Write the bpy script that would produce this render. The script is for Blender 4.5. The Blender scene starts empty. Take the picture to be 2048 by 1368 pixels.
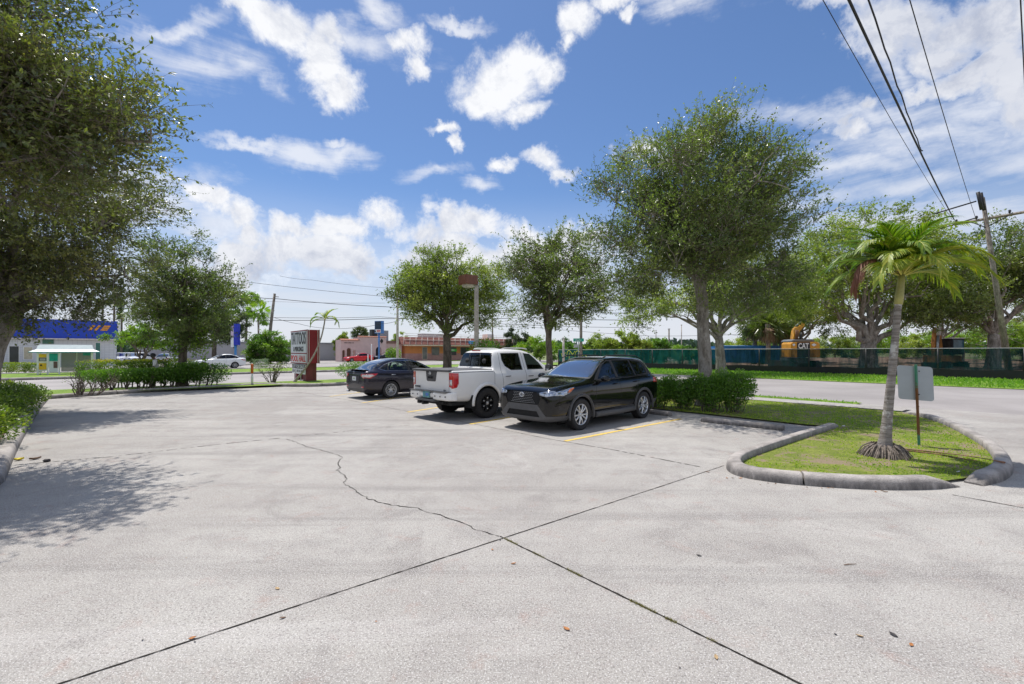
import bpy, bmesh, math, random
import numpy as np
from mathutils import Vector, Matrix, Euler
R = math.radians
SC = bpy.context.scene
COL = SC.collection
# ---------------------------------------------------------------- camera
H = 1.73; F = 941.0; CX, CY = 1024.0, 703.0
cam = bpy.data.cameras.new('camera'); cam.sensor_width = 36; cam.lens = 36*F/2048
cam.shift_y = 19/2048; cam.clip_start = .05; cam.clip_end = 6000
co = bpy.data.objects.new('camera', cam); COL.objects.link(co)
co.location = (0, 0, H); co.rotation_euler = (R(90), 0, 0); SC.camera = co
SC.render.resolution_x = 1024; SC.render.resolution_y = 684
SC.view_settings.view_transform = 'Standard'; SC.view_settings.look = 'None'
SC.view_settings.exposure = 0.15; SC.view_settings.gamma = 1
SC.cycles.max_bounces = 6; SC.cycles.transparent_max_bounces = 12
SC.cycles.diffuse_bounces = 3; SC.cycles.glossy_bounces = 3; SC.cycles.transmission_bounces = 4
# ---------------------------------------------------------------- sun
SV = Vector((-.200, .312, .929)).normalized()      # towards the sun
sun = bpy.data.lights.new('sun', 'SUN'); sun.energy = 4.2; sun.angle = R(.53); sun.color = (1, .955, .89)
so = bpy.data.objects.new('sun', sun); COL.objects.link(so)
so.rotation_euler = SV.to_track_quat('Z', 'Y').to_euler(); so.location = (0, 0, 60)

def G(px, py, z=0.0):
    Y = (H-z)*F/(py-CY); return Vector(((px-CX)/F*Y, Y, z))
def P(px, py, Y):
    return Vector(((px-CX)/F*Y, Y, H+(CY-py)/F*Y))
UA = Vector((.770, .638, 0)); VA = Vector((-.638, .770, 0))
def W(u, v, z=0.0): return UA*u+VA*v+Vector((0, 0, z))
def toUV(p): return p.x*UA.x+p.y*UA.y, p.x*VA.x+p.y*VA.y

# ---------------------------------------------------------------- world : nishita sky + procedural clouds by direction
world = bpy.data.worlds.new('World'); SC.world = world; world.use_nodes = True
nt = world.node_tree; nt.nodes.clear(); N = nt.nodes; L = nt.links
def nd(t, **k):
    n = N.new(t)
    for a, b in k.items(): setattr(n, a, b)
    return n
def mth(op, a, b=None, c=None, clamp=False):
    n = nd('ShaderNodeMath', operation=op, use_clamp=clamp)
    for i, x in enumerate((a, b, c)):
        if x is None: continue
        if isinstance(x, (int, float)): n.inputs[i].default_value = x
        else: L.new(x, n.inputs[i])
    return n.outputs[0]
def smooth(x, a, b, lo=0., hi=1.):
    n = nd('ShaderNodeMapRange', interpolation_type='SMOOTHSTEP')
    L.new(x, n.inputs[0])
    for i, q in enumerate((a, b, lo, hi)): n.inputs[i+1].default_value = q
    return n.outputs[0]
sky = nd('ShaderNodeTexSky', sky_type='NISHITA', sun_disc=False)
sky.sun_elevation = math.asin(SV.z); sky.sun_rotation = math.atan2(SV.x, SV.y)
sky.altitude = 0; sky.air_density = 1.0; sky.dust_density = .45; sky.ozone_density = 3.2
tc = nd('ShaderNodeTexCoord'); D = tc.outputs['Generated']
def dirp(px, py): return Vector(((px-CX)/F, 1, (CY-py)/F)).normalized()
def blob(dep, px, py, rx, ry, rot=0, w=1.0):
    a = R(rot); c = dirp(px, py)
    ex = (math.cos(a)*rx, math.sin(a)*rx); ey = (-math.sin(a)*ry, math.cos(a)*ry)
    A = dirp(px+ex[0], py+ex[1])-dirp(px-ex[0], py-ex[1]); B = dirp(px-ey[0], py-ey[1])-dirp(px+ey[0], py+ey[1])
    X = A.normalized(); Y_ = B.cross(X).normalized(); Z = X.cross(Y_)
    m = Matrix((X, Y_, Z)).transposed()
    mp = nd('ShaderNodeMapping', vector_type='TEXTURE')
    if isinstance(dep, float): L.new(D, mp.inputs[0])
    else:       # keeps the blobs in one evaluation chain
        q = nd('ShaderNodeVectorMath', operation='MULTIPLY_ADD'); L.new(dep, q.inputs[0]); q.inputs[1].default_value = (1e-9,)*3; L.new(D, q.inputs[2]); L.new(q.outputs[0], mp.inputs[0])
    mp.inputs[1].default_value = c; mp.inputs[2].default_value = m.to_euler()
    mp.inputs[3].default_value = (A.length/2, .5, B.length/2)
    ln = nd('ShaderNodeVectorMath', operation='LENGTH'); L.new(mp.outputs[0], ln.inputs[0])
    return mth('MULTIPLY_ADD', ln.outputs['Value'], -w, w)
def field(lst):
    cur = -1.0
    for b in lst: cur = mth('MAXIMUM', blob(cur, *b), cur)
    return cur
def fbm(scale, detail, rough, stretch=(1, 1, 1), off=(0, 0, 0), dist=0):
    mp = nd('ShaderNodeMapping'); L.new(D, mp.inputs[0]); mp.inputs[3].default_value = stretch; mp.inputs[1].default_value = off
    n = nd('ShaderNodeTexNoise'); L.new(mp.outputs[0], n.inputs['Vector'])
    n.inputs['Scale'].default_value = scale; n.inputs['Detail'].default_value = detail
    n.inputs['Roughness'].default_value = rough; n.inputs['Distortion'].default_value = dist
    return n.outputs[0]
CUM = [(1015, 165, 118, 70, -5), (1070, 120, 75, 48, 10), (955, 190, 62, 38, -30), (1050, 210, 75, 32, 5), (1090, 140, 55, 60, 60),
 (1140, 52, 52, 42, 20), (1130, 85, 30, 28, 0), (1230, 15, 52, 30, 0), (1235, 50, 24, 22, 20),
 (822, 98, 54, 36, 10), (835, 135, 26, 30, 30), (560, 55, 150, 55, 35), (650, 130, 95, 52, 50), (700, 190, 50, 46, 60), (490, 5, 90, 30, 10), (665, 85, 60, 36, 45),
 (875, 262, 34, 16, 20), (900, 292, 30, 16, 50), (1010, 322, 46, 24, -10), (1090, 310, 60, 26, 10), (1130, 335, 38, 17, 20),
 (425, 405, 62, 30, 15), (470, 440, 70, 48, 30), (500, 480, 40, 40, 0), (590, 455, 62, 34, 0), (680, 445, 90, 40, 0), (760, 440, 80, 50, 0), (830, 470, 90, 50, 0),
 (890, 440, 55, 30, 20), (950, 455, 90, 38, 10), (1060, 470, 110, 40, 0), (1150, 460, 90, 36, 0), (640, 505, 240, 62, 0), (860, 520, 280, 66, 0), (1090, 515, 260, 66, 0), (460, 530, 220, 60, 0),
 (1275, 302, 52, 32, 0), (1390, 292, 46, 30, 0), (1330, 330, 60, 30, 0),
 (1640, 5, 110, 32, 0), (1780, 55, 140, 80, 15), (1930, 30, 190, 90, 0), (1740, 110, 80, 50, 30), (1870, 110, 90, 50, 0),
 (2020, 190, 90, 80, -30), (2060, 240, 100, 60, -30), (1900, 175, 90, 38, -15), (1830, 190, 50, 26, -20), (1700, 262, 56, 28, 0), (1715, 220, 30, 26, 0), (1680, 245, 30, 20, 0), (1950, 140, 100, 26, -20)]
WISP = [(380, 105, 190, 60, 25), (470, 130, 120, 50, 30), (540, 175, 80, 32, 35), (330, 20, 160, 24, 0), (560, 180, 50, 30, 40), (610, 322, 110, 30, 5), (690, 320, 55, 26, 0),
 (470, 290, 110, 12, 10), (955, 375, 50, 18, -5), (870, 355, 70, 20, 0), (770, 40, 60, 30, 30), (700, 90, 150, 40, 10), (920, 60, 60, 14, 0),
 (1330, 15, 190, 46, 0), (1700, 235, 260, 34, -2), (1820, 290, 300, 46, 0), (1950, 250, 180, 60, -8), (1720, 330, 320, 40, -3), (1850, 380, 320, 60, 0), (1650, 400, 360, 40, -4), (1900, 440, 400, 60, 0), (2040, 330, 200, 90, 0), (1600, 450, 300, 40, 0), (1780, 160, 80, 50, 30),
 (250, 430, 240, 60, 0), (420, 470, 200, 50, 0), (600, 560, 600, 46, 0), (1100, 580, 700, 60, 0), (300, 560, 400, 60, 0), (1800, 560, 600, 120, 0), (1750, 470, 420, 80, 0), (250, 380, 200, 60, 0), (680, 300, 26, 10, 0)]
def vnoise(scale, detail, rough, amp, base):
    n = nd('ShaderNodeTexNoise'); L.new(base, n.inputs['Vector']); n.inputs['Scale'].default_value = scale
    n.inputs['Detail'].default_value = detail; n.inputs['Roughness'].default_value = rough
    q = nd('ShaderNodeVectorMath', operation='MULTIPLY_ADD'); L.new(n.outputs['Color'], q.inputs[0]); q.inputs[1].default_value = (amp,)*3; q.inputs[2].default_value = (-amp/2,)*3
    p = nd('ShaderNodeVectorMath', operation='ADD'); L.new(base, p.inputs[0]); L.new(q.outputs[0], p.inputs[1]); return p.outputs[0]
D0 = D
nz = fbm(9.0, 10, .66, dist=.25); nz2 = fbm(2.6, 8, .62, (1, 1, 1.8), (3, 1, 5), .4); nzw = fbm(3.4, 10, .66, (1, 1, 4.5), (1, 7, 2), .5)
nzs = fbm(9.0, 10, .66, off=tuple(-SV*.022), dist=.25)
D = vnoise(4.5, 9, .62, .17, D0)
fc = field(CUM); fw = field(WISP)
turb = mth('MULTIPLY_ADD', nz, 2.8, -1.42)
dc = smooth(mth('ADD', fc, turb), -.10, .72)
dw = smooth(mth('ADD', fw, mth('MULTIPLY_ADD', nzw, 3.0, -1.5)), -.15, 1.2, 0, .75)
# the part of the sky the photo does not show: generic broken cloud
sx = nd('ShaderNodeSeparateXYZ'); L.new(D0, sx.inputs[0])
back = mth('MULTIPLY', smooth(mth('MULTIPLY', sx.outputs[1], -1.), -.25, .05), smooth(nz2, .45, .57))
dens = mth('MAXIMUM', mth('MAXIMUM', dc, dw), back)
hz = smooth(sx.outputs[2], .33, .04, 0, .93)
dens = mth('MAXIMUM', dens, mth('MULTIPLY', hz, smooth(nzw, .30, .62, .72, 1)))
relief = mth('MULTIPLY_ADD', mth('SUBTRACT', nzs, nz), 3.2, .16, clamp=True)
gn = smooth(nz2, .38, .66); low = smooth(sx.outputs[2], .36, .10)
right = mth('MULTIPLY', smooth(sx.outputs[0], .36, .56), .55)
big = mth('MULTIPLY', gn, mth('ADD', mth('MULTIPLY', low, .62), right), clamp=True)
grey = mth('MULTIPLY', mth('ADD', mth('MULTIPLY', relief, .8), big), smooth(dc, .3, 1.), clamp=True)
grey = mth('MAXIMUM', grey, mth('MULTIPLY', mth('MULTIPLY', low, .42), smooth(mth('SUBTRACT', 1., dc), .3, 1.)))
cc = nd('ShaderNodeMix', data_type='RGBA'); L.new(grey, cc.inputs[0])
cc.inputs[6].default_value = (8.7, 8.8, 9.1, 1); cc.inputs[7].default_value = (4.6, 5.0, 6.1, 1)
tn = nd('ShaderNodeMix', data_type='RGBA', blend_type='MULTIPLY'); tn.inputs[0].default_value = 1.; L.new(sky.outputs[0], tn.inputs[6]); tn.inputs[7].default_value = (.80, .93, 1.10, 1)
mx = nd('ShaderNodeMix', data_type='RGBA'); L.new(dens, mx.inputs[0]); L.new(tn.outputs[2], mx.inputs[6]); L.new(cc.outputs[2], mx.inputs[7])
bg = nd('ShaderNodeBackground'); bg.inputs[1].default_value = .10; L.new(mx.outputs[2], bg.inputs[0])
wo = nd('ShaderNodeOutputWorld'); L.new(bg.outputs[0], wo.inputs[0])
world.cycles.sampling_method = 'MANUAL'; world.cycles.sample_map_resolution = 512

# ---------------------------------------------------------------- materials
_M = {}
class NT:
    def __init__(s, name):
        s.m = bpy.data.materials.new(name); s.m.use_nodes = True; s.t = s.m.node_tree; s.t.nodes.clear()
        s.out = s.n('ShaderNodeOutputMaterial')
    def n(s, t, **k):
        x = s.t.nodes.new(t)
        for a, b in k.items(): setattr(x, a, b)
        return x
    def l(s, a, b): s.t.links.new(a, b)
    def v(s, sock, x):
        if isinstance(x, (int, float)): sock.default_value = x
        elif isinstance(x, (tuple, list)): sock.default_value = tuple(x)+((1,) if len(x) == 3 and len(sock.default_value) == 4 else ())
        else: s.l(x, sock)
    def noise(s, scale, detail=4, rough=.55, vec=None, dist=0, stretch=None):
        x = s.n('ShaderNodeTexNoise'); x.inputs['Scale'].default_value = scale; x.inputs['Detail'].default_value = detail
        x.inputs['Roughness'].default_value = rough; x.inputs['Distortion'].default_value = dist
        if vec is None: vec = s.obj()
        if stretch:
            mp = s.n('ShaderNodeMapping'); s.l(vec, mp.inputs[0]); mp.inputs[3].default_value = stretch; vec = mp.outputs[0]
        s.l(vec, x.inputs['Vector']); return x.outputs[0]
    def obj(s):
        if not hasattr(s, '_tc'): s._tc = s.n('ShaderNodeTexCoord')
        return s._tc.outputs['Object']
    def mr(s, x, a, b, lo=0., hi=1., sm=True):
        n = s.n('ShaderNodeMapRange', interpolation_type='SMOOTHSTEP' if sm else 'LINEAR'); s.l(x, n.inputs[0])
        for i, q in enumerate((a, b, lo, hi)): n.inputs[i+1].default_value = q
        return n.outputs[0]
    def mix(s, f, a, b, bt='MIX'):
        n = s.n('ShaderNodeMix', data_type='RGBA', blend_type=bt); s.v(n.inputs[0], f); s.v(n.inputs[6], a); s.v(n.inputs[7], b); return n.outputs[2]
    def math(s, op, a, b=0.):
        n = s.n('ShaderNodeMath', operation=op); s.v(n.inputs[0], a); s.v(n.inputs[1], b); return n.outputs[0]
    def bsdf(s, col, rough=.6, metal=0, spec=.5, coat=0, bump=None, bs=.3, bd=.01, **k):
        p = s.n('ShaderNodeBsdfPrincipled'); s.v(p.inputs['Base Color'], col); s.v(p.inputs['Roughness'], rough)
        s.v(p.inputs['Metallic'], metal); s.v(p.inputs['Specular IOR Level'], spec); s.v(p.inputs['Coat Weight'], coat)
        p.inputs['Coat Roughness'].default_value = .04
        for a, b in k.items(): s.v(p.inputs[a], b)
        if bump is not None:
            b_ = s.n('ShaderNodeBump'); b_.inputs['Strength'].default_value = bs; b_.inputs['Distance'].default_value = bd
            s.l(bump, b_.inputs['Height']); s.l(b_.outputs[0], p.inputs['Normal'])
        return p
    def done(s, sh): s.l(sh.outputs[0] if hasattr(sh, 'outputs') else sh, s.out.inputs[0]); return s.m

def pm(name, col, rough=.6, metal=0, var=.18, scale=6, bump=0, bscale=40, coat=0, spec=.5, dirt=None, detail=5):
    if name in _M: return _M[name]
    t = NT(name); n = t.noise(scale, detail, .6)
    d = tuple(c*(1-var) for c in col); b = tuple(min(1, c*(1+var)) for c in col)
    c = t.mix(t.mr(n, .3, .7), d, b)
    if dirt: c = t.mix(t.mr(t.noise(scale*.45, 6, .65), .5, .72, 0, dirt[1]), c, dirt[0])
    bp = t.noise(bscale, 5, .6) if bump else None
    m = t.done(t.bsdf(c, t.mr(n, .2, .8, rough*.88, min(1, rough*1.12)), metal, spec, coat, bp, bump, .01))
    _M[name] = m; return m

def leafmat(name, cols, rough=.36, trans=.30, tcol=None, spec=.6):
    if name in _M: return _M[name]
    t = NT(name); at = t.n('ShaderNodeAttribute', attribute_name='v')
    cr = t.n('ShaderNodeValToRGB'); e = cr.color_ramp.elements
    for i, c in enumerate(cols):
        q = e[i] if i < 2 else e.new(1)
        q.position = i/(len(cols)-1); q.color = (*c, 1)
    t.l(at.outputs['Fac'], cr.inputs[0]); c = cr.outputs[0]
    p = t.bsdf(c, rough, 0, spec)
    tr = t.n('ShaderNodeBsdfTranslucent')
    tc_ = t.mix(1.0, c, tcol or (1.6, 2.0, .6), 'MULTIPLY'); t.l(tc_, tr.inputs[0])
    mxs = t.n('ShaderNodeMixShader'); mxs.inputs[0].default_value = trans
    t.l(p.outputs[0], mxs.inputs[1]); t.l(tr.outputs[0], mxs.inputs[2])
    _M[name] = t.done(mxs); return _M[name]

def glassmat(name, tint=(.5, .62, .58), refl=1.0, op=0.0, opc=(.01, .01, .012)):
    if name in _M: return _M[name]
    t = NT(name); tr = t.n('ShaderNodeBsdfTransparent'); t.v(tr.inputs[0], tint)
    gl = t.n('ShaderNodeBsdfGlossy'); gl.inputs['Roughness'].default_value = .02; t.v(gl.inputs[0], (1, 1, 1))
    df = t.n('ShaderNodeBsdfDiffuse'); t.v(df.inputs[0], opc)
    m0 = t.n('ShaderNodeMixShader'); m0.inputs[0].default_value = op; t.l(tr.outputs[0], m0.inputs[1]); t.l(df.outputs[0], m0.inputs[2])
    fr = t.n('ShaderNodeFresnel'); fr.inputs[0].default_value = 1.55
    m1 = t.n('ShaderNodeMixShader'); t.l(t.math('MULTIPLY', fr.outputs[0], refl), m1.inputs[0]); t.l(m0.outputs[0], m1.inputs[1]); t.l(gl.outputs[0], m1.inputs[2])
    _M[name] = t.done(m1); return _M[name]

# ---------------------------------------------------------------- object helpers
def tag(o, label=None, cat=None, group=None, kind=None):
    if label: o['label'] = label
    if cat: o['category'] = cat
    if group: o['group'] = group
    if kind: o['kind'] = kind
    return o
def empty(name, loc, label, cat, group=None, rz=0):
    o = bpy.data.objects.new(name, None); COL.objects.link(o); o.location = loc; o.rotation_euler[2] = rz
    o.empty_display_size = .2
    return tag(o, label, cat, group)
def link(name, me, mat, parent=None, inv=None):
    o = bpy.data.objects.new(name, me); COL.objects.link(o)
    if mat is not None:
        for m in (mat if isinstance(mat, (list, tuple)) else [mat]): me.materials.append(m)
    if parent is not None:
        o.parent = parent
    return o
def kids(o): return [c for c in bpy.data.objects if c.parent == o]
def copy_tree(o, parent=None):
    c = o.copy(); COL.objects.link(c); c.parent = parent
    for ch in kids(o): copy_tree(ch, c)
    return c

class MB:
    """collects shapes into ONE mesh"""
    def __init__(s): s.v = []; s.f = []; s.m = []; s.s = []
    def add(s, V, Fc, mi=0, sm=False):
        n = len(s.v); s.v += [tuple(p) for p in V]
        for f in Fc: s.f.append(tuple(i+n for i in f)); s.m.append(mi); s.s.append(sm)
        return s
    def box(s, c, d, rz=0, mi=0, M=None):
        x, y, z = d[0]/2, d[1]/2, d[2]/2
        V = [Vector((a*x, b*y, e*z)) for a in (-1, 1) for b in (-1, 1) for e in (-1, 1)]
        mm = M if M is not None else Matrix.Rotation(rz, 3, 'Z')
        V = [mm @ p+Vector(c) for p in V]
        return s.add(V, [(0, 1, 3, 2), (4, 6, 7, 5), (0, 4, 5, 1), (2, 3, 7, 6), (0, 2, 6, 4), (1, 5, 7, 3)], mi)
    def tube(s, pts, rad, n=8, mi=0, cap=True, sm=True, jit=0, flat=None):
        pts = [Vector(p) for p in pts]; m = len(pts)
        if not hasattr(rad, '__len__'): rad = [rad]*m
        t = [(pts[min(i+1, m-1)]-pts[max(i-1, 0)]).normalized() for i in range(m)]
        a = Vector((0, 0, 1)) if abs(t[0].z) < .9 else Vector((1, 0, 0))
        x = t[0].cross(a).normalized(); V = []; rng = random.Random(int(abs(pts[0].x*991+pts[0].y*77+pts[-1].z*31)))
        for i in range(m):
            x = (x-t[i]*x.dot(t[i])).normalized(); y = t[i].cross(x)
            for k in range(n):
                an = 2*math.pi*k/n; r = rad[i]*(1+rng.uniform(-jit, jit))
                V.append(pts[i]+(x*math.cos(an)+y*math.sin(an)*(flat or 1))*r)
        Fc = [(i*n+k, i*n+(k+1) % n, (i+1)*n+(k+1) % n, (i+1)*n+k) for i in range(m-1) for k in range(n)]
        s.add(V, Fc, mi, sm)
        if cap: s.add(V[:n][::-1], [tuple(range(n))], mi); s.add(V[-n:], [tuple(range(n))], mi)
        return s
    def cyl(s, a, b, r, n=16, mi=0, r2=None): return s.tube([a, b], [r, r if r2 is None else r2], n, mi)
    def lathe(s, prof, n=24, mi=0, M=None, sm=True):   # prof (r, h) about local Z, M maps
        V = []
        for (r, h) in prof:
            for k in range(n):
                an = 2*math.pi*k/n; V.append(Vector((r*math.cos(an), r*math.sin(an), h)))
        if M is not None: V = [M @ p for p in V]
        Fc = [(i*n+k, i*n+(k+1) % n, (i+1)*n+(k+1) % n, (i+1)*n+k) for i in range(len(prof)-1) for k in range(n)]
        return s.add(V, Fc, mi, sm)
    def prism(s, poly, ax0, ax1, d, o=(0, 0, 0), mi=0):   # polygon in (ax0,ax1) extruded by d
        o = Vector(o); a0 = Vector(ax0); a1 = Vector(ax1); d = Vector(d); n = len(poly)
        A = [o+a0*p[0]+a1*p[1] for p in poly]; B = [p+d for p in A]
        s.add(A+B, [tuple(range(n))[::-1], tuple(range(n, 2*n))]+[(i, (i+1) % n, n+(i+1) % n, n+i) for i in range(n)], mi); return s
    def grid(s, rows, mi=0, sm=True, close=False):
        m = len(rows[0]); V = [p for r in rows for p in r]
        Fc = [(i*m+k, i*m+(k+1) % m, (i+1)*m+(k+1) % m, (i+1)*m+k) for i in range(len(rows)-1) for k in range(m if close else m-1)]
        return s.add(V, Fc, mi, sm)
    def build(s, name, mat, parent=None, bevel=0, seg=2, normals=True, loc=None):
        me = bpy.data.meshes.new(name); me.from_pydata(s.v, [], s.f)
        me.polygons.foreach_set('material_index', s.m); me.polygons.foreach_set('use_smooth', s.s)
        bm = bmesh.new(); bm.from_mesh(me)
        if normals:
            bmesh.ops.remove_doubles(bm, verts=bm.verts, dist=1e-5); bmesh.ops.recalc_face_normals(bm, faces=bm.faces)
        if bevel:
            es = [e for e in bm.edges if len(e.link_faces) == 2 and e.calc_face_angle(0) > R(35)]
            bmesh.ops.bevel(bm, geom=es, offset=bevel, segments=seg, affect='EDGES', clamp_overlap=True)
        bm.to_mesh(me); bm.free()
        o = link(name, me, mat, parent)
        if loc is not None: o.location = loc
        return o

def eval_mesh(o):
    dg = bpy.context.evaluated_depsgraph_get(); dg.update()
    return bpy.data.meshes.new_from_object(o.evaluated_get(dg))

def lettering(txt, w, h, M, mat, parent, name='lettering', depth=.01, bold=0.0, shear=0, spacing=1.0):
    """text as mesh, fitted to w x h, centred at M origin, in M's XY plane facing M +Z"""
    cu = bpy.data.curves.new('t', 'FONT'); cu.body = txt; cu.align_x = 'CENTER'; cu.align_y = 'CENTER'; cu.extrude = .5
    cu.offset = bold; cu.shear = shear; cu.space_character = spacing; cu.resolution_u = 3
    o = bpy.data.objects.new('t', cu); COL.objects.link(o)
    me = eval_mesh(o); bpy.data.objects.remove(o); bpy.data.curves.remove(cu)
    n = len(me.vertices); a = np.zeros(n*3); me.vertices.foreach_get('co', a); a = a.reshape(-1, 3)
    lo = a.min(0); hi = a.max(0); c = (lo+hi)/2; sz = np.maximum(hi-lo, 1e-6)
    if w is None: w = h/sz[1]*sz[0]
    a = (a-c)/sz*np.array([w, h, depth]); a[:, 2] += depth/2
    Mn = np.array(M); a = a@Mn[:3, :3].T+Mn[:3, 3]
    me.vertices.foreach_set('co', a.astype(np.float32).ravel()); me.update()
    me.materials.clear(); return link(name, me, mat, parent)
def frame(o, x, z_up=(0, 0, 1)):
    """matrix with origin o, local X=x (text runs along), local Y=up, local Z = X x up (faces)"""
    x = Vector(x).normalized(); u = Vector(z_up); z = x.cross(u).normalized(); u = z.cross(x)
    m = Matrix((x, u, z)).transposed().to_4x4(); m.translation = Vector(o); return m

def npmesh(name, V, quads, mat, parent=None, var=None, smooth=False, nv=4):
    me = bpy.data.meshes.new(name); n = len(V); m = len(quads)
    me.vertices.add(n); me.vertices.foreach_set('co', np.ascontiguousarray(V, np.float32).ravel())
    me.loops.add(m*nv); me.loops.foreach_set('vertex_index', np.ascontiguousarray(quads, np.int32).ravel())
    me.polygons.add(m); me.polygons.foreach_set('loop_start', np.arange(0, m*nv, nv, dtype=np.int32))
    me.polygons.foreach_set('use_smooth', np.full(m, smooth))
    if var is not None:
        at = me.attributes.new('v', 'FLOAT', 'POINT'); at.data.foreach_set('value', np.ascontiguousarray(var, np.float32))
    me.update(calc_edges=True)
    return link(name, me, mat, parent)
def unit(a): return a/np.maximum(np.linalg.norm(a, axis=-1, keepdims=True), 1e-9)
def leafgeo(Pb, Dr, size, wd, rng, up=.5, fold=.12):
    """rhombic leaves: returns V, quads"""
    n = len(Pb); Dr = unit(Dr)
    rn = unit(rng.normal(size=(n, 3))+np.array([0, 0, up])); S = unit(np.cross(Dr, rn)); Nn = np.cross(S, Dr)
    s = size[:, None]; mid = Pb+Dr*s*.48-Nn*s*fold
    V = np.stack([Pb, mid+S*s*wd, Pb+Dr*s, mid-S*s*wd], 1)
    V[:, [1, 3]] += (Nn*s*fold*1.6)[:, None, :]
    return V.reshape(-1, 3), np.arange(4*n).reshape(n, 4)
def clump(Pn, sc, seed):
    r = np.random.default_rng(seed); v = np.zeros(len(Pn)); w = 0
    for o in range(3):
        f = sc*2**o
        for k in range(3):
            d = unit(r.normal(size=3)); v += np.sin(Pn@d*f+r.uniform(0, 6.3))/2**o; w += 1/2**o
    return v/w*1.9
# ================================================================ GROUND AND PAVEMENTS
rngp = random.Random(7)
def concrete(name, base, tint=.5, speck=1.0, dark=(.27, .25, .235)):
    t = NT(name)
    big = t.noise(.22, 6, .6, dist=.6); mid = t.noise(1.5, 8, .68); fin = t.noise(9, 6, .7)
    c = t.mix(t.mr(big, .32, .70), tuple(x*1.10 for x in base), tuple(x*q for x, q in zip(base, (.80, .775, .77))))
    c = t.mix(t.math('MULTIPLY', t.mr(mid, .44, .70), .60), c, dark)
    pt = t.noise(.75, 8, .7, dist=1.4); c = t.mix(t.math('MULTIPLY', t.mr(pt, .54, .66), .42), c, (.21, .19, .178)); c = t.mix(t.math('MULTIPLY', t.mr(pt, .42, .32), .35), c, (.56, .53, .50))
    c = t.mix(t.math('MULTIPLY', t.mr(fin, .50, .74), .40), c, (.30, .25, .235))
    rust = t.noise(2.6, 7, .72, dist=.5); c = t.mix(t.math('MULTIPLY', t.mr(rust, .55, .72), .42), c, (.34, .20, .16))
    # tyre polish running along the lanes
    mp = t.n('ShaderNodeMapping'); t.l(t.obj(), mp.inputs[0]); mp.inputs[2].default_value = (0, 0, -R(39.6)); mp.inputs[3].default_value = (.10, 1.5, 1)
    ln = t.noise(1.0, 6, .62, vec=mp.outputs[0], dist=.5); c = t.mix(t.math('MULTIPLY', t.mr(ln, .50, .70), .46), c, (.20, .185, .175)); c = t.mix(t.math('MULTIPLY', t.mr(ln, .44, .26), .25), c, (.66, .63, .61))
    # exposed aggregate
    s1 = t.noise(58, 2, .5); s2 = t.noise(100, 2, .5); s3 = t.noise(180, 2, .5); am = t.mr(t.noise(2.1, 5, .6), .3, .7, .65, 1.1)
    c = t.mix(t.math('MULTIPLY', t.math('MULTIPLY', t.mr(s1, .52, .66), .52*speck), am), c, (.12, .11, .105))
    c = t.mix(t.math('MULTIPLY', t.mr(s2, .53, .66), .50*speck), c, (.82, .80, .78))
    c = t.mix(t.math('MULTIPLY', t.mr(s3, .53, .65), .50*speck), c, (.11, .10, .10))
    vo = t.n('ShaderNodeTexVoronoi'); vo.inputs['Scale'].default_value = 17; t.l(t.obj(), vo.inputs['Vector'])
    c = t.mix(t.math('MULTIPLY', t.mr(vo.outputs['Distance'], .09, .03), t.mr(t.noise(2.2, 3), .52, .64, 0, .85*speck)), c, (.10, .06, .045))
    vo2 = t.n('ShaderNodeTexVoronoi'); vo2.inputs['Scale'].default_value = 1.3; t.l(t.obj(), vo2.inputs['Vector'])
    c = t.mix(t.math('MULTIPLY', t.mr(vo2.outputs['Distance'], .16, .02), t.mr(t.noise(.8, 3), .55, .66, 0, .45*speck)), c, (.13, .12, .12))
    lines = t.noise(7, 6, .72, dist=1.6)
    c = t.mix(t.math('MULTIPLY', t.mr(t.math('ABSOLUTE', t.math('SUBTRACT', lines, .5)), .010, 0), .34*speck), c, (.14, .12, .11))
    hgt = t.math('ADD', t.math('MULTIPLY', s1, .8), s2)
    return t.done(t.bsdf(c, .86, 0, .35, 0, hgt, .5, .008))
def asphalt(name, base):
    t = NT(name); big = t.noise(.25, 6, .6, dist=.5); st = t.noise(.5, 5, .6, stretch=(1, .12, 1)); s = t.noise(60, 3, .6)
    c = t.mix(t.mr(big, .3, .7), tuple(x*1.1 for x in base), tuple(x*.84 for x in base))
    c = t.mix(t.math('MULTIPLY', t.mr(s, .5, .7), .35), c, tuple(x*.5 for x in base))
    return t.done(t.bsdf(c, .9, 0, .3, 0, s, .3, .008))
def grassmat(name, g1=(.16, .24, .035), g2=(.25, .29, .06), dirt=(.26, .19, .13), amt=.5, sc=1.4):
    t = NT(name); a = t.noise(sc, 7, .68); b = t.noise(22, 5, .7); d = t.noise(sc*.7, 6, .65, dist=.6)
    c = t.mix(t.mr(a, .35, .65), g1, g2); c = t.mix(t.math('MULTIPLY', t.mr(b, .42, .7), .65), c, (.05, .085, .018))
    c = t.mix(t.mr(d, amt, amt+.12), c, dirt)
    return t.done(t.bsdf(c, .85, 0, .25, 0, b, .8, .05))
M_conc = concrete('lot_concrete', (.400, .382, .352))
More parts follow.
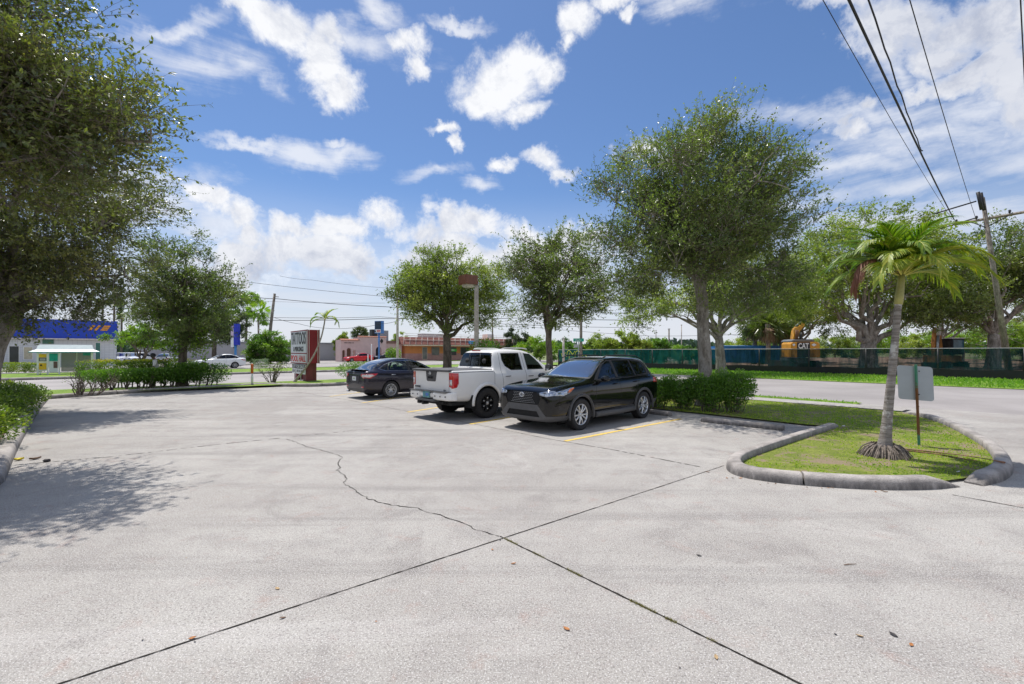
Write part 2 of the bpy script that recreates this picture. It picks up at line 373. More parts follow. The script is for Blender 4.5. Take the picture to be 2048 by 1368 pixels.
def kerbmat():
    t = NT('kerb_concrete'); n = t.noise(3.2, 8, .68, dist=.4); f = t.noise(70, 3, .6); g_ = t.noise(1.1, 5, .6); v_ = t.noise(14, 6, .7, stretch=(1, 1, .25))
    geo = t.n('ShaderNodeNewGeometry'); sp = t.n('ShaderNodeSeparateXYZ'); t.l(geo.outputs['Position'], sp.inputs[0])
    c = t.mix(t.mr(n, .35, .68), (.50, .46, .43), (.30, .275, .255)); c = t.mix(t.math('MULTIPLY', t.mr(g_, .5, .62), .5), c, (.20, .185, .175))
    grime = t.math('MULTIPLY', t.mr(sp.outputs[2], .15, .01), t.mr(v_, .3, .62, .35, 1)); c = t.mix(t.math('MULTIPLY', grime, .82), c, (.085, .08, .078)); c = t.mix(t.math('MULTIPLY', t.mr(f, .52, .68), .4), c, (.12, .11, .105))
    return t.done(t.bsdf(c, .9, 0, .3, 0, t.math('ADD', n, f), .9, .012))
M_kerb = kerbmat()
M_walk = concrete('walk_concrete', (.38, .36, .335), speck=.5)
M_road = asphalt('road_asphalt', (.37, .345, .33)); M_road2 = asphalt('street_asphalt', (.335, .31, .30))
M_lawn = grassmat('lawn', (.17, .22, .03), (.27, .30, .06), (.29, .225, .15), amt=.49, sc=1.9); M_verge = grassmat('verge_grass', (.15, .27, .03), (.26, .36, .06), amt=.66)
M_far = grassmat('far_ground', (.11, .17, .04), (.2, .24, .07), (.3, .26, .2), .5, .05)
M_dirt = pm('bare_dirt', (.27, .185, .135), .95, 0, .4, .5, 1.0, 6, spec=.2, detail=8)
M_mulch = pm('planter_soil', (.10, .07, .05), .95, 0, .5, 4, 1.0, 25, spec=.2, detail=8)
M_yel = pm('worn_yellow_paint', (.72, .50, .10), .7, 0, .2, 20, .3, 60, dirt=((.42, .39, .36), .75), detail=7)

def sheet(name, pts, z, mat, parent=None, kind='structure', grid=None):
    b = MB()
    b.add([(p[0], p[1], z) for p in pts], [tuple(range(len(pts)))])
    o = b.build(name, mat, parent, normals=False)
    me = o.data
    if me.polygons[0].normal.z < 0: me.flip_normals()
    if kind and parent is None: o['kind'] = kind
    return o
def uvrect(u0, v0, u1, v1): return [W(u0, v0), W(u1, v0), W(u1, v1), W(u0, v1)]
g = sheet('ground', [(-2500, -600), (2500, -600), (2500, 3500), (-2500, 3500)], -.06, M_far)
lot = sheet('parking_lot', uvrect(-3.2, -16, 17.3, 25.3), 0, M_conc)
tag(lot, kind='structure')
sheet('main_road', uvrect(-140, 28.0, 39.4, 40.7), -.006, M_road)
sheet('side_street', uvrect(18.9, -60, 31.4, 28.0), -.004, M_road2)
sheet('driveway_apron', uvrect(17.3, -16, 18.9, 4.6), -.002, M_walk)
sheet('sidewalk', uvrect(16.95, 3.2, 18.0, 26.2), .05, M_walk)
sheet('grass_strip', uvrect(18.0, 4.6, 18.9, 26.2), .035, M_verge)
sheet('grass_verge', uvrect(31.4, -60, 41.8, 27.9), .02, M_verge)
sheet('planting_strip', uvrect(-140, 25.0, 16.9, 27.9), .10, M_verge)
sheet('grass_median', uvrect(-140, 40.9, 60, 50.0), .10, M_verge)
sheet('frontage_road', uvrect(-140, 50.2, 120, 71.0), -.004, M_road)
sheet('far_forecourt', uvrect(-60, 71.6, 45, 108), -.008, M_road)
sheet('far_grass_strip', uvrect(-70, 71.0, 120, 71.6), .05, M_verge)
sheet('left_forecourt', uvrect(-140, 50.2, -60.5, 140), -.012, M_walk)
# construction site: bare soil, gently heaped
b = MB(); rows = []
for i in range(41):
    r_ = []
    for k in range(41):
        u = 42+i*2.2; v = -60+k*2.5
        hh = .55*max(0, math.sin(u*.31+1.3*math.sin(v*.17)))*max(0, math.sin(v*.23+2))+.25*math.sin(u*.9)*math.sin(v*.7)
        p = W(u, v); r_.append((p.x, p.y, .02 if i == 0 else .12+hh*min(1, i/4)))
    rows.append(r_)
b.grid(rows); tag(b.build('bare_soil', M_dirt), kind='structure')

# ---- kerbs
def offs(pts, d):
    out = []
    for i, p in enumerate(pts):
        a = pts[max(0, i-1)]; c = pts[min(len(pts)-1, i+1)]; t = (c-a); t.z = 0; t.normalize()
        out.append(p+Vector((-t.y, t.x, 0))*d)
    return out
def resample(pts, step):
    out = [pts[0]]
    for a, c in zip(pts[:-1], pts[1:]):
        n = max(1, int((c-a).length/step)); out += [a.lerp(c, (i+1)/n) for i in range(n)]
    return out
def smoothp(pts, it=2):
    for _ in range(it):
        q = [pts[0]]
        for a, c in zip(pts[:-1], pts[1:]): q += [a.lerp(c, .25), a.lerp(c, .75)]
        q.append(pts[-1]); pts = q
    return pts
def kerb(pts, w=.2, h=.15, side=1, ends=(0, 0), joint=3.0, sm=2, name='kerb'):
    pts = resample(smoothp([Vector(p) for p in pts], sm), .12); prof = [(0, -.02), (.012, h*.55), (.03, h*.82), (.06, h*.96), (.10, h), (w*.85, h), (w, h*.93), (w*1.02, -.02)]
    b = MB(); s = 0; seg = []; n = len(pts); tot = sum((pts[i+1]-pts[i]).length for i in range(n-1)); last = pts[0]; nextj = joint*rngp.uniform(.4, 1); rr = []
    offl = [offs(pts, side*q[0]) for q in prof]
    def flush():
        if len(rr) > 1:
            b.grid(list(rr)); m = len(prof)
            for e_ in (rr[0], rr[-1]):
                cc = sum(e_, Vector())/m; b.add([Vector(p) for p in e_]+[cc], [(i_, (i_+1) % m, m) for i_ in range(m)])
    for i in range(n):
        s += (pts[i]-last).length; last = pts[i]
        k = 1.0
        if ends[0] and s < ends[0]: k = .12+.88*math.sin(s/ends[0]*math.pi/2)
        if ends[1] and tot-s < ends[1]: k = .12+.88*math.sin((tot-s)/ends[1]*math.pi/2)
        jt = rngp.uniform(-.004, .004)
        rr.append([Vector((offl[q][i].x, offl[q][i].y, prof[q][1]*k+(jt if q else 0)+pts[i].z)) for q in range(len(prof))])
        if s > nextj and i < n-1:
            flush(); rr = []; nextj += joint
            d = (pts[i+1]-pts[i]).normalized()*.024
            rr = [[Vector((offl[q][i].x, offl[q][i].y, prof[q][1]*k+pts[i].z))+d for q in range(len(prof))]]
    flush()
    o = b.build(name, M_kerb, normals=False); bm = bmesh.new(); bm.from_mesh(o.data); bmesh.ops.recalc_face_normals(bm, faces=bm.faces); bm.to_mesh(o.data); bm.free()
    return tag(o, kind='structure')
ISL1 = [G(*p) for p in ((1658, 855), (1590, 876), (1500, 906), (1462, 920), (1450, 932), (1456, 945), (1485, 956), (1550, 966), (1640, 974), (1740, 980), (1850, 981), (1922, 975))]
ISL2 = [G(*p) for p in ((1968, 973), (2008, 964), (2030, 947), (2024, 925), (2003, 903), (1968, 882), (1930, 862), (1880, 842), (1815, 826))]
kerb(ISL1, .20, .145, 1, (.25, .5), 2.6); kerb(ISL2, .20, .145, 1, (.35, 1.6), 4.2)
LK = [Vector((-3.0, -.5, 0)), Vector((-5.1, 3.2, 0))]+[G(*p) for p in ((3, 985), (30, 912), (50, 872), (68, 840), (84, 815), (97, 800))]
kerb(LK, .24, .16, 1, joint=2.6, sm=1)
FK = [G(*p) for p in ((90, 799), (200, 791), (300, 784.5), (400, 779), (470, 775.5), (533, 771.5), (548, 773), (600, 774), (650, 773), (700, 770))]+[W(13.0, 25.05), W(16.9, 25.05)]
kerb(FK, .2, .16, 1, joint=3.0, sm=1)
kerb([W(-140, 40.72), W(39, 40.72)], .2, .16, 1, joint=400, sm=0)
kerb([W(-140, 27.98), W(16.9, 27.98)], .2, .13, -1, joint=400, sm=0)[0] if False else None
kerb([W(-140, 50.2), W(60, 50.2)], .2, .15, -1, joint=400, sm=0)
kerb([W(16.9, 3.2), W(16.9, 4.2)], .08, .06, 1, sm=0)

# ---- lawn island + planter behind the bays
inner1 = offs(ISL1, .15); inner2 = offs(ISL2, .15)
LAWN = [Vector((p.x, p.y, 0)) for p in inner1[:-1]]+[G(1925, 962), G(1952, 955)]+[Vector((p.x, p.y, 0)) for p in inner2[1:]]+[W(16.95, 3.4), W(16.95, 25.0), W(12.3, 25.0), W(12.25, 4.1)]
lawn = sheet('lawn', LAWN, .035, M_lawn)
LEFTBED = [Vector(p) for p in offs(LK, .2)]+[W(-4.6, 25.0), W(-14, 25), W(-14, -4)]
sheet('planting_bed', LEFTBED, .09, M_mulch)
def inpoly(X, Y, poly):
    ins = np.zeros(len(X), bool); n = len(poly)
    for i in range(n):
        a = poly[i]; c = poly[(i+1) % n]
        cond = ((a.y > Y) != (c.y > Y)) & (X < (c.x-a.x)*(Y-a.y)/(c.y-a.y+1e-12)+a.x); ins ^= cond
    return ins
def grass(name, poly, z, dens_fn, n, size, mat, seed, label, wd=.16, up=1.6):
    r = np.random.default_rng(seed); xs = [p.x for p in poly]; ys = [p.y for p in poly]
    X = r.uniform(min(xs), max(xs), n); Y = r.uniform(min(ys), max(ys), n); ok = inpoly(X, Y, poly); X, Y = X[ok], Y[ok]
    Pn = np.stack([X, Y, 0*X], 1); k = dens_fn(Pn, r); Pn = Pn[k]; m = len(Pn)
    Pn[:, 2] = z
    Dr = r.normal(size=(m, 3)); Dr[:, 2] = np.abs(Dr[:, 2])*up+.3
    sz = r.uniform(size[0], size[1], m)*(1+.0*Pn[:, 0])
    V, Q = leafgeo(Pn, Dr, sz, wd, r, .4, .05)
    v = np.clip(.5+.28*clump(Pn, .9, seed+5)+r.normal(0, .16, m), 0, 1)
    o = npmesh(name, V, Q, mat, None, np.repeat(v, 4)); return tag(o, label, 'grass', kind='stuff')
M_gblade = leafmat('grass_blades', [(.09, .19, .012), (.22, .36, .025), (.42, .48, .05), (.52, .47, .15)], .55, .35, spec=.3)
def dlawn(Pn, r):
    c = clump(Pn, 1.9, 3)+.6*clump(Pn, 6, 9); near = Pn[:, 1] < 9.5
    keep = c+r.normal(0, .30, len(Pn)) > -.42
    return keep
grass('lawn_grass', LAWN, .03, dlawn, 300000, (.014, .038), M_gblade, 21, 'patchy yellow green ground cover on the kerbed island and under the trees', .30, .9)
M_gv = leafmat('verge_blades', [(.09, .22, .02), (.17, .31, .04), (.27, .38, .06)], .5, .35, spec=.3)
grass('strip_grass', uvrect(18.0, 4.7, 18.9, 22), .03, lambda p, r: clump(p, 2, 4)+r.normal(0, .4, len(p)) > -.6, 40000, (.03, .09), M_gv, 22, 'narrow strip of grass between the sidewalk and the side street')
grass('verge_grass', uvrect(31.5, -8, 41.2, 27.5), .02, lambda p, r: r.uniform(0, 1, len(p)) > .1, 60000, (.08, .2), M_gv, 23, 'bright grass verge in front of the green screened fence')

# ---- markings, joints, cracks: parts of the lot
def strip(name, pts, w, z, mat, jit=.25, parent=lot, step=.05, side_jit=0., gaps=0):
    pts = resample([Vector(p) for p in pts], step); b = MB(); L_, R_ = offs(pts, 1), None
    V = []
    for i, p in enumerate(pts):
        n_ = (L_[i]-p); ww = w*(1+rngp.uniform(-jit, jit)); s_ = rngp.uniform(-side_jit, side_jit)
        V += [p+n_*(ww/2+s_), p+n_*(-ww/2+s_)]
    V = [(q.x, q.y, z) for q in V]
    Fq = [(2*i, 2*i+1, 2*i+3, 2*i+2) for i in range(len(pts)-1) if rngp.random() >= gaps]
    b.add(V, Fq); o = b.build(name, mat, parent, normals=False)
    bm = bmesh.new(); bm.from_mesh(o.data)
    for f in bm.faces:
        if f.normal.z < 0: f.normal_flip()
    bm.to_mesh(o.data); bm.free(); return o
M_joint = pm('joint_grime', (.03, .026, .022), .95, 0, .5, 30, spec=.1)
M_moss = leafmat('joint_moss', [(.16, .14, .03), (.28, .24, .08)], .8, .2)
A0, A1 = G(120, 1368), G(1448, 931.5); dA = (A1-A0).normalized()
strip('pavement_joint', [A0-dA*5, A1], .0105, .004, M_joint, .45, side_jit=.0015)
B0, B1 = G(1000, 1073), G(1600, 1368); dB = (B1-B0).normalized()
strip('pavement_joint', [B0, B1+dB*4], .013, .004, M_joint, .5, side_jit=.002)
strip('pavement_joint', [G(575, 781), G(694, 800), G(943, 847), G(1103, 879), G(1230, 900.5), G(1400, 934)], .014, .004, M_joint, .6, side_jit=.003, gaps=.12)
strip('pavement_joint', [G(30, 930), G(219, 914), G(440, 888.5), G(560, 876.5), G(700, 862), G(820, 850)], .016, .004, M_joint, .8, side_jit=.006, gaps=.35)
strip('pavement_joint', [G(1905, 990), G(2047, 1016)], .014, .004, M_joint, .6)
cr = [G(*p) for p in ((572, 878), (590, 884), (612, 893), (640, 900), (672, 909), (685, 915), (676, 925), (680, 936), (674, 941), (690, 952), (694, 958), (686, 967), (704, 976), (733, 997), (762, 1007), (800, 1013), (835, 1017), (858, 1026), (880, 1030), (905, 1040), (930, 1048), (946, 1057), (970, 1066), (998, 1073))]
def wander(a, c, amp, n):
    out = [a]; d = c-a; nn = Vector((-d.y, d.x, 0)).normalized(); o_ = 0
    for i in range(1, n+1): o_ += rngp.gauss(0, amp); out.append(a.lerp(c, i/n)+nn*o_)
    return out
for a, c, n_ in ((G(1240, 1000), G(1330, 985), 12), (G(150, 830), G(330, 822), 14), (G(640, 880), G(790, 868), 14)):
    strip('crack', wander(a, c, .008, n_), .003, .004, M_joint, .8, step=.04, gaps=.25)
crk = [cr[0]]
for a, c in zip(cr[:-1], cr[1:]):
    n = max(2, int((c-a).length/.05)); d = (c-a); nn = Vector((-d.y, d.x, 0)).normalized()
    for i in range(1, n+1): crk.append(a.lerp(c, i/n)+nn*rngp.gauss(0, .010))
strip('crack', crk, .009, .004, M_joint, .7, step=.03, side_jit=.001)
for (a, c, w) in ((G(1130, 882.5), G(1362, 838), .10), (G(940, 848.5), G(1160, 810), .10), (G(815, 824.5), G(990, 797), .10), (G(724, 806), G(870, 784), .10), (G(660, 793), G(800, 774), .09)):
    strip('painted_line', [a, c], w, .005, M_yel, .10, step=.12)
# tufts of moss growing in the joint
r = np.random.default_rng(3); Pm = []
for (t0, t1, n) in ((.02, .1, 260), (.18, .24, 140), (.34, .40, 220), (.58, .66, 420), (.69, .72, 200), (.8, .82, 60)):
    for t in r.uniform(t0, t1, n):
        p = B0.lerp(B1, t); Pm.append((p.x+r.normal(0, .008), p.y+r.normal(0, .008), .004))
Pm = np.array(Pm); V, Q = leafgeo(Pm, r.normal(size=Pm.shape)+np.array([0, 0, 1.]), r.uniform(.004, .009, len(Pm)), .3, r)
npmesh('moss', V, Q, M_moss, lot, np.repeat(r.uniform(0, 1, len(Pm)), 4))['kind'] = 'stuff'

# ---- litter
M_dry = [pm('dry_leaf_orange', (.42, .17, .05), .7), pm('dry_leaf_brown', (.16, .09, .05), .75), pm('dry_leaf_tan', (.45, .31, .16), .7), pm('dry_leaf_dark', (.035, .03, .03), .7)]
def dryleaf(p, s, rz, mat, label, long=1.9, curl=.25, grp='dry leaves scattered on the concrete', cat='leaf', name='fallen_leaf'):
    b = MB(); rows = []
    for i, t in enumerate((0, .2, .45, .75, 1)):
        wv = (.02, .34, .5, .32, .02)[i]
        rows.append([Vector(((t-.5)*long*s, k*wv*s, .004+curl*s*(k*k*.6+(t-.5)**2*1.6*(1 if i > 2 else .5)))) for k in (-1, 0, 1)])
    b.grid(rows); o = b.build(name, mat, normals=False); o.location = (p.x, p.y, 0); o.rotation_euler = (rngp.uniform(-.2, .2), rngp.uniform(-.2, .2), rz)
    return tag(o, label, cat, grp)
near = [((1133, 1259), .035, 0, 'bright orange dry leaf, nearest one left of the long dark joint'), ((1027, 1128), .030, 0, 'orange brown dry leaf just below the crossing of the two joints'), ((985, 1100), .022, 0, 'small orange leaf directly under the point where the joints cross'),
        ((565, 1237), .028, 1, 'curled brown leaf just below the left part of the long joint'), ((385, 1277), .028, 0, 'rust coloured leaf stuck in the left part of the long joint'), ((1719, 1273), .03, 2, 'tan oval leaf on the bare concrete at lower right'),
        ((1822, 1291), .028, 0, 'small red brown leaf, rightmost of the lower right leaves'), ((1432, 1316), .03, 2, 'pale tan leaf below the mossy joint'), ((555, 1178), .03, 2, 'thin tan twig shaped leaf above the long joint'),
        ((1398, 1112), .03, 3, 'black oval leaf stain right of centre on the concrete'), ((1787, 1271), .035, 3, 'dark slender leaf right of the tan leaf'), ((1000, 1081), .016, 3, 'black gum spot beside the joint crossing')]
for (q, s, m, lb) in near: dryleaf(G(*q), s*.78, rngp.uniform(0, 6), M_dry[m], lb)
for i in range(34):
    q = (rngp.uniform(150, 2000), rngp.choice([rngp.uniform(880, 1000), rngp.uniform(900, 1340)]))
    if 1440 < q[0] and q[1] < 1000: continue
    dryleaf(G(*q), rngp.uniform(.005, .012), rngp.uniform(0, 6), M_dry[rngp.choice((0, 1, 1, 3, 2))], 'tiny dry leaf fragment lying on the open concrete', grp='tiny leaf fragments on the concrete')
for i in range(16):
    p = A0.lerp(A1, .0)+Vector((0, 0, 0)); t_ = rngp.uniform(.15, .85); q = offs(ISL1, -rngp.uniform(.02, .12))[int(4+t_*7)]
    dryleaf(q+Vector((rngp.uniform(-.2, .2), rngp.uniform(-.02, .02), 0)), rngp.uniform(.015, .03), rngp.uniform(0, 6), M_dry[rngp.choice((0, 1))], 'dry leaf gathered at the foot of the curved island kerb', grp='leaves along the island kerb')
dryleaf(G(38, 921), .10, .5, pm('yellow_rag', (.75, .62, .03), .7), 'crumpled bright yellow piece of litter beside the left kerb', 1.2, .5, None, 'litter', 'yellow_litter')
dryleaf(G(70, 919), .08, 1.2, M_dry[1], 'brown curled leaf right of the yellow litter', 1.9, .5, None)
b = MB(); b.tube([G(1688, 1129.5, .006), G(1697, 1128.3, .008), G(1713, 1127.8, .007)], [.003, .004, .002], 6); tag(b.build('twig', M_dry[1]), 'short reddish brown twig on the concrete at right', 'twig')
b = MB(); q = G(91, 923, .01); rk = random.Random(2)
V = [q+Vector((rk.uniform(-.05, .05), rk.uniform(-.04, .04), rk.uniform(-.01, .05))) for _ in range(14)]
bm = bmesh.new()
for p in V: bm.verts.new(p)
bmesh.ops.convex_hull(bm, input=bm.verts); me = bpy.data.meshes.new('stone'); bm.to_mesh(me); bm.free(); tag(link('stone', me, M_dry[3]), 'dark stone lying near the left kerb', 'stone')
for q, s, lb in (((1917, 951.5), .045, 'white paper scrap in the gap of the island kerb'), ((1687, 857), .05, 'white paper scrap on the lawn behind the kerb arm')):
    dryleaf(G(*q)+Vector((0, 0, .03)), s, .4, pm('white_paper', (.8, .8, .8), .6), lb, 1.6, .4, None, 'litter', 'paper_scrap').location.z = .045
# ================================================================ TREES AND PLANTS
def barkmat(name, a, b, sc=7):
    t = NT(name); n1 = t.noise(sc, 6, .65, stretch=(1, 1, .25)); n2 = t.noise(1.6, 5, .6); n3 = t.noise(30, 4, .6, stretch=(1, 1, .4))
    c = t.mix(t.mr(n1, .35, .62), a, b); c = t.mix(t.mr(n2, .52, .68, 0, .55), c, tuple(min(1, x*1.7) for x in b)); c = t.mix(t.mr(n3, .5, .7, 0, .5), c, tuple(x*.4 for x in a))
    return t.done(t.bsdf(c, .92, 0, .25, 0, t.math('ADD', n1, t.math('MULTIPLY', n3, .4)), 1.0, .04))
M_bark = barkmat('oak_bark', (.17, .145, .12), (.36, .325, .29)); M_bark2 = barkmat('dark_bark', (.085, .068, .055), (.20, .165, .135))
M_twig = barkmat('twig_bark', (.13, .10, .075), (.22, .18, .14), 12)
M_oak = leafmat('oak_leaves', [(.055, .082, .022), (.115, .158, .038), (.18, .225, .056), (.29, .31, .10)], .36, .30, spec=.75)
M_oakb = leafmat('oak_leaves_bluish', [(.055, .088, .024), (.12, .168, .040), (.19, .235, .060), (.31, .33, .11)], .36, .30, spec=.75)
M_oak2 = leafmat('oak_leaves_light', [(.080, .115, .020), (.17, .22, .038), (.28, .33, .065), (.40, .42, .11)], .42, .34)
M_oak3 = leafmat('oak_leaves_brownish', [(.060, .075, .024), (.12, .142, .040), (.20, .21, .065), (.34, .30, .12)], .33, .30, spec=.8)
M_lime = leafmat('lime_leaves', [(.08, .16, .015), (.18, .29, .02), (.32, .40, .05)], .45, .35)
M_bush = leafmat('hedge_leaves', [(.045, .11, .012), (.095, .20, .022), (.17, .30, .035), (.30, .42, .06)], .36, .28, spec=.6)
M_hedgey = leafmat('yellow_hedge_leaves', [(.06, .11, .012), (.14, .21, .02), (.30, .34, .03), (.48, .44, .04)], .4, .28)
M_redtip = leafmat('red_tipped_hedge_leaves', [(.045, .09, .012), (.10, .17, .02), (.26, .30, .03), (.46, .36, .05)], .4, .28)
M_pine = leafmat('pine_needles', [(.030, .055, .022), (.07, .10, .035), (.13, .15, .05)], .5, .2)
M_sage = leafmat('grey_green_leaves', [(.10, .15, .09), (.19, .25, .16), (.28, .33, .22)], .6, .2)

def treetube(T, pts, r0, r1, n):
    m = len(pts); T.tube(pts, [r0+(r1-r0)*(i/(m-1))**.8 for i in range(m)], n, 0, False, True, .04 if n > 5 else 0)
def bez(a, b, up, k=5, rnd=None, wob=.0):
    a, b = Vector(a), Vector(b); c = a.lerp(b, .45)+Vector((0, 0, up)); out = []
    for i in range(k+1):
        t = i/k; p = a*(1-t)**2+c*2*t*(1-t)+b*t*t
        if rnd and 0 < i < k: p += Vector((rnd.gauss(0, wob), rnd.gauss(0, wob), rnd.gauss(0, wob)))
        out.append(p)
    return out
def tree(name, label, base, trunk, r0, blobs, ntw, lpt, lsize, twl, mat, seed, bark=None, cat='tree', group=None, spiky=.5, gap=-.35, limbs=9, connect=.35, shell=.42,
         flare=1.35, vines=None, trunk_sides=14, limb_r=.5, wd=.24, open_low=0, extra_limbs=(), lmin=0.0, ncl=42, cluster=None):
    """trunk: local points; blobs: (x,y,z,rx,ry,rz[,weight]) local"""
    rnd = random.Random(seed); r = np.random.default_rng(seed); root = empty(name, base, label, cat, group)
    T = MB(); tp = resample(smoothp([Vector(p) for p in trunk], 2), .25); m = len(tp)
    rad = [r0*(1-.32*i/(m-1)) for i in range(m)]
    for i in range(m):
        hgt = tp[i].z
        if hgt < .5: rad[i] *= 1+(flare-1)*(1-hgt/.5)**2
    rf = rad[-1]; tt_ = max(1, int(m*.14))
    for i in range(tt_): rad[m-1-i] *= .45+.55*i/tt_
    T.tube(tp, rad, trunk_sides, 0, False, True, .05); fork = tp[-1]
    vol = np.array([b[3]*b[4]*b[5]*(b[6] if len(b) > 6 else 1) for b in blobs]); pr = vol/vol.sum(); B = np.array([b[:6] for b in blobs], float)
    def samp(n, sh):
        k = r.choice(len(B), n, p=pr); d = unit(r.normal(size=(n, 3))); rr = r.uniform(0, 1, n)**sh
        return B[k, :3]+d*rr[:, None]*B[k, 3:6], d, k, rr
    # limbs
    nodes = []
    tg, _, _, _ = samp(limbs*12, .5); tg = tg[tg[:, 2] > fork.z+.1] if (tg[:, 2] > fork.z+.1).sum() > limbs else tg
    chosen = [tg[0]]
    while len(chosen) < limbs:      # spread targets
        dd = np.min([np.linalg.norm(tg-c, axis=1) for c in chosen], axis=0); chosen.append(tg[int(np.argmax(dd*r.uniform(.6, 1, len(dd))))])
    for q, c in enumerate(list(chosen)+list(extra_limbs)):
        c = Vector(c); st = fork.lerp(tp[max(0, m-1-int(rnd.random()*m*.35))], .9) if q % 3 == 2 else fork
        ps = bez(st, st.lerp(c, .85), (c-st).length*.16, 7, rnd, .05*(c-st).length*.5); la = rf*limb_r*rnd.uniform(.8, 1.15); treetube(T, ps, la, .022 if r0 > .12 else .012, 8)
        nodes += [(p, la*(1-i/7)+.02) for i, p in enumerate(ps)][2:]
        for s_ in range(3):
            i = rnd.randint(2, 5); e, _, _, _ = samp(24, .35); e = min(e, key=lambda z: (Vector(z)-ps[i+1]).length+rnd.uniform(0, 1)); e = Vector(e)
            p2 = bez(ps[i], ps[i].lerp(e, .9), (e-ps[i]).length*.12, 5, rnd, .04*(e-ps[i]).length); lb = (la*(1-i/7)+.02)*.6; treetube(T, p2, lb, .012, 6)
            nodes += [(p, lb*(1-k/5)+.01) for k, p in enumerate(p2)][1:]
    # sprays: clusters of twigs spread through the crown
    K = max(12, int(ntw/ncl)); Cc, Cd, ck, crr = samp(int(K*2.2), shell)
    keep = clump(Cc, 4.0/np.mean(B[:, 3]), seed+1)+r.normal(0, .3, len(Cc)) > gap
    if lmin: keep &= Cc[:, 2] > lmin
    Cc, Cd, crr = Cc[keep][:K], Cd[keep][:K], crr[keep][:K]; K = len(Cc)
    cr_ = (cluster or .17*np.mean(B[:, 3]))*r.uniform(.65, 1.35, K)
    cdir = unit(Cd*np.array([.8, .8, .5])+np.array([0, 0, spiky*.8])+r.normal(0, .25, (K, 3)))
    kk = r.integers(0, K, ntw); off = r.normal(0, 1, (ntw, 3))*np.array([1, 1, .62])
    Ps = Cc[kk]+off*(cr_[kk]*.62)[:, None]; Dv = unit(Cd[kk]+off*.35); rr = crr[kk]; n = ntw
    top = np.clip(Cd[kk][:, 2], 0, 1)*rr
    d = unit(cdir[kk]+off*.42+r.normal(0, .30, (n, 3)))
    Ln = twl*r.uniform(.5, 1.15, n)*(1+1.1*top*(r.uniform(0, 1, n) < .12)*(spiky > .3))
    start = Ps-d*Ln[:, None]*.5
    # connecting branchlets
    NP = np.array([list(p) for p, _ in nodes]); nc = int(n*connect*.5)
    for i in range(K):
        j = int(np.argmin(np.sum((NP-Cc[i])**2, 1))); a = Vector(NP[j]); b_ = Vector(Cc[i]); dist = (b_-a).length; q_ = .9 if r0 > .15 else .6
        T.tube(bez(a, b_, dist*.10, 4, rnd, .04*dist), [.022*q_, .018*q_, .014*q_, .010*q_, .006*q_], 4, 0, False)
    for i in range(nc):
        a = Vector(Cc[kk[i]]); b_ = Vector(start[i]); dist = (b_-a).length
        T.tube(bez(a, b_, dist*.08, 3, rnd, .03*dist), [.013, .010, .007, .005] if r0 > .1 else [.008, .006, .005, .003], 3, 0, False)
    T.build('trunk', bark or M_bark, root, normals=False)
    tt = np.linspace(0, 1, 4); side = unit(np.cross(d, r.normal(size=(n, 3)))); cv = r.uniform(-.12, .12, n)*Ln
    C = start[:, None]+d[:, None]*Ln[:, None, None]*tt[None, :, None]+side[:, None]*(cv[:, None]*np.sin(tt*np.pi)[None])[:, :, None]
    # three-sided twigs
    up = unit(np.cross(d, side)); rt = np.array([.0042, .0034, .0024, .0010])*(1.0 if r0 > .15 else .8)
    ring = np.stack([side, -.5*side+.87*up, -.5*side-.87*up], 1)
    TV = C[:, :, None]+ring[:, None]*rt[None, :, None, None]
    TV = TV.reshape(-1, 3); idx = np.arange(n)[:, None]*12; q = []
    for a in range(3):
        for b_ in range(3): q.append(np.stack([idx[:, 0]+a*3+b_, idx[:, 0]+a*3+(b_+1) % 3, idx[:, 0]+(a+1)*3+(b_+1) % 3, idx[:, 0]+(a+1)*3+b_], 1))
    if r0 > .15 and len(Ps) > 3000: npmesh('twigs', TV, np.concatenate(q), M_twig, root, smooth=False)
    t = r.uniform(.12, 1.02, (n, lpt)); t[:, 0] = 1.0
    base_ = start[:, None]+d[:, None]*(Ln[:, None]*t)[:, :, None]+side[:, None]*(cv[:, None]*np.sin(t*np.pi))[:, :, None]
    ld = unit(np.cross(np.repeat(d[:, None], lpt, 1), r.normal(size=(n, lpt, 3))))*.95+d[:, None]*.75+np.array([0, 0, -.05])
    base_ = base_.reshape(-1, 3); ld = ld.reshape(-1, 3); sz = lsize*r.uniform(.45, 1.45, len(base_))
    V, Q = leafgeo(base_, ld, sz, wd, r, .7, .10)
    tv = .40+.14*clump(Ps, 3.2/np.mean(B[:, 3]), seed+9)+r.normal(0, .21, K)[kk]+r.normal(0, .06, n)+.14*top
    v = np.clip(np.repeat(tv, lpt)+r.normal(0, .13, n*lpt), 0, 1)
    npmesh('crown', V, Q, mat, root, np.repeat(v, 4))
    return root

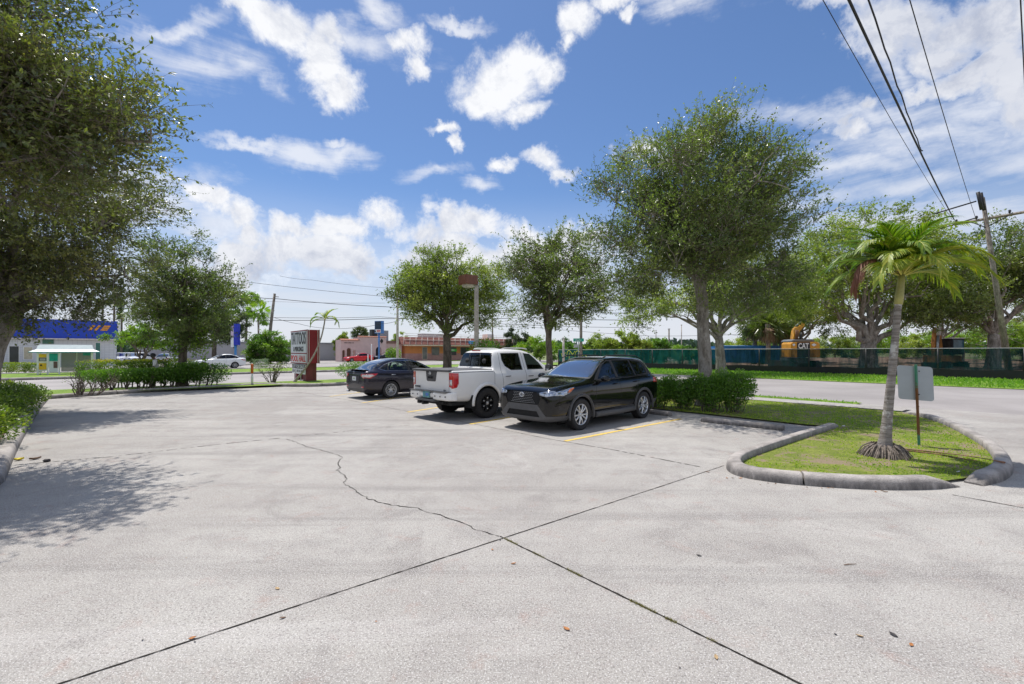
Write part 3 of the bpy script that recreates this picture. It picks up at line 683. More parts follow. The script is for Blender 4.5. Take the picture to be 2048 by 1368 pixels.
# -- two large oaks in the left planting bed
tree('oak_tree', 'huge dark glossy oak filling the top left corner, its crown overhanging the lot', (-8.9, 5.6, .09),
     [(0, 0, 0), (.1, .1, 1.2), (.2, .5, 2.4), (.4, 1.0, 3.4)], .27,
     [(-.2, 1.4, 6.3, 2.6, 1.9, 2.2), (1.1, 1.5, 5.1, 2.4, 1.7, 1.3), (-1.3, 1.3, 8.4, 2.2, 1.8, 1.7), (-2.6, .5, 7, 2.8, 2.0, 2.8), (1.9, 1.7, 5.2, 1.8, 1.5, 1.0), (.9, .5, 5.1, 2.1, 1.4, 1.2)],
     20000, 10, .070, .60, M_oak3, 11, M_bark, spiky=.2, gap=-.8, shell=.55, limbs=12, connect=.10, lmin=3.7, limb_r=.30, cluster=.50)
tree('oak_tree', 'big oak with a thick grey trunk at the left edge behind the low hedge', (-14.15, 12.7, .09),
     [(0, 0, 0), (-.05, 0, 1.0), (.12, .1, 2.0), (.5, .3, 2.8)], .30,
     [(.2, .3, 5.6, 3.2, 3.0, 2.3), (1.5, .9, 4.7, 2.2, 2.0, 1.4), (-.8, .5, 8, 3.4, 3.0, 2.4), (-2.8, 0, 5.5, 3.0, 2.6, 2.2), (.7, -.3, 4.1, 2.4, 1.7, 1.15), (1.7, 1.3, 6.3, 2.0, 2.0, 1.6), (.4, .4, 3.5, 2.2, 1.7, .85), (2.4, .8, 3.8, 1.3, 1.3, .9), (-1.5, .2, 3.7, 2.0, 1.8, .9), (1.9, .2, 3.2, 1.9, 1.4, .75), (2.1, .3, 2.75, 1.5, 1.2, .6, 1.6), (.7, .2, 2.8, 1.4, 1.2, .55, 1.6)],
     13500, 10, .078, .65, M_oak3, 12, M_bark, spiky=.15, gap=-.75, limbs=14, connect=.10, flare=1.3, limb_r=.72, lmin=2.15, cluster=.45)
# -- tree with vines by the far kerb
b_ = G(357, 776.5); b_ = Vector((-15.6, 22.2, .1))
st_tree = tree('street_tree', 'vine hung tree with a dark trunk standing in the hedge beside the walking person', b_,
     [(0, 0, 0), (.05, 0, 1.2), (.1, 0, 2.4), (.15, 0, 3.2)], .20,
     [(0, 0, 5.1, 2.3, 2.2, 1.9), (.2, 0, 3.6, 2.7, 2.4, 1.4), (1.2, 0, 4.3, 1.8, 1.7, 1.5), (-1.5, 0, 3.6, 1.3, 1.3, 1.2), (0, 0, 6.8, 1.2, 1.2, 1.2), (.9, -.2, 2.6, 1.5, 1.3, .9), (-.9, 0, 2.3, 1.0, 1.0, 1.0), (.2, 0, 1.7, .45, .45, 1.2, 3)],
     6200, 9, .088, .5, M_oakb, 13, M_bark2, spiky=.55, gap=-.62, limbs=11, cluster=.42)
r = np.random.default_rng(77); V_ = []; D_ = []
for k in range(26):
    a_ = r.uniform(0, 6.28); rr_ = r.uniform(.25, 1.5); top_ = r.uniform(2.4, 4.2); ln_ = r.uniform(.6, 2.0); n_ = int(ln_*55); t_ = r.uniform(0, 1, n_)
    V_.append(np.stack([rr_*math.cos(a_)+r.normal(0, .10, n_), rr_*math.sin(a_)*.8-.2+r.normal(0, .10, n_), top_-t_*ln_], 1)); D_.append(r.normal(size=(n_, 3))+np.array([0, 0, -.6]))
V_ = np.concatenate(V_); D_ = np.concatenate(D_); V, Q = leafgeo(V_, D_, r.uniform(.06, .12, len(V_)), .38, r); vt = npmesh('vine', V, Q, M_lime, st_tree, np.repeat(r.uniform(.1, .8, len(V_)), 4)); vt['kind'] = 'stuff'; vt['label'] = 'bright green hanging vines'
# -- the row of three trees in the strip behind the bays
u3 = W(14, 22.6, .04)
tree('street_tree', 'round bushy tree with a forked trunk between the dark sedan and the lamp post', (u3.x, u3.y, .04),
     [(0, 0, 0), (.03, 0, 1.2), (.0, 0, 2.1), (-.03, 0, 2.7)], .27,
     [(-.1, 0, 5.0, 3.0, 2.8, 2.1), (-1.5, 0, 4.6, 2.0, 2.0, 1.7), (1.7, 0, 4.2, 2.0, 1.9, 1.7), (.2, -.1, 6.3, 2.3, 2.0, 1.2), (-1.3, 0, 6.0, 1.6, 1.6, 1.25), (2.0, 0, 5.4, 1.5, 1.5, 1.2)],
     8000, 9, .092, .55, M_oak2, 14, M_bark2, spiky=.6, gap=-.72, limbs=9, limb_r=.72, connect=.15, lmin=2.9, cluster=.48)
u3 = W(14, 14.4, .04)
tree('street_tree', 'middle tree of the row, loose dark green crown above the roof of the black crossover', (u3.x, u3.y, .04),
     [(0, 0, 0), (.03, 0, 1.2), (-.05, 0, 2.1), (0, 0, 2.9)], .165,
     [(0.1, 0, 4.9, 2.2, 2.1, 1.9), (1.0, 0, 4.2, 1.7, 1.7, 1.4), (-1.1, 0, 4.6, 1.4, 1.4, 1.4), (.5, 0, 5.7, 1.7, 1.6, 1.0), (.0, 0, 3.2, 1.4, 1.4, .9), (-.6, 0, 5.8, 1.1, 1.1, 1.0)],
     4800, 9, .082, .48, M_oak, 15, M_bark2, spiky=.6, gap=-.45, limbs=9, limb_r=.7, cluster=.40)
b4 = Vector((6.02, 14.75, .04))
tree('street_tree', 'tallest tree of the row, wide airy crown with upright twigs over a stout grey trunk', b4,
     [(0, 0, 0), (.05, 0, 1.2), (-.03, 0, 2.3), (-.06, 0, 3.4), (-.2, 0, 4.1)], .225,
     [(-.4, 0, 6.6, 3.1, 3.0, 2.1), (-1.0, 0, 5.1, 2.9, 2.8, 1.6), (.8, 0, 5.3, 2.4, 2.4, 1.8), (-.5, 0, 7.8, 2.4, 2.3, 1.0), (1.0, 0, 7.3, 1.7, 1.7, 1.2), (-2.1, 0, 6.9, 1.4, 1.4, 1.2), (1.7, -.2, 4.2, 1.6, 1.6, 1.2), (-2.5, 0, 4.3, 1.4, 1.4, 1.1), (1.2, 0, 3.4, 1.5, 1.5, .85), (2.0, 0, 6.4, 1.2, 1.2, 1.0), (-1.0, 0, 3.9, 1.7, 1.6, .7)],
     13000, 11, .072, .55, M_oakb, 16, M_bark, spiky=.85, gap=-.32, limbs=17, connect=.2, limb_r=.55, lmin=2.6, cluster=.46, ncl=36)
# -- park trees beyond the screened fence
def at(px, Y, z=0.): return Vector(((px-CX)/F*Y, Y, z))
tree('park_oak', 'spreading oak with a massive low forked trunk behind the fence, right of the excavator', at(1737, 46),
     [(0, 0, 0), (0, 0, 1.3), (.0, 0, 2.6)], .85,
     [(-1, 0, 10.5, 8.0, 7, 3.6), (3.5, 0, 9.5, 6.0, 6, 3.0), (-5.5, 0, 8.5, 5.0, 5, 3.0), (0, 0, 13, 5.5, 5, 2.4), (6, 0, 6.2, 4, 4, 1.6), (-7.0, 0, 6.0, 3, 3, 1.8)],
     7600, 8, .21, 1.1, M_oak2, 17, M_bark, spiky=.3, gap=-.5, limbs=12, limb_r=.62, flare=1.2, shell=.4, lmin=4.6)
tree('park_oak', 'broad dark oak behind the fence at the right edge, behind the leaning utility pole', at(1985, 44),
     [(0, 0, 0), (.2, 0, 1.8), (.1, 0, 3.4)], .6,
     [(0, 0, 8.5, 6.0, 6, 3.2), (-4.5, 0, 6.8, 4.4, 4, 2.4), (4, 0, 9.0, 5, 5, 3.0), (1, 0, 12, 4, 4, 2.4), (-5.5, 0, 4.6, 3, 3, 1.2)],
     7800, 8, .20, 1.1, M_oak, 18, M_bark, spiky=.3, gap=-.6, limbs=12, limb_r=.6, lmin=3.6)
tree('park_oak', 'pale olive oak with long sideways limbs seen behind the trunk of the tallest tree', at(1443, 36),
     [(0, 0, 0), (-.1, 0, 1.5), (-.2, 0, 2.9)], .40,
     [(-3.2, 0, 6.1, 4.6, 4, 2.0), (2.8, 0, 6.8, 4.4, 4, 2.4), (-6.0, 0, 5.0, 2.6, 2.5, 1.4), (0, 0, 8, 4, 4, 2.0), (5.5, 0, 5.6, 3, 3, 1.6)],
     6600, 8, .15, .9, M_oak2, 19, M_bark, spiky=.3, gap=-.5, limbs=11, limb_r=.6, lmin=3.4, extra_limbs=[(-5.5, 0, 4.9), (-6.8, 0, 4.6)])
tree('park_oak', 'mid green oak beyond the yellow excavator', at(1600, 62),
     [(0, 0, 0), (0, 0, 2), (.1, 0, 3.6)], .45, [(0, 0, 8.5, 6.5, 6, 3.6), (-5, 0, 7.5, 4, 4, 3.0), (5.5, 0, 7, 4.4, 4, 3), (-1, 0, 5.2, 4, 4, 1.6)],
     4200, 8, .24, 1.2, M_oak2, 20, M_bark, spiky=.3, gap=-.7, limbs=8, lmin=3.6)
tree('park_oak', 'shaded oak behind the small excavator cab, between the two spreading oaks', at(1880, 62),
     [(0, 0, 0), (.2, 0, 2), (.1, 0, 3.4)], .5, [(0, 0, 8.0, 6.5, 6, 3.4), (-5, 0, 8.5, 4, 4, 2.6), (6.5, 0, 6.5, 5.0, 4, 3), (0, 0, 11, 4, 4, 2)],
     4300, 8, .24, 1.2, M_oak, 21, M_bark, spiky=.3, gap=-.7, limbs=9, lmin=3.2)
tree('park_tree', 'bright lime green tree in the sun behind the small excavator', at(1925, 74),
     [(0, 0, 0), (.2, 0, 1.4), (.1, 0, 2.2)], .2, [(0, 0, 4.0, 5.5, 4, 1.8), (7, 0, 4.4, 4.6, 4, 2.2), (12, 0, 3.4, 4, 4, 1.8)],
     2000, 8, .26, 1.1, M_lime, 22, M_bark, spiky=.2, gap=-.7, limbs=6)
# -- far left trees
tree('tall_tree', 'grey green tree behind the white sedan, left of the blue sign', at(428, 62), [(0, 0, 0), (0, 0, 1.5), (.1, 0, 3.4)], .32,
     [(.4, 0, 5.8, 3.1, 3, 2.7), (2.6, 0, 4.6, 2.8, 2.6, 2.4), (1, 0, 8.3, 2.2, 2, 1.6), (-2.4, 0, 5.2, 2.4, 2.4, 2.2)], 3600, 8, .20, .9, M_pine, 23, M_bark2, spiky=.3, gap=-.6, limbs=8)
tree('pine_tree', 'sparse pine with layered branches reaching right towards the tall palm', at(492, 90), [(0, 0, 0), (0, 0, 5), (.3, 0, 9.5)], .25,
     [(-.5, 0, 12.2, 3.0, 2.5, .7), (2.0, 0, 11.4, 2.0, 2, .6), (.2, 0, 9.0, 3.0, 2, .7), (-1.5, 0, 10.3, 2.2, 2, .6), (2.6, 0, 7.6, 1.6, 1.5, .5)], 1500, 9, .24, .9, M_lime, 24, M_bark2, spiky=.1, gap=-.6, limbs=9, limb_r=.4)
for i, (px, Y, hh) in enumerate(((205, 84, 14), (228, 80, 13), (243, 88, 12.5))):
    tree('pine_tree', ['thin pine behind the blue store, leftmost of the three', 'thin pine behind the blue store, middle of the three', 'thin pine just right of the blue store roof'][i], at(px, Y), [(0, 0, 0), (0, 0, hh*.5), (.1, 0, hh*.85)], .2,
     [(0, 0, hh, 1.6, 1.5, .8), (-1, 0, hh*.84, 1.5, 1.4, .5), (1.2, 0, hh*.76, 1.5, 1.4, .45), (-.5, 0, hh*.66, 1.6, 1.2, .4)], 520, 8, .24, .9, M_pine, 30+i, M_bark2, group='pines behind the store', spiky=.1, gap=-.7, limbs=8, limb_r=.35)
tree('ornamental_tree', 'small lime green tree with a V shaped trunk in front of the parked white vehicles', at(284, 44), [(0, 0, 0), (0, 0, .5), (0, 0, .8)], .16,
     [(-.2, 0, 3.1, 2.1, 2, 1.1), (-1.6, 0, 3.0, 1.6, 1.5, .8), (1.6, 0, 3.1, 1.9, 1.6, 1.3), (-2.3, 0, 3.6, .9, .9, .4)], 1500, 8, .17, .6, M_lime, 34, M_bark2, spiky=.3, gap=-.5, limbs=6, limb_r=.8, lmin=2.0)
tree('green_tree', 'dense round green tree behind the base of the leaning utility pole', at(540, 66), [(0, 0, 0), (0, 0, .4), (0, 0, .9)], .2,
     [(0, 0, 2.5, 2.6, 2.3, 1.9), (-1.8, 0, 1.6, 1.9, 1.6, 1.4), (2.0, 0, 1.7, 1.8, 1.6, 1.5), (0, 0, 1.2, 2.8, 1.5, 1.0)], 5200, 8, .18, .6, M_bush, 35, M_bark2, spiky=.3, gap=-.8, limbs=7)
for i, (px, Y, w, h, mt, lb) in enumerate(((1245, 62, 3.4, 4.4, M_oak2, 'leafy olive thicket tree right of the street name sign'), (1310, 66, 3.2, 3.6, M_bush, 'green thicket tree nearest the tallest tree trunk, left of it'), (1195, 70, 2.8, 4.0, M_oak2, 'low olive tree directly behind the street name sign'),
                                           (1080, 84, 4.2, 4.2, M_lime, 'pale green tree right of the orange shops'), (1135, 96, 4, 4.2, M_bush, 'green scrub tree behind the concrete pole, left of the street name sign'), (1030, 100, 3.5, 6.8, M_pine, 'grey green tree standing behind the orange shops'),
                                           (1365, 84, 3.0, 2.6, M_bush, 'small far green tree just left of the tallest tree trunk'), (1490, 95, 4.5, 5.2, M_oak2, 'pale feathery tree beyond the white trailers'), (800, 118, 3, 6.6, M_oak2, 'small palm like tree top above the shop roof'),
                                           (684, 88, 1.6, 5.2, M_oak2, 'narrow leafy tree at the left corner of the pink arcade building'),
                                           (1670, 92, 5, 5.6, M_oak2, 'pale leafy tree between the excavator boom and the massive oak trunk'), (1790, 98, 6, 6.5, M_lime, 'pale green tree in the gap right of the massive oak trunk'), (1850, 88, 5, 5.2, M_oak2, 'olive tree seen left of the small excavator'), (1980, 84, 6, 6.0, M_bush, 'green tree filling the gap behind the leaning utility pole'), (2045, 80, 5, 7.0, M_oak2, 'leafy tree at the far right edge behind the fence'), (1560, 105, 6, 4.6, M_bush, 'low green tree behind the four cabbage palms'), (1730, 110, 7, 5, M_bush, 'low dark green tree far behind the massive oak trunk'))):
    tree('background_tree', lb, at(px, Y), [(0, 0, 0), (0, 0, .5), (0, 0, 1.)], .14,
         [(0, 0, h*.6, w*.7, w*.7, h*.4), (-w*.5, 0, h*.42, w*.55, w*.5, h*.36), (w*.5, 0, h*.45, w*.55, w*.5, h*.38)], 1900, 8, .25, .8, mt, 40+i, M_bark2, spiky=.3, gap=-.8, limbs=6)
# distant wooded skyline
r = np.random.default_rng(5); n = 26000; X = r.uniform(-900, 900, n); Y = r.uniform(520, 600, n)
hh = 6.5+3.5*np.sin(X*.011)+2.5*np.sin(X*.037+1)+1.5*np.sin(X*.13); Pn = np.stack([X, Y, r.uniform(0, 1, n)**.7*np.maximum(hh, 3)], 1)
V, Q = leafgeo(Pn, r.normal(size=(n, 3))+np.array([0, 0, .5]), r.uniform(4, 8, n), .35, r)
tag(npmesh('distant_woods', V, Q, leafmat('far_woods', [(.07, .11, .09), (.10, .15, .12)], .8, .1, spec=.1), None, np.repeat(r.uniform(0, 1, n), 4)), 'distant line of woods along the horizon', 'woods', kind='stuff')

# -- hedges and bushes : each its own thing with stems and foliage
def bush(name, label, base, ells, n, ls, mat, seed, stems=6, cat='bush', group=None, stem_h=.5, stem_r=.016, gap=-.9, wd=.32, top_flat=None, rz=0, box=None, shell=.33, stem_spread=.3, fl_up=.35, dull=None):
    r = np.random.default_rng(seed); rnd = random.Random(seed); root = empty(name, base, label, cat, group, rz)
    if box:      # clipped hedge: length, depth, z0, z1
        Lx, Dy, z0, z1 = box; m = int(n*1.3); u = r.uniform(-1, 1, (m, 3)); k = np.abs(u).argmax(1); e = r.uniform(.72, 1.04, m)
        u[np.arange(m), k] = np.sign(u[np.arange(m), k])*e
        Pn = np.stack([u[:, 0]*Lx/2*(1+.03*np.sin(9*u[:, 2])), u[:, 1]*Dy/2, z0+(u[:, 2]+1)/2*(z1-z0)], 1); Pn += .05*np.stack([clump(Pn, 5, seed+k_) for k_ in range(3)], 1)
        Dv = unit(u+r.normal(0, .5, u.shape)); ells = [(x, 0, (z0+z1)/2, .2, Dy/2, (z1-z0)/2) for x in np.linspace(-Lx/2*.85, Lx/2*.85, max(3, int(Lx/.5)))]
    else:
        B = np.array(ells, float); vol = B[:, 3]*B[:, 4]*B[:, 5]; m = int(n*1.6); k = r.choice(len(B), m, p=vol/vol.sum()); Dv = unit(r.normal(size=(m, 3))); rr = r.uniform(0, 1, m)**shell
        Pn = B[k, :3]+Dv*rr[:, None]*B[k, 3:6]
    keep = (clump(Pn, 7, seed+2)+r.normal(0, .3, len(Pn)) > gap) & (Pn[:, 2] > .03)
    Pn, Dv = Pn[keep][:n], Dv[keep][:n]; m = len(Pn)
    V, Q = leafgeo(Pn, Dv*.6+r.normal(0, .6, (m, 3))+np.array([0, 0, fl_up]), ls*r.uniform(.6, 1.3, m), wd, r, .6)
    zz = (Pn[:, 2]-Pn[:, 2].min())/max(.01, np.ptp(Pn[:, 2])); top_tone = (dull or .35)*np.clip((zz-.82)/.18, 0, 1)  # leaf tone shifts lighter towards the top of the bush
    v = np.clip(.34+.16*clump(Pn, 3, seed)+top_tone+r.normal(0, .14, m), 0, 1)
    npmesh('foliage', V, Q, mat, root, np.repeat(v, 4))
    S = MB()
    for i in range(stems):
        e = ells[rnd.randrange(len(ells))]; tx = Vector((e[0]+rnd.uniform(-.6, .6)*e[3], e[1]+rnd.uniform(-.6, .6)*e[4], e[2]+rnd.uniform(-.3, .8)*e[5]))
        b0 = Vector((tx.x*(1-stem_spread)+rnd.uniform(-.06, .06), tx.y*.3, 0)); ps = bez(b0, tx, .05, 4, rnd, .03); S.tube(ps, [stem_r*(1-.18*q) for q in range(5)], 5, 0, False)
        for _ in range(3):
            q = ps[rnd.randint(1, 3)]; e2 = q+Vector((rnd.uniform(-.35, .35), rnd.uniform(-.2, .2), rnd.uniform(.1, .4))); S.tube(bez(q, e2, .02, 3, rnd, .02), [stem_r*.5, stem_r*.4, stem_r*.3, stem_r*.15], 4, 0, False)
    S.build('stems', M_bark2, root, normals=False); return root
# left foreground hedge in the bed, lobes in a row beside the kerb
lk = offs(resample(LK, .1), .85); i0 = 0
def onbed(s, d):     # point s metres of depth (Y) beside the left kerb, d metres left of its face
    q = min(offs(resample(LK, .1), d), key=lambda p: abs(p.y-s)); return Vector((q.x, q.y, .09))
HL = [(7.4, 1.0, .45, .9, 'nearest dark green shrub of the left hedge, cut off by the frame'), (9.3, 1.0, .48, .9, 'broad yellow green shrub of the left hedge beside the kerb'), (11.4, .95, .46, .85, 'yellow green shrub of the left hedge next to the oak trunk'), (13.4, .9, .40, .8, 'last green shrub of the left hedge, close to the far corner')]
for i, (y, d, hz_, w, lb) in enumerate(HL):
    bush('hedge_shrub', lb, onbed(y, d), [(0, 0, hz_, .62, 1.15, hz_), (.1, .7, hz_*.8, .5, .7, hz_*.8), (-.4, -.4, hz_*1.1, .6, .8, hz_*.9)], 9500, .055, M_hedgey, 60+i, stems=10, group='shrubs of the left hedge', gap=-1.9)
bush('bare_shrub', 'leafless purplish shrub at the far left corner of the lot', Vector((-16.2, 17.6, .1)), [(0, 0, .55, .5, .4, .45), (1.1, .1, .62, .8, .3, .25)], 90, .05, M_redtip, 66, stems=26, stem_r=.020, stem_spread=.55)
# hedge along the far kerb
def onfar(px, back): 
    a = (px-CX)/F; q = min(offs(resample(FK, .2), back), key=lambda p: abs(p.x/p.y-a)); return Vector((q.x, q.y, .1))
RZ = math.atan2(UA.y, UA.x)
for i, (px, w, h, z0, lb) in enumerate(((232, 1.1, 0.88, .30, 'clipped hedge shrub at the left end of the far row, bushy and low'), (268, 1.0, 0.88, .25, 'clipped hedge shrub with a dark bare stem, second from the left in the far row'), (303, .9, 0.88, .22, 'clipped hedge shrub left of the walking person'),
                                        (335, .8, 0.88, .18, 'clipped hedge shrub between the person and the vine hung trunk'), (372, .8, 1.1, .15, 'dark hedge shrub just right of the vine hung trunk'), (410, 1.0, 1.05, .05, 'rounded hedge shrub ending the far row, in front of the white sedan'))):
    bush('hedge_shrub', lb, onfar(px, 1.0), [(0, 0, (z0+h)/2, w*.85, .5, (h-z0)/2), (-w*.55, 0, (z0+h)/2+.04, w*.6, .5, (h-z0)/2*.9), (w*.55, 0, (z0+h)/2+.02, w*.6, .5, (h-z0)/2*.9), (0, 0, h-.12, w*1.1, .45, .14)], 4600, .066, M_bush, 70+i, stems=5, stem_r=.03, group='shrubs of the far hedge', rz=RZ, gap=-1.6, dull=.35)
for i, (px, lb) in enumerate(((222, 'flat clipped yellow topped hedge behind the left end of the far shrubs'), (262, 'flat clipped yellow topped hedge behind the far shrubs, left of the walking person'), (345, 'flat clipped yellow topped hedge right of the walking person'), (303, 'flat clipped yellow topped hedge directly behind the walking person'))):
    bush('clipped_hedge', lb, onfar(px, 2.7), None, 3000, .065, M_redtip, 120+i, box=(2.1 if i < 3 else 1.4, .8, .45, 1.22), stems=6, stem_r=.03, group='yellow topped hedge by the far kerb', dull=.75, rz=RZ, gap=-2)
bush('sparse_shrub', 'sparse shrub with twisted bare stems left of the maroon sign', onfar(548, 1.0), [(-.35, 0, .72, .5, .4, .28), (.4, 0, .78, .5, .4, .26), (0, 0, .9, .7, .4, .15)], 620, .055, M_redtip, 80, stems=14, stem_r=.022, stem_spread=.75, rz=RZ)
bush('round_shrub', 'round green shrub behind the tail of the dark sedan', onfar(703, .9), [(0, 0, .62, .95, .5, .45), (.5, 0, .75, .7, .5, .35)], 3000, .06, M_bush, 81, stems=6, rz=RZ, gap=-1.6, dull=.5)
bush('clipped_shrub', 'clipped grey green shrub on the grass median right of the white sedan', at(521, 47, .1), None, 2000, .07, M_sage, 82, box=(1.35, 1.0, .02, .85), stems=3)
for i, (px, lb) in enumerate(((12, 'left part of the clipped hedge beside the bus shelter'), (40, 'middle part of the clipped hedge left of the bus shelter'), (68, 'right part of the clipped hedge touching the bus shelter panel'))):
    bush('clipped_hedge', lb, at(px, 36.6, .1), None, 1500, .08, M_hedgey, 83+i, box=(1.35, .8, .05, .72), stems=3, group='clipped hedge by the bus shelter', dull=.6)
# hedge behind the black crossover and under the tallest tree
for i, (px, Y, w, h, lb) in enumerate(((1318, 14.3, .75, .84, 'leafy green shrub touching the rear of the black crossover'), (1366, 13.9, .68, .88, 'leafy green shrub left of the tallest tree trunk'), (1418, 13.3, .55, .98, 'leafy green shrub in front of the tallest tree trunk'),
                                       (1466, 13.1, .72, 1.10, 'bright rounded shrub at the right end of the hedge by the wheel stop'), (1275, 15.2, .8, 1.0, 'shrub mostly hidden behind the black crossover'))):
    bush('hedge_shrub', lb, at(px, Y, .04), [(0, 0, h*.60, w*.8, .62, h*.38), (-.25, .1, h*.78, w*.42, .45, h*.34), (.3, 0, h*.66, w*.4, .45, h*.36), (.1, -.2, h*.80, w*.25, .3, h*.32), (.0, 0, h*.34, w*.45, .4, h*.3)], 6800, .056, M_bush, 90+i, stems=20, stem_r=.012, group='shrubs under the tallest tree', gap=-1.0, dull=.45)
bush('hedge_shrub', 'dense round bush beside the lamp post, behind the white pickup', W(14.3, 19.6, .04), [(0, 0, 1.2, 1.0, 1.0, 1.15), (.3, 0, 1.6, .8, .8, .8), (-.45, 0, .8, .7, .8, .8)], 7000, .08, M_bush, 96, stems=8, gap=-1.6)
for i, (px, lb) in enumerate(((781, 'small lime bush right of the dark suv'), (792, 'small lime bush beside the concrete pole'))):
    bush('lime_bush', lb, at(px, 76, 0), [(0, 0, 1.2, .8, .8, 1.2)], 420, .26, M_lime, 98+i, stems=4, stem_r=.03)
bush('climber', 'tall climbing shrub growing on the pink arcade wall', at(722, 86, 0), [(0, 0, 2.0, 1.5, .6, 1.6), (.6, 0, 2.9, 1.3, .5, .7)], 900, .24, M_oak2, 101, stems=6, stem_r=.05)
for i, (px, w) in enumerate(((1450, 5), )):
    pass

# -- palms
M_frond = leafmat('palm_leaflets', [(.035, .10, .012), (.10, .21, .018), (.27, .36, .03), (.58, .50, .05)], .48, .36, spec=.7, tcol=(1.5, 1.6, .5))
M_dead = leafmat('dead_palm_leaflets', [(.10, .035, .02), (.20, .075, .04), (.30, .14, .08)], .6, .2)
M_rachis = pm('palm_rachis', (.50, .46, .09), .5, 0, .2, 8); M_crownshaft = pm('palm_crownshaft', (.32, .30, .10), .45, 0, .3, 5, dirt=((.30, .19, .08), .6))
def frond(b, V_, Q_, v_, o, az, el, Ln, ll, r, droop=1.2, ang=.9, npair=34, wd=.016, vee=.5, hue=.5, twist=0, stem=.12):
    """arching rachis with leaflets on both sides"""
    h = Vector((math.cos(az), math.sin(az), 0)); p = Vector(o); pts = [p.copy()]; e = el; n = 14
    for i in range(n):
        d = h*math.cos(e)+Vector((0, 0, math.sin(e))); p = p+d*Ln/n; pts.append(p.copy()); e -= droop/n*(.4+1.4*i/n)
    b.tube(pts, [.014*(1-.85*i/n) for i in range(n+1)], 5, 0, False)
    for k in range(npair):
        t = stem+(1-stem)*k/(npair-1); f = t*n; i = min(n-1, int(f)); q = pts[i].lerp(pts[i+1], f-i); d = (pts[i+1]-pts[i]).normalized()
        sidev = d.cross(Vector((0, 0, 1))); sidev = sidev.normalized() if sidev.length > .05 else h.cross(Vector((0, 0, 1))); upv = sidev.cross(d)
        if twist: sidev, upv = sidev*math.cos(twist)+upv*math.sin(twist), upv*math.cos(twist)-sidev*math.sin(twist)
        L0 = ll*(math.sin(min(1, t*1.15+.12)*math.pi*.93)**.55)*r.uniform(.85, 1.1)
        for s in (-1, 1):
            a = ang*(1-.45*t)*r.uniform(.88, 1.1); dd = (d*math.cos(a)+sidev*s*math.sin(a)*math.cos(vee)+upv*math.sin(a)*math.sin(vee)).normalized()
            nn = dd.cross(d).normalized(); wv = dd.cross(nn).normalized()*wd; c = q; m = 3; base_i = sum(len(x) for x in V_)
            col = np.clip(hue+r.normal(0, .12), 0, 1); vs = []
            for j in range(m+1):
                w_ = (1., 1.05, .7, .08)[j]; vs += [c+wv*w_, c-wv*w_]
                dd = (dd+Vector((0, 0, -.15-.16*j*droop*.6))).normalized(); c = c+dd*L0/m
            V_.append([tuple(x) for x in vs]); Q_ += [(base_i+2*j, base_i+2*j+1, base_i+2*j+3, base_i+2*j+2) for j in range(m)]; v_ += [col]*(2*m+2)
def palm(name, label, base, trunk, tr, crown, fr, seed, crownshaft=None, roots=True, trunkmat=None, fmat=None, cat='palm', wd=.016, group=None):
    r = np.random.default_rng(seed); rnd = random.Random(seed); root = empty(name, base, label, cat, group); T = MB()
    tp = resample(smoothp([Vector(p) for p in trunk], 3), .03 if tr[0] > .05 and len(fr) > 9 else .1); n = len(tp)
    rad = []
    for i, p in enumerate(tp):
        t = i/(n-1); q = tr[0]+(tr[1]-tr[0])*t**.6+tr[2]*math.exp(-p.z/.16); rad.append(q*(1+.018*math.sin(p.z*95))*(1+.01*rnd.uniform(-1, 1)))
    T.tube(tp, rad, 16, 0, True, True, .01); T.build('trunk', trunkmat or M_palmtrunk, root, normals=False)
    if crownshaft:
        c = MB(); a, b_, r1, r2 = crownshaft; a, b_ = Vector(a), Vector(b_); c.tube([a, a.lerp(b_, .3), a.lerp(b_, .7), b_], [r1, r1*1.06, r1*.9, r2], 12); c.build('crownshaft', M_crownshaft, root)
    groups = {}
    for f in fr:
        mt = f.pop('mat', None); rb = MB(); V_, Q_, v_ = [], [], []; frond(rb, V_, Q_, v_, crown, r=r, wd=f.pop('wd', wd), **f)
        V_ = np.array([p for x in V_ for p in x]); o = npmesh('frond', V_, np.array(Q_), mt or fmat or M_frond, root, np.array(v_)); rb.build('rachis', M_rachis if mt is None else M_dry[1], o, normals=False)
    return root
t = NT('palm_trunk'); bnd = t.noise(3, 6, .7, stretch=(.8, .8, 11), dist=.6); n2 = t.noise(5, 6, .65); n3 = t.noise(40, 4, .6)
c = t.mix(t.mr(bnd, .38, .62), (.20, .17, .15), (.36, .325, .30)); c = t.mix(t.mr(n2, .54, .62, 0, .85), c, (.60, .58, .55)); c = t.mix(t.mr(t.noise(2.3, 5, .7), .55, .63, 0, .75), c, (.075, .055, .045))
M_palmtrunk = t.done(t.bsdf(c, .9, 0, .25, 0, t.math('ADD', bnd, t.math('MULTIPLY', n3, .5)), .8, .02))
pb = Vector((6.06, 7.66, .035))
fr = []
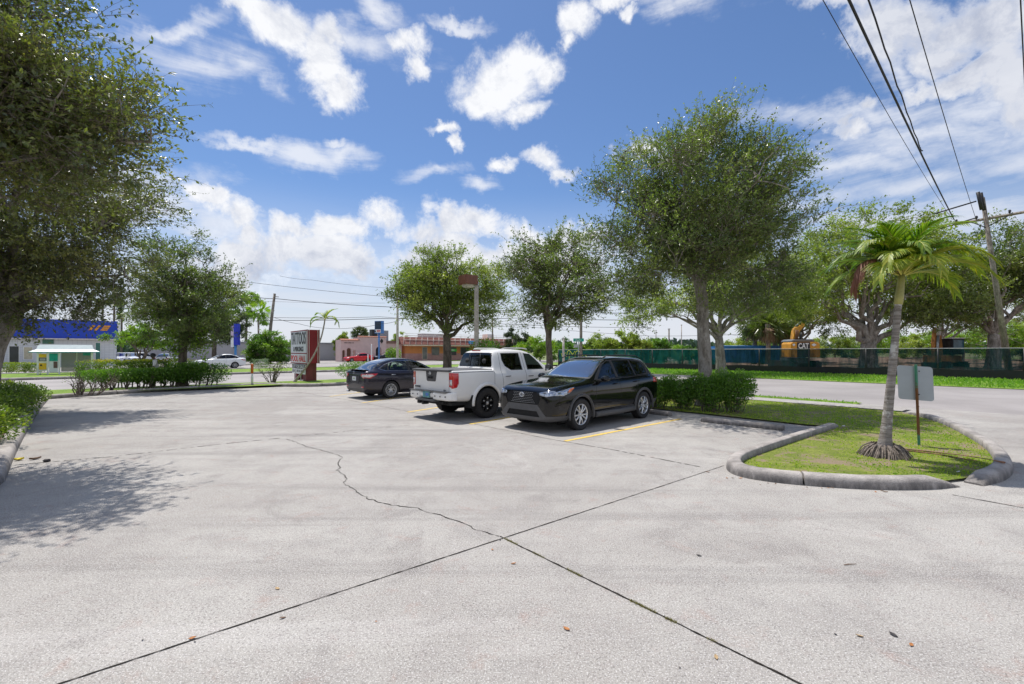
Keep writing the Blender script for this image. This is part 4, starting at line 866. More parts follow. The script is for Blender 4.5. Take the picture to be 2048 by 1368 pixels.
for az, el, Ln, ll, dr, hue in ((215, 30, 1.2, .48, 1.9, .8), (-35, 48, 1.3, .48, 2.0, .9), (-95, 45, 1.0, .46, 2.3, .85), (205, 78, 1.15, .5, 1.4, .6), (-15, 75, 1.25, .5, 1.4, .7), (100, 66, 1.25, .48, 1.3, .5), (10, 18, 1.2, .46, 1.5, .75), (180, 48, 1.35, .46, 1.9, .45), (200, 66, 1.25, .46, 2.1, .75), (172, 22, 1.2, .44, 1.5, .6), (8, 62, 1.35, .46, 1.9, .6), (-30, 28, 1.25, .44, 1.6, .85), (150, 78, 1.2, .46, 1.3, .4), (75, 84, 1.15, .46, .9, .4), (-75, 80, 1.15, .44, 1.5, .5), (160, 62, 1.25, .42, 1.5, .35), (120, 72, 1.2, .42, 1.1, .3), (60, 74, 1.15, .42, 1.1, .35), (20, 58, 1.30, .44, 1.4, .4),
                                (0, 36, 1.42, .42, 1.6, .8), (-18, 52, 1.25, .42, 2.0, .85), (-60, 66, 1.05, .42, 2.2, .6), (-110, 68, 1.05, .42, 2.3, .65), (-140, 50, 1.15, .42, 2.2, .8), (90, 50, 1.2, .4, 1.5, .4), (40, 40, 1.2, .4, 1.5, .5), (140, 42, 1.2, .4, 1.5, .45)):
    fr.append(dict(az=R(az), el=R(el), Ln=Ln, ll=ll, droop=dr, hue=hue-.13, npair=58, ang=.92, vee=.35))
fr.append(dict(az=R(190), el=R(44), Ln=1.35, ll=.55, droop=3.0, hue=.5, npair=54, ang=.7, vee=-.4, wd=.010, mat=M_dead, stem=.38))
pl = palm('palm_tree', 'slender palm with bright yellow green fronds and one dead frond, on the kerbed island', pb, [(0, 0, 0), (.02, 0, .3), (.10, 0, 1.1), (.17, 0, 1.8), (.23, 0, 2.48)], (.088, .047, .080), (.29, 0, 2.92),
     fr, 5, crownshaft=((.23, 0, 2.46), (.285, 0, 2.95), .058, .042), wd=.0105)
b = MB(); rnd = random.Random(3)
for i in range(170):      # skirt of aerial roots
    a = rnd.uniform(0, 2*math.pi); r1 = rnd.uniform(.15, .19); r2 = rnd.uniform(.24, .40); zt = rnd.uniform(.12, .20)
    b.tube([(r1*math.cos(a), r1*math.sin(a), zt), ((r1+r2)/2*math.cos(a+.03), (r1+r2)/2*math.sin(a+.03), zt*.72), (r2*math.cos(a+.08*rnd.uniform(-1, 1)), r2*math.sin(a), -.02)], [.012, .011, .006], 5, 0, False)
b.lathe([(.19, .17), (.25, .10), (.31, -.01)], 24, 0); b.build('root_skirt', pm('palm_roots', (.20, .165, .14), .95, 0, .5, 18, 1, 60), pl, normals=False)
# leaning palm by the sign
sp = G(592, 767); sp = Vector((-11.65, 25.2, .1))
palm('palm_tree', 'thin palm leaning across the maroon sign with a small ragged crown', sp, [(0, 0, 0), (.45, 0, .55), (1.05, 0, 1.4), (1.42, 0, 2.3), (1.58, 0, 3.0), (1.63, 0, 3.35)], (.065, .03, .03), (1.63, 0, 3.35),
     [dict(az=R(a), el=R(e), Ln=l_, ll=.34, droop=d_, hue=h_, npair=16, ang=.9) for a, e, l_, d_, h_ in ((180, 30, 1.0, 2.3, .4), (150, 55, .9, 1.6, .5), (60, 70, .8, 1.0, .6), (20, 66, .85, 1.0, .6), (0, 15, .95, 1.9, .5), (-20, 35, 1.0, 2.6, .7), (200, 5, .9, 1.6, .45))], 6, wd=.022, trunkmat=pm('thin_palm_trunk', (.36, .32, .28), .85, 0, .3, 8, .5))
def fanpalm(label, base, h, cr, seed, tr=.16, skirt=False, n=60, name='cabbage_palm', mat=None, group=None):
    r = np.random.default_rng(seed); rnd = random.Random(seed); root = empty(name, base, label, 'palm', group); T = MB(); T.tube([(0, 0, 0), (.1, 0, h*.5), (.05, 0, h)], [tr*1.1, tr*.9, tr], 8, 0, True, True, .04); T.build('trunk', M_bark, root, normals=False)
    V_, Q_, v_ = [], [], []; c0 = np.array([.05, 0, h])
    for i in range(n):
        d = unit(r.normal(size=3)); d[2] = abs(d[2])*1.0-.45 if not skirt else d[2]; d = unit(d); cc = c0+d*cr*.45
        a1 = unit(np.cross(d, r.normal(size=3))); 
        for k in range(9):
            t_ = (k/8-.5)*2.4; dd = unit(d*math.cos(t_)+a1*math.sin(t_)); tip = cc+dd*cr*.6+np.array([0, 0, -.08*cr]); sd = unit(np.cross(dd, d+.01))*.03*cr
            m = cc+dd*cr*.3; b0 = len(V_); V_ += [cc, m+sd, tip, m-sd]; Q_.append((b0, b0+1, b0+2, b0+3)); v_ += [np.clip(.45+.3*d[2]+r.normal(0, .12), 0, 1)]*4
    npmesh('crown', np.array(V_), np.array(Q_), mat or M_pine, root, np.array(v_))
    if skirt:
        V_, Q_ = [], []
        for i in range(240):
            a = r.uniform(0, 6.28); z0 = h-.1*cr-r.uniform(0, cr*.3); p0 = np.array([.05+.1*math.cos(a), .1*math.sin(a), z0]); p2 = p0+np.array([math.cos(a)*cr*.4, math.sin(a)*cr*.4, -cr*r.uniform(.35, .7)]); s = np.array([-math.sin(a), math.cos(a), 0])*.05*cr; m = (p0+p2)/2+np.array([math.cos(a), math.sin(a), .2])*.1*cr
            b0 = len(V_); V_ += [p0, m+s, p2, m-s]; Q_.append((b0, b0+1, b0+2, b0+3))
        npmesh('dead_skirt', np.array(V_), np.array(Q_), leafmat('dead_skirt', [(.16, .10, .06), (.32, .22, .14)], .8, .2), root, np.repeat(r.uniform(0, 1, 240), 4))
    return root
fanpalm('round headed cabbage palm rising behind the pink arcade building', at(719, 95), 5.2, 2.0, 3, n=90)
fanpalm('tall thin palm with a tufted crown right of the pine', at(516, 80), 8.3, 2.4, 4, tr=.16, n=40, mat=M_lime)
for i, (px, Y, h) in enumerate(((1508, 58, 5.2), (1535, 56, 5.0), (1548, 60, 5.2), (1561, 57, 5.0))):
    fanpalm(['cabbage palm nearest the white trailers, leftmost trunk of four', 'cabbage palm, second trunk of the four left of the excavator', 'cabbage palm, third trunk of the four left of the excavator', 'cabbage palm, trunk closest to the yellow excavator'][i], at(px, Y), h, 2.4, 10+i, .30, True, group='cabbage palms beyond the fence', mat=M_oak)
# fallen frond stalk on the island
b = MB(); b.tube([G(1800, 897, .05), G(1860, 903, .05), G(1930, 911, .06), G(1985, 920, .16), G(2008, 925, .17)], [.018, .014, .010, .008, .022], 7, flat=.7); b.tube([G(1805, 900, .05), G(1880, 909, .04), G(1955, 922, .07)], [.012, .009, .005], 6)
tag(b.build('palm_stalk', pm('dead_stalk', (.22, .11, .065), .8, 0, .4, 10)), 'long brown fallen palm stalk lying from the sign post to the island kerb', 'palm stalk')
# ================================================================ BUILDINGS, SIGNS, POLES, FENCE, MACHINES
def PT(px, py, Y): return P(px, py, Y)
M_white = pm('white_paint', (.78, .78, .77), .5, 0, .06, 3, dirt=((.55, .53, .5), .4)); M_black = pm('black_plastic', (.02, .02, .022), .5, 0, .2, 6)
M_letter = pm('black_lettering', (.015, .015, .018), .5, 0, .1, 5); M_red = pm('red_lettering', (.62, .03, .02), .5, 0, .1, 5)
M_maroon = pm('maroon_paint', (.27, .012, .020), .45, 0, .14, 2, .15, 20, dirt=((.20, .02, .02), .6)); M_maroon2 = pm('faded_maroon', (.24, .055, .065), .7, 0, .25, 3, .3, 30)
M_signw = pm('sign_face_white', (.74, .77, .80), .4, 0, .05, 2, dirt=((.60, .62, .63), .5)); M_trim = pm('grey_pink_trim', (.50, .40, .42), .5, 0, .1, 6)
M_wood = barkmat('weathered_pole_wood', (.15, .125, .105), (.30, .265, .225), 10); M_conc2 = pm('pole_concrete', (.48, .44, .40), .9, 0, .2, 6, .6, 50, dirt=((.30, .27, .24), .6))
M_steel = pm('galvanised_steel', (.42, .43, .44), .45, .7, .12, 8); M_wire = pm('cable_black', (.018, .018, .022), .7, 0, .1, 3)
M_blue = pm('blue_fascia', (.010, .055, .47), .5, 0, .08, .8, dirt=((.02, .07, .38), .5)); M_teal = pm('teal_metal', (.03, .36, .38), .5, 0, .1, 4)
def wallmat(name, c, c2, sx, sz, mortar=(.55, .55, .57), off=.0):
    t = NT(name); b_ = t.n('ShaderNodeTexBrick'); mp = t.n('ShaderNodeMapping'); mp.inputs[2].default_value = (R(90), 0, 0); t.l(t.obj(), mp.inputs[0]); t.l(mp.outputs[0], b_.inputs['Vector'])
    b_.offset = off; b_.inputs['Scale'].default_value = 1; b_.inputs['Brick Width'].default_value = sx; b_.inputs['Row Height'].default_value = sz; b_.inputs['Mortar Size'].default_value = .012
    b_.inputs['Color1'].default_value = (*c, 1); b_.inputs['Color2'].default_value = (*c2, 1); b_.inputs['Mortar'].default_value = (*mortar, 1)
    n = t.noise(.6, 5); col = t.mix(t.mr(n, .45, .75, 0, .25), b_.outputs[0], tuple(x*.6 for x in c)); return t.done(t.bsdf(col, .8, 0, .3))
def ulocal(name, u, v, label, cat, z=0, group=None):     # an Empty whose +X runs along U, +Y along V
    p = W(u, v); return empty(name, (p.x, p.y, z), label, cat, group, RZ)
M_tilew = wallmat('white_block', (.66, .67, .70), (.62, .63, .66), .4, .2, (.45, .46, .5)); M_brick = wallmat('pink_brick', (.42, .20, .18), (.50, .27, .24), .4, .13, (.5, .38, .35), .5)
M_pink = pm('pink_stucco', (.66, .50, .47), .9, 0, .06, 1.2, .3, 20, dirt=((.52, .38, .36), .5)); M_orange = pm('orange_stucco', (.68, .27, .09), .9, 0, .08, 1, .3, 20); M_cream = pm('cream_trim', (.62, .52, .38), .8, 0, .1, 3)
M_shing = wallmat('brown_shingles', (.20, .075, .06), (.30, .13, .10), .5, .25, (.10, .04, .035), .5); M_winD = pm('dark_window', (.03, .035, .04), .12, 0, .2, 1.5); M_winG = pm('grey_window', (.20, .20, .19), .2, 0, .3, 1); M_rooft = pm('red_roof_tiles', (.40, .16, .10), .8, 0, .2, 6)

# -- blue and white store
s = ulocal('store_building', -30, 74, 'white block store under a deep bright blue fascia behind the bus shelter', 'store')
MB().box((14.7, 7, 1.6), (29.4, 14, 3.2)).build('wall', M_tilew, s)
MB().box((14.65, 7, 4.28), (29.9, 14.5, 2.16)).build('fascia', M_blue, s, bevel=.02)
MB().box((14.7, -.3, 3.16), (29.5, .5, .12)).build('soffit_trim', pm('pale_trim', (.62, .55, .52), .7), s)
MB().box((29.72, -.32, 4.75), (.30, .2, .8)).build('end_box', M_white, s, bevel=.01)
for (a, c, z0, z1, m) in ((20.6, 21.3, .5, 2.3, M_winD), (21.7, 22.35, .9, 2.2, pm('tan_blind', (.50, .45, .33), .7)), (27.6, 28.0, .5, 2.75, pm('green_pane', (.05, .16, .14), .25)), (23.7, 24.5, .9, 2.2, pm('pale_green_pane', (.42, .52, .42), .4)), (19.0, 20.0, .5, 2.4, M_winG)):
    w_ = MB().box(((a+c)/2, -.02, (z0+z1)/2), (c-a+.12, .08, z1-z0+.12)).build('window', M_white, s); MB().box(((a+c)/2, -.055, (z0+z1)/2), (c-a, .03, z1-z0)).build('pane', m, w_)
MB().box((23.6, -.05, 2.85), (.9, .1, .5)).build('number_sign', pm('dark_green', (.06, .16, .12), .5), s)
M_org = pm('orange_letters', (.80, .33, .02), .5)
lettering('S', 1.0, .62, frame((20.3, -.28, 4.5), (1, 0, 0)), M_org, s, 'letter', .05, .02, .25)
b = MB()
for k in range(3): b.prism([(0, 0), (.62, 0), (.72, .16), (.1, .16)], (1, 0, 0), (0, 0, 1), (0, -.06, 0), (28.0+k*.13, -.26, 4.2+k*.22))
b.prism([(-.55, 0), (-.3, 0), (.1, .6), (-.15, .6)], (1, 0, 0), (0, 0, 1), (0, -.06, 0), (28.0, -.26, 4.2)); b.prism([(-1.05, 0), (-.8, 0), (-.4, .6), (-.65, .6)], (1, 0, 0), (0, 0, 1), (0, -.06, 0), (28.0, -.26, 4.2))
b.build('letter', M_org, s)
# grey long building further back
s = ulocal('warehouse', 2, 92, 'long low grey warehouse behind the parked white vehicles', 'building'); MB().box((20, 6, 1.6), (40, 12, 3.2)).build('wall', pm('grey_panel', (.36, .36, .38), .7, 0, .1, .3), s); MB().box((20, 6, 3.3), (40.4, 12.4, .25)).build('roof', pm('grey_roof', (.25, .26, .28), .6), s)

# -- bus shelter
q = Vector((-32.6, 34.4, .1)); s = empty('bus_shelter', q, 'white bus shelter with a flared teal edged roof and yellow advertising panel', 'bus shelter', None, RZ)
zt = 2.12; ze = 1.62
b = MB(); A_ = [(-1.85, -.75), (1.85, -.75), (1.85, .75), (-1.85, .75)]; B_ = [(-1.5, -.5), (1.5, -.5), (1.5, .5), (-1.5, .5)]; Cc = [(-1.42, -.25), (1.42, -.25), (1.42, .25), (-1.42, .25)]
b.grid([[Vector((*p, ze)) for p in A_], [Vector((*p, ze+.16)) for p in B_], [Vector((*p, zt)) for p in Cc]], close=True, sm=False); b.add([(*p, zt) for p in Cc], [(0, 1, 2, 3)]); b.build('roof', pm('shelter_roof_white', (.72, .80, .80), .4, 0, .05, 4), s)
MB().box((0, 0, ze-.03), (3.74, 1.54, .06)).build('roof_edge', M_teal, s)
for x in (-1.42, -.92, -.32, 1.42): MB().box((x, -.5, .78), (.09, .09, 1.6)).build('post', M_white, s)
for x in (-1.38, 1.42): MB().box((x, .5, .78), (.07, .07, 1.6)).build('post', M_white, s)
MB().box((.55, .5, .85), (1.7, .03, 1.4)).build('back_screen', glassmat('perforated_screen', (.75, .75, .72), .3, .55, (.45, .44, .42)), s)
MB().box((.55, .48, .85), (.05, .05, 1.45)).build('mullion', M_white, s)
p_ = MB().box((-1.17, -.5, .87), (.42, .06, 1.2)).build('advert_panel', M_white, s)
MB().box((-1.17, -.54, 1.33), (.38, .02, .24)).build('advert', pm('advert_yellow', (.75, .46, .02), .5), p_); MB().box((-1.17, -.54, 1.07), (.38, .02, .24)).build('advert', M_black, p_); MB().box((-1.17, -.54, .88), (.38, .02, .12)).build('advert', pm('advert_cream', (.75, .72, .6), .5), p_); MB().box((-1.17, -.54, .58), (.38, .02, .46)).build('advert', pm('advert_yellow', (.75, .46, .02), .5), p_)
b = MB()
for z_ in (1.12, 1.06, 1.01): b.box((-1.17, -.552, z_), (.30, .006, .025))
b.build('advert_lines', M_white, p_)
b = MB(); b.lathe([(.001, 0), (.06, .0), (.06, .01), (.001, .01)], 12, 0, Matrix.Translation((-1.25, -.55, .66)) @ Matrix.Rotation(R(90), 4, 'X')); b.build('advert_emblem', M_black, p_)
p_ = MB().box((-.62, -.48, .83), (.46, .05, 1.36)).build('map_panel', M_signw, s); MB().box((-.62, -.515, 1.22), (.44, .02, .55)).build('map_sheet', pm('advert_green', (.0, .33, .25), .5), p_); MB().box((-.52, -.515, .68), (.2, .02, .46)).build('map_sheet', pm('advert_brown', (.14, .08, .07), .5), p_)
b = MB().box((.98, .1, .42), (.92, .38, .05)); [b.box((x, .1, .2), (.04, .3, .4)) for x in (.58, .98, 1.38)]; b.build('bench', pm('dark_mesh_bench', (.08, .09, .12), .6), s)
MB().box((1.1, .46, 1.42), (.42, .02, .2)).build('route_sign', M_teal, s)

# -- pink arcade building
s = ulocal('arcade_building', 28.6, 80, 'pale pink stucco building with three round arches and a red tiled edge', 'building')
def archwall(b, x0, x1, z1, arches, y=0, th=.4, mi=0):
    """wall front with arched openings as prisms between"""
    arches = sorted(arches); x = x0
    for (a, c, zs) in arches:
        b.prism([(x, 0), (a, 0), (a, z1), (x, z1)], (1, 0, 0), (0, 0, 1), (0, th, 0), (0, y, 0), mi); r_ = (c-a)/2; n = 8
        pts = [(a+r_-r_*math.cos(math.pi*k/n), zs+r_*math.sin(math.pi*k/n)) for k in range(n+1)]
        for k in range(n): b.prism([pts[k], pts[k+1], (pts[k+1][0], z1), (pts[k][0], z1)], (1, 0, 0), (0, 0, 1), (0, th, 0), (0, y, 0), mi)
        x = c
    b.prism([(x, 0), (x1, 0), (x1, z1), (x, z1)], (1, 0, 0), (0, 0, 1), (0, th, 0), (0, y, 0), mi)
b = MB(); archwall(b, 0, 3.0, 3.75, [(.22, .72, 1.75), (.98, 1.78, 1.95), (2.04, 2.54, 1.75)]); b.box((1.5, 2.6, 1.87), (3.0, .2, 3.75)); b.box((.1, 1.5, 1.87), (.2, 2.2, 3.75)); b.build('arcade_wall', M_pink, s, normals=False)
b = MB(); archwall(b, 3.0, 8.2, 4.35, [(6.2, 7.3, 2.0)], .05); b.box((8.1, 4, 2.2), (.2, 7.5, 4.3)); b.box((5.5, 2.4, 2.1), (4.9, .1, 4.2)); b.build('wall', M_pink, s, normals=False)
b = MB(); b.prism([(-.25, 3.66), (-.25, 3.74), (.5, 3.92), (.5, 3.74)], (0, 1, 0), (0, 0, 1), (3.3, 0, 0), (-.1, 0, 0)); b.prism([(-.12, 4.28), (-.12, 4.36), (.45, 4.46), (.45, 4.28)], (0, 1, 0), (0, 0, 1), (5.2, 0, 0), (3.05, 0, 0)); b.build('tile_roof', M_rooft, s)
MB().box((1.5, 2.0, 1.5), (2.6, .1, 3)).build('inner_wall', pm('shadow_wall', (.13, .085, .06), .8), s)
MB().box((6.75, 1.5, 1.4), (1.2, .1, 2.8)).build('door', M_winD, s)
b = MB()
for (x0, n) in ((.62, 4), (1.3, 4), (2.0, 2)):
    for k in range(n): b.box((x0+k*.14, -.03, 3.22), (.08, .04, .14))
b.build('wall_letters', M_letter, s)
MB().prism([(-.3, 0), (0, -.45), (.3, 0), (0, .45)], (1, 0, 0), (0, 0, 1), (0, -.06, 0), (7.3, .04, 3.6)).build('wall_emblem', M_black, s)
s = ulocal('connecting_wing', 36.6, 81, 'low pink wall wing with a brown parapet behind the dark suv', 'building'); MB().box((1.6, 3, 1.6), (4.2, 6, 3.2)).build('wall', M_pink, s); MB().box((1.6, 2.9, 3.45), (4.3, 6.1, .5)).build('parapet', pm('brown_parapet', (.25, .15, .12), .8), s)
MB().box((1.2, 3.5, 4.7), (2.2, 1.6, 2.0)).build('rooftop_unit', pm('unit_grey', (.28, .31, .34), .6), s); MB().box((-.4, 3.5, 4.8), (.9, 1.2, 2.1)).build('rooftop_unit', M_black, s)

# -- orange shops with frame clad mansard roof
s = ulocal('shop_row', 40.8, 80, 'orange shop row with brown mansard roof behind a white metal frame', 'shops'); Ls = 30.5
MB().box((Ls/2, 6, 2.15), (Ls, 11, 1.6)).build('wall', M_orange, s); MB().box((Ls/2, 5.95, .68), (Ls+.04, 11.04, 1.36)).build('brick_base', M_brick, s)
b = MB(); b.prism([(-1.2, 3.0), (.1, 4.45), (.4, 4.45), (.4, 3.0)], (0, 1, 0), (0, 0, 1), (Ls+2.2, 0, 0), (-1.6, 0, 0)); b.build('mansard_roof', M_shing, s)
MB().box((Ls/2, -.9, 2.88), (Ls+2.3, .7, .22)).build('eave', M_cream, s)
b = MB()
for i in range(27):
    x = -1.3+i*(Ls+1.6)/26; b.tube([(x, -1.35, 3.0), (x+.75, -.1, 4.75)], .04, 5)
b.tube([(-1, -.85, 3.9), (Ls+.6, -.85, 3.9)], .035, 5); b.tube([(-.4, -.15, 4.72), (Ls+.6, -.15, 4.72)], .05, 5); b.tube([(-.4, -.1, 5.1), (Ls+.6, -.1, 5.1)], .03, 5)
for x in range(0, 31, 3): b.tube([(x, -.1, 4.4), (x, -.1, 5.15)], .03, 5)
b.build('metal_frame', pm('frame_white', (.62, .58, .54), .6), s)
for (a, c, z0, z1, m) in ((3.6, 4.5, .3, 2.5, M_winG), (5.6, 7.2, 1.0, 2.55, M_winG), (9.3, 11.2, 1.0, 2.55, M_winD), (12.3, 14.2, 1.0, 2.55, M_winD), (16, 18, 1, 2.5, M_winD), (22, 23.5, .9, 2.5, M_winD), (25.0, 25.8, .9, 2.3, M_white), (27, 28.6, .9, 2.3, pm('blue_pane', (.10, .2, .25), .3))):
    w_ = MB().box(((a+c)/2, .47, (z0+z1)/2), (c-a+.2, .1, z1-z0+.2)).build('window', M_brick if a > 4 else M_cream, s); MB().box(((a+c)/2, .4, (z0+z1)/2), (c-a, .06, z1-z0)).build('pane', m, w_)
MB().box((10.25, .33, 2.0), (1.95, .08, .5)).build('shop_sign', pm('bright_green', (.06, .55, .07), .5), s); MB().box((10.25, .28, 2.02), (.9, .04, .16)).build('shop_sign', M_white, s)
MB().box((13.9, -.9, 3.5), (1.2, .1, .8)).build('roof_sign', pm('sky_blue_sign', (.08, .30, .60), .5), s)
MB().prism([(0, 3.15), (4.0, 3.15), (3.6, 4.4), (.2, 4.4)], (1, 0, 0), (0, 0, 1), (0, .05, 0), (24.6, -1.25, 0)).build('white_roof_panel', M_white, s)
MB().box((8, 5, 4.9), (5, 2, .9)).build('rooftop_unit', pm('unit_blue', (.35, .42, .48), .6), s)
MB().box((20.4, 2, 5.0), (1.6, 2, .9)).build('rooftop_unit', M_white, s)

# -- tattoo / pool hall sign : cabinet along V on a pedestal, near corner at the kerb
nc = Vector((-11.20, 25.75, .08)); s = empty('roadside_sign', nc, 'maroon roadside sign cabinet on a brick red pedestal by the far kerb', 'sign', None, RZ)
# local +X = U (thickness), +Y = V (width)
LW, TH = 3.15, .64
MB().box((TH/2, LW/2, 1.92), (TH, LW, 1.86)).build('cabinet', M_maroon, s, bevel=.015)
for y in (0, LW):
    for x in (0, TH): MB().box((x, y, 1.92), (.05, .05, 1.88)).build('corner_trim', M_trim, s)
for x in (.09, TH-.09): MB().box((x, -.02, 1.92), (.02, .02, 1.84)).build('corner_trim', M_white, s)
f_ = MB().box((-.02, LW/2, 2.18), (.04, LW-.16, 1.22)).build('sign_face', M_signw, s); f2 = MB().box((-.02, LW/2, 1.26), (.04, LW-.16, .50)).build('sign_face', M_signw, s)
MB().box((-.022, LW/2, 1.545), (.05, LW-.1, .05)).build('divider', M_maroon, s); MB().box((-.022, LW/2, 2.82), (.05, LW, .06)).build('divider', M_maroon, s); MB().box((-.022, LW/2, .985), (.05, LW, .045)).build('divider', M_maroon, s)
def sf(y, z): return frame((-.045, y, z), (0, -1, 0))
lettering('TATTOOS', 2.85, .70, sf(LW/2, 2.40), M_letter, f_, 'lettering', .008, .012)
lettering('& PIERCINGS', 1.95, .27, sf(LW/2-.02, 1.79), M_letter, f_, 'lettering', .008, .008)
lettering('POOL HALL', 2.85, .36, sf(LW/2, 1.25), M_red, f2, 'lettering', .008, .02)
for y in (.42, 2.2): MB().box((.33, y+.25, .48), (.56, .55, 1.0)).build('pedestal', M_maroon2, s, bevel=.01)
MB().box((.45, LW/2, .48), (.3, LW-1.0, .96)).build('pedestal_core', M_maroon2, s)
f3 = MB().box((-.03, 1.55, .66), (.03, 2.55, .56)).build('for_sale_board', M_signw, s); MB().box((-.05, 1.55, .80), (.012, 2.5, .25)).build('header', M_letter, f3)
lettering('LOT FOR SALE', 2.3, .19, frame((-.058, 1.55, .80), (0, -1, 0)), M_signw, f3, 'lettering', .006, .01)
lettering('(561) 814-0444', 2.35, .20, frame((-.046, 1.55, .52), (0, -1, 0)), M_letter, f3, 'lettering', .006, .006)
for y in (1.0, 2.1): MB().box((-.06, y, .3), (.03, .03, .6)).build('stake', M_white, f3)
# -- orange / white marker post
q = onfar(501, .12); s = empty('marker_post', (q.x, q.y, .1), 'slim marker post, orange top half and white bottom half, at the far kerb', 'post')
MB().tube([(0, 0, 0), (0, 0, .55)], .058, 12).build('white_sleeve', M_white, s); MB().tube([(0, 0, .55), (0, 0, .99), (0, 0, 1.02)], [.061, .061, .04], 12).build('orange_sleeve', pm('orange_plastic', (.60, .13, .02), .5), s)

# -- lamp post with the brown box lamp
q = W(14.05, 20.0, .04); q = Vector(((953-CX)/F*24.1, 24.1, .04)); s = empty('lamp_post', q, 'square concrete lamp post carrying a brown box lamp above the white pickup', 'lamp post')
b = MB(); b.grid([[Vector((sx_*w_, sy_*w_, z_)) for sx_, sy_ in ((-1, -1), (1, -1), (1, 1), (-1, 1))] for w_, z_ in ((.125, 0), (.10, 5.1))], close=True, sm=False); b.box((0, 0, 5.1), (.2, .2, .02)); b.build('pole', M_conc2, s)
hd = MB().box((-.42, -.10, 5.33), (.72, .72, .46), R(38)).build('lamp_head', pm('brown_lamp', (.20, .075, .045), .5, 0, .15, 6), s, bevel=.01); b = MB(); b.lathe([(.34, 5.10), (.30, 4.98), (.16, 4.93), (.001, 4.92)], 4, 0, Matrix.Translation((-.42, -.10, 0)) @ Matrix.Rotation(R(38+45), 4, 'Z'), False); b.build('lens', pm('lamp_lens', (.55, .52, .45), .3), hd)
MB().box((-.05, -.02, 5.25), (.3, .08, .08)).build('bracket', M_black, s)

# -- small sign seen from behind on a rusty green post
q = G(1838, 894); s = empty('street_sign', (q.x, q.y, .035), 'back of a grey metal sign on a rusty green post, on the island', 'sign')
tl = Vector((-.06, 0, 1.46)); M_post = NT('rusty_green_post'); n_ = M_post.noise(9, 6, .7); zc = M_post.n('ShaderNodeSeparateXYZ'); M_post.l(M_post.obj(), zc.inputs[0])
cz = M_post.mr(M_post.math('ADD', M_post.math('MULTIPLY', M_post.math('ABSOLUTE', M_post.math('SUBTRACT', zc.outputs[2], .62)), -1.6), M_post.math('ADD', n_, .35)), .0, .25)
M_post = M_post.done(M_post.bsdf(M_post.mix(cz, (.10, .30, .20), (.24, .11, .05)), .8, .1, .3, 0, n_, .5))
b = MB(); d_ = tl.normalized()
for k, (x0, x1, y0) in enumerate(((-.022, -.010, .0), (-.010, .010, -.018), (.010, .022, .0))): b.prism([(x0, 0), (x1, 0), (x1, .006), (x0, .006)], (1, 0, 0), (0, 1, 0), tl, (0, y0, 0))
for x in (-.010, .010): b.prism([(x-.003, -.018), (x+.003, -.018), (x+.003, .006), (x-.003, .006)], (1, 0, 0), (0, 1, 0), tl)
b.build('post', M_post, s)
def rrect(w, h, r_, n=5):
    o_ = []
    for cx_, cy_, a0 in ((w/2-r_, h/2-r_, 0), (-w/2+r_, h/2-r_, 90), (-w/2+r_, -h/2+r_, 180), (w/2-r_, -h/2+r_, 270)):
        o_ += [(cx_+r_*math.cos(R(a0+90*k/n)), cy_+r_*math.sin(R(a0+90*k/n))) for k in range(n+1)]
    return o_
pl_ = MB().prism(rrect(.52, .62, .05), (math.cos(R(-22)), math.sin(R(-22)), -.06), (-.05, .0, .999), (0, .004, 0), (-.035, .035, 1.12)).build('plate', pm('sign_back_aluminium', (.40, .43, .47), .5, .3, .06, 3, dirt=((.33, .35, .38), .5)), s)
b = MB()
for z_ in (1.34, .92): b.lathe([(.001, .0), (.011, .0), (.011, .012), (.001, .012)], 8, 0, Matrix.Translation((-.03, -.03, z_)) @ Matrix.Rotation(R(90), 4, 'X'))
for z_ in (.3, .5, .7): b.lathe([(.001, .0), (.006, .0), (.006, .004), (.001, .004)], 8, 0, Matrix.Translation((-.02, -.024, z_)) @ Matrix.Rotation(R(90), 4, 'X'))
b.build('bolts', M_black, s)

# -- wheel stops
def wstop(a, c, label):
    a, c = Vector((a.x, a.y, 0)), Vector((c.x, c.y, 0)); L_ = (c-a).length; m_ = (a+c)/2; s = MB(); prof = [(-.085, 0), (.085, 0), (.08, .07), (.055, .115), (-.055, .115), (-.08, .07)]
    s.prism(prof, (0, 1, 0), (0, 0, 1), (L_, 0, 0), (-L_/2, 0, 0)); o = s.build('wheel_stop', M_kerb, None, bevel=.012); o.location = (m_.x, m_.y, .001); o.rotation_euler[2] = math.atan2(c.y-a.y, c.x-a.x)
    return tag(o, label, 'wheel stop', 'concrete wheel stops')
wstop(G(1404, 843), G(1568, 861), 'concrete wheel stop in the empty bay, its right end nearest the island')
wstop(G(1262, 822), G(1342, 832.5), 'concrete wheel stop behind the rear wheel of the black crossover')
wstop(W(11.6, 12.2), W(11.6, 14.0), 'concrete wheel stop ahead of the white pickup')

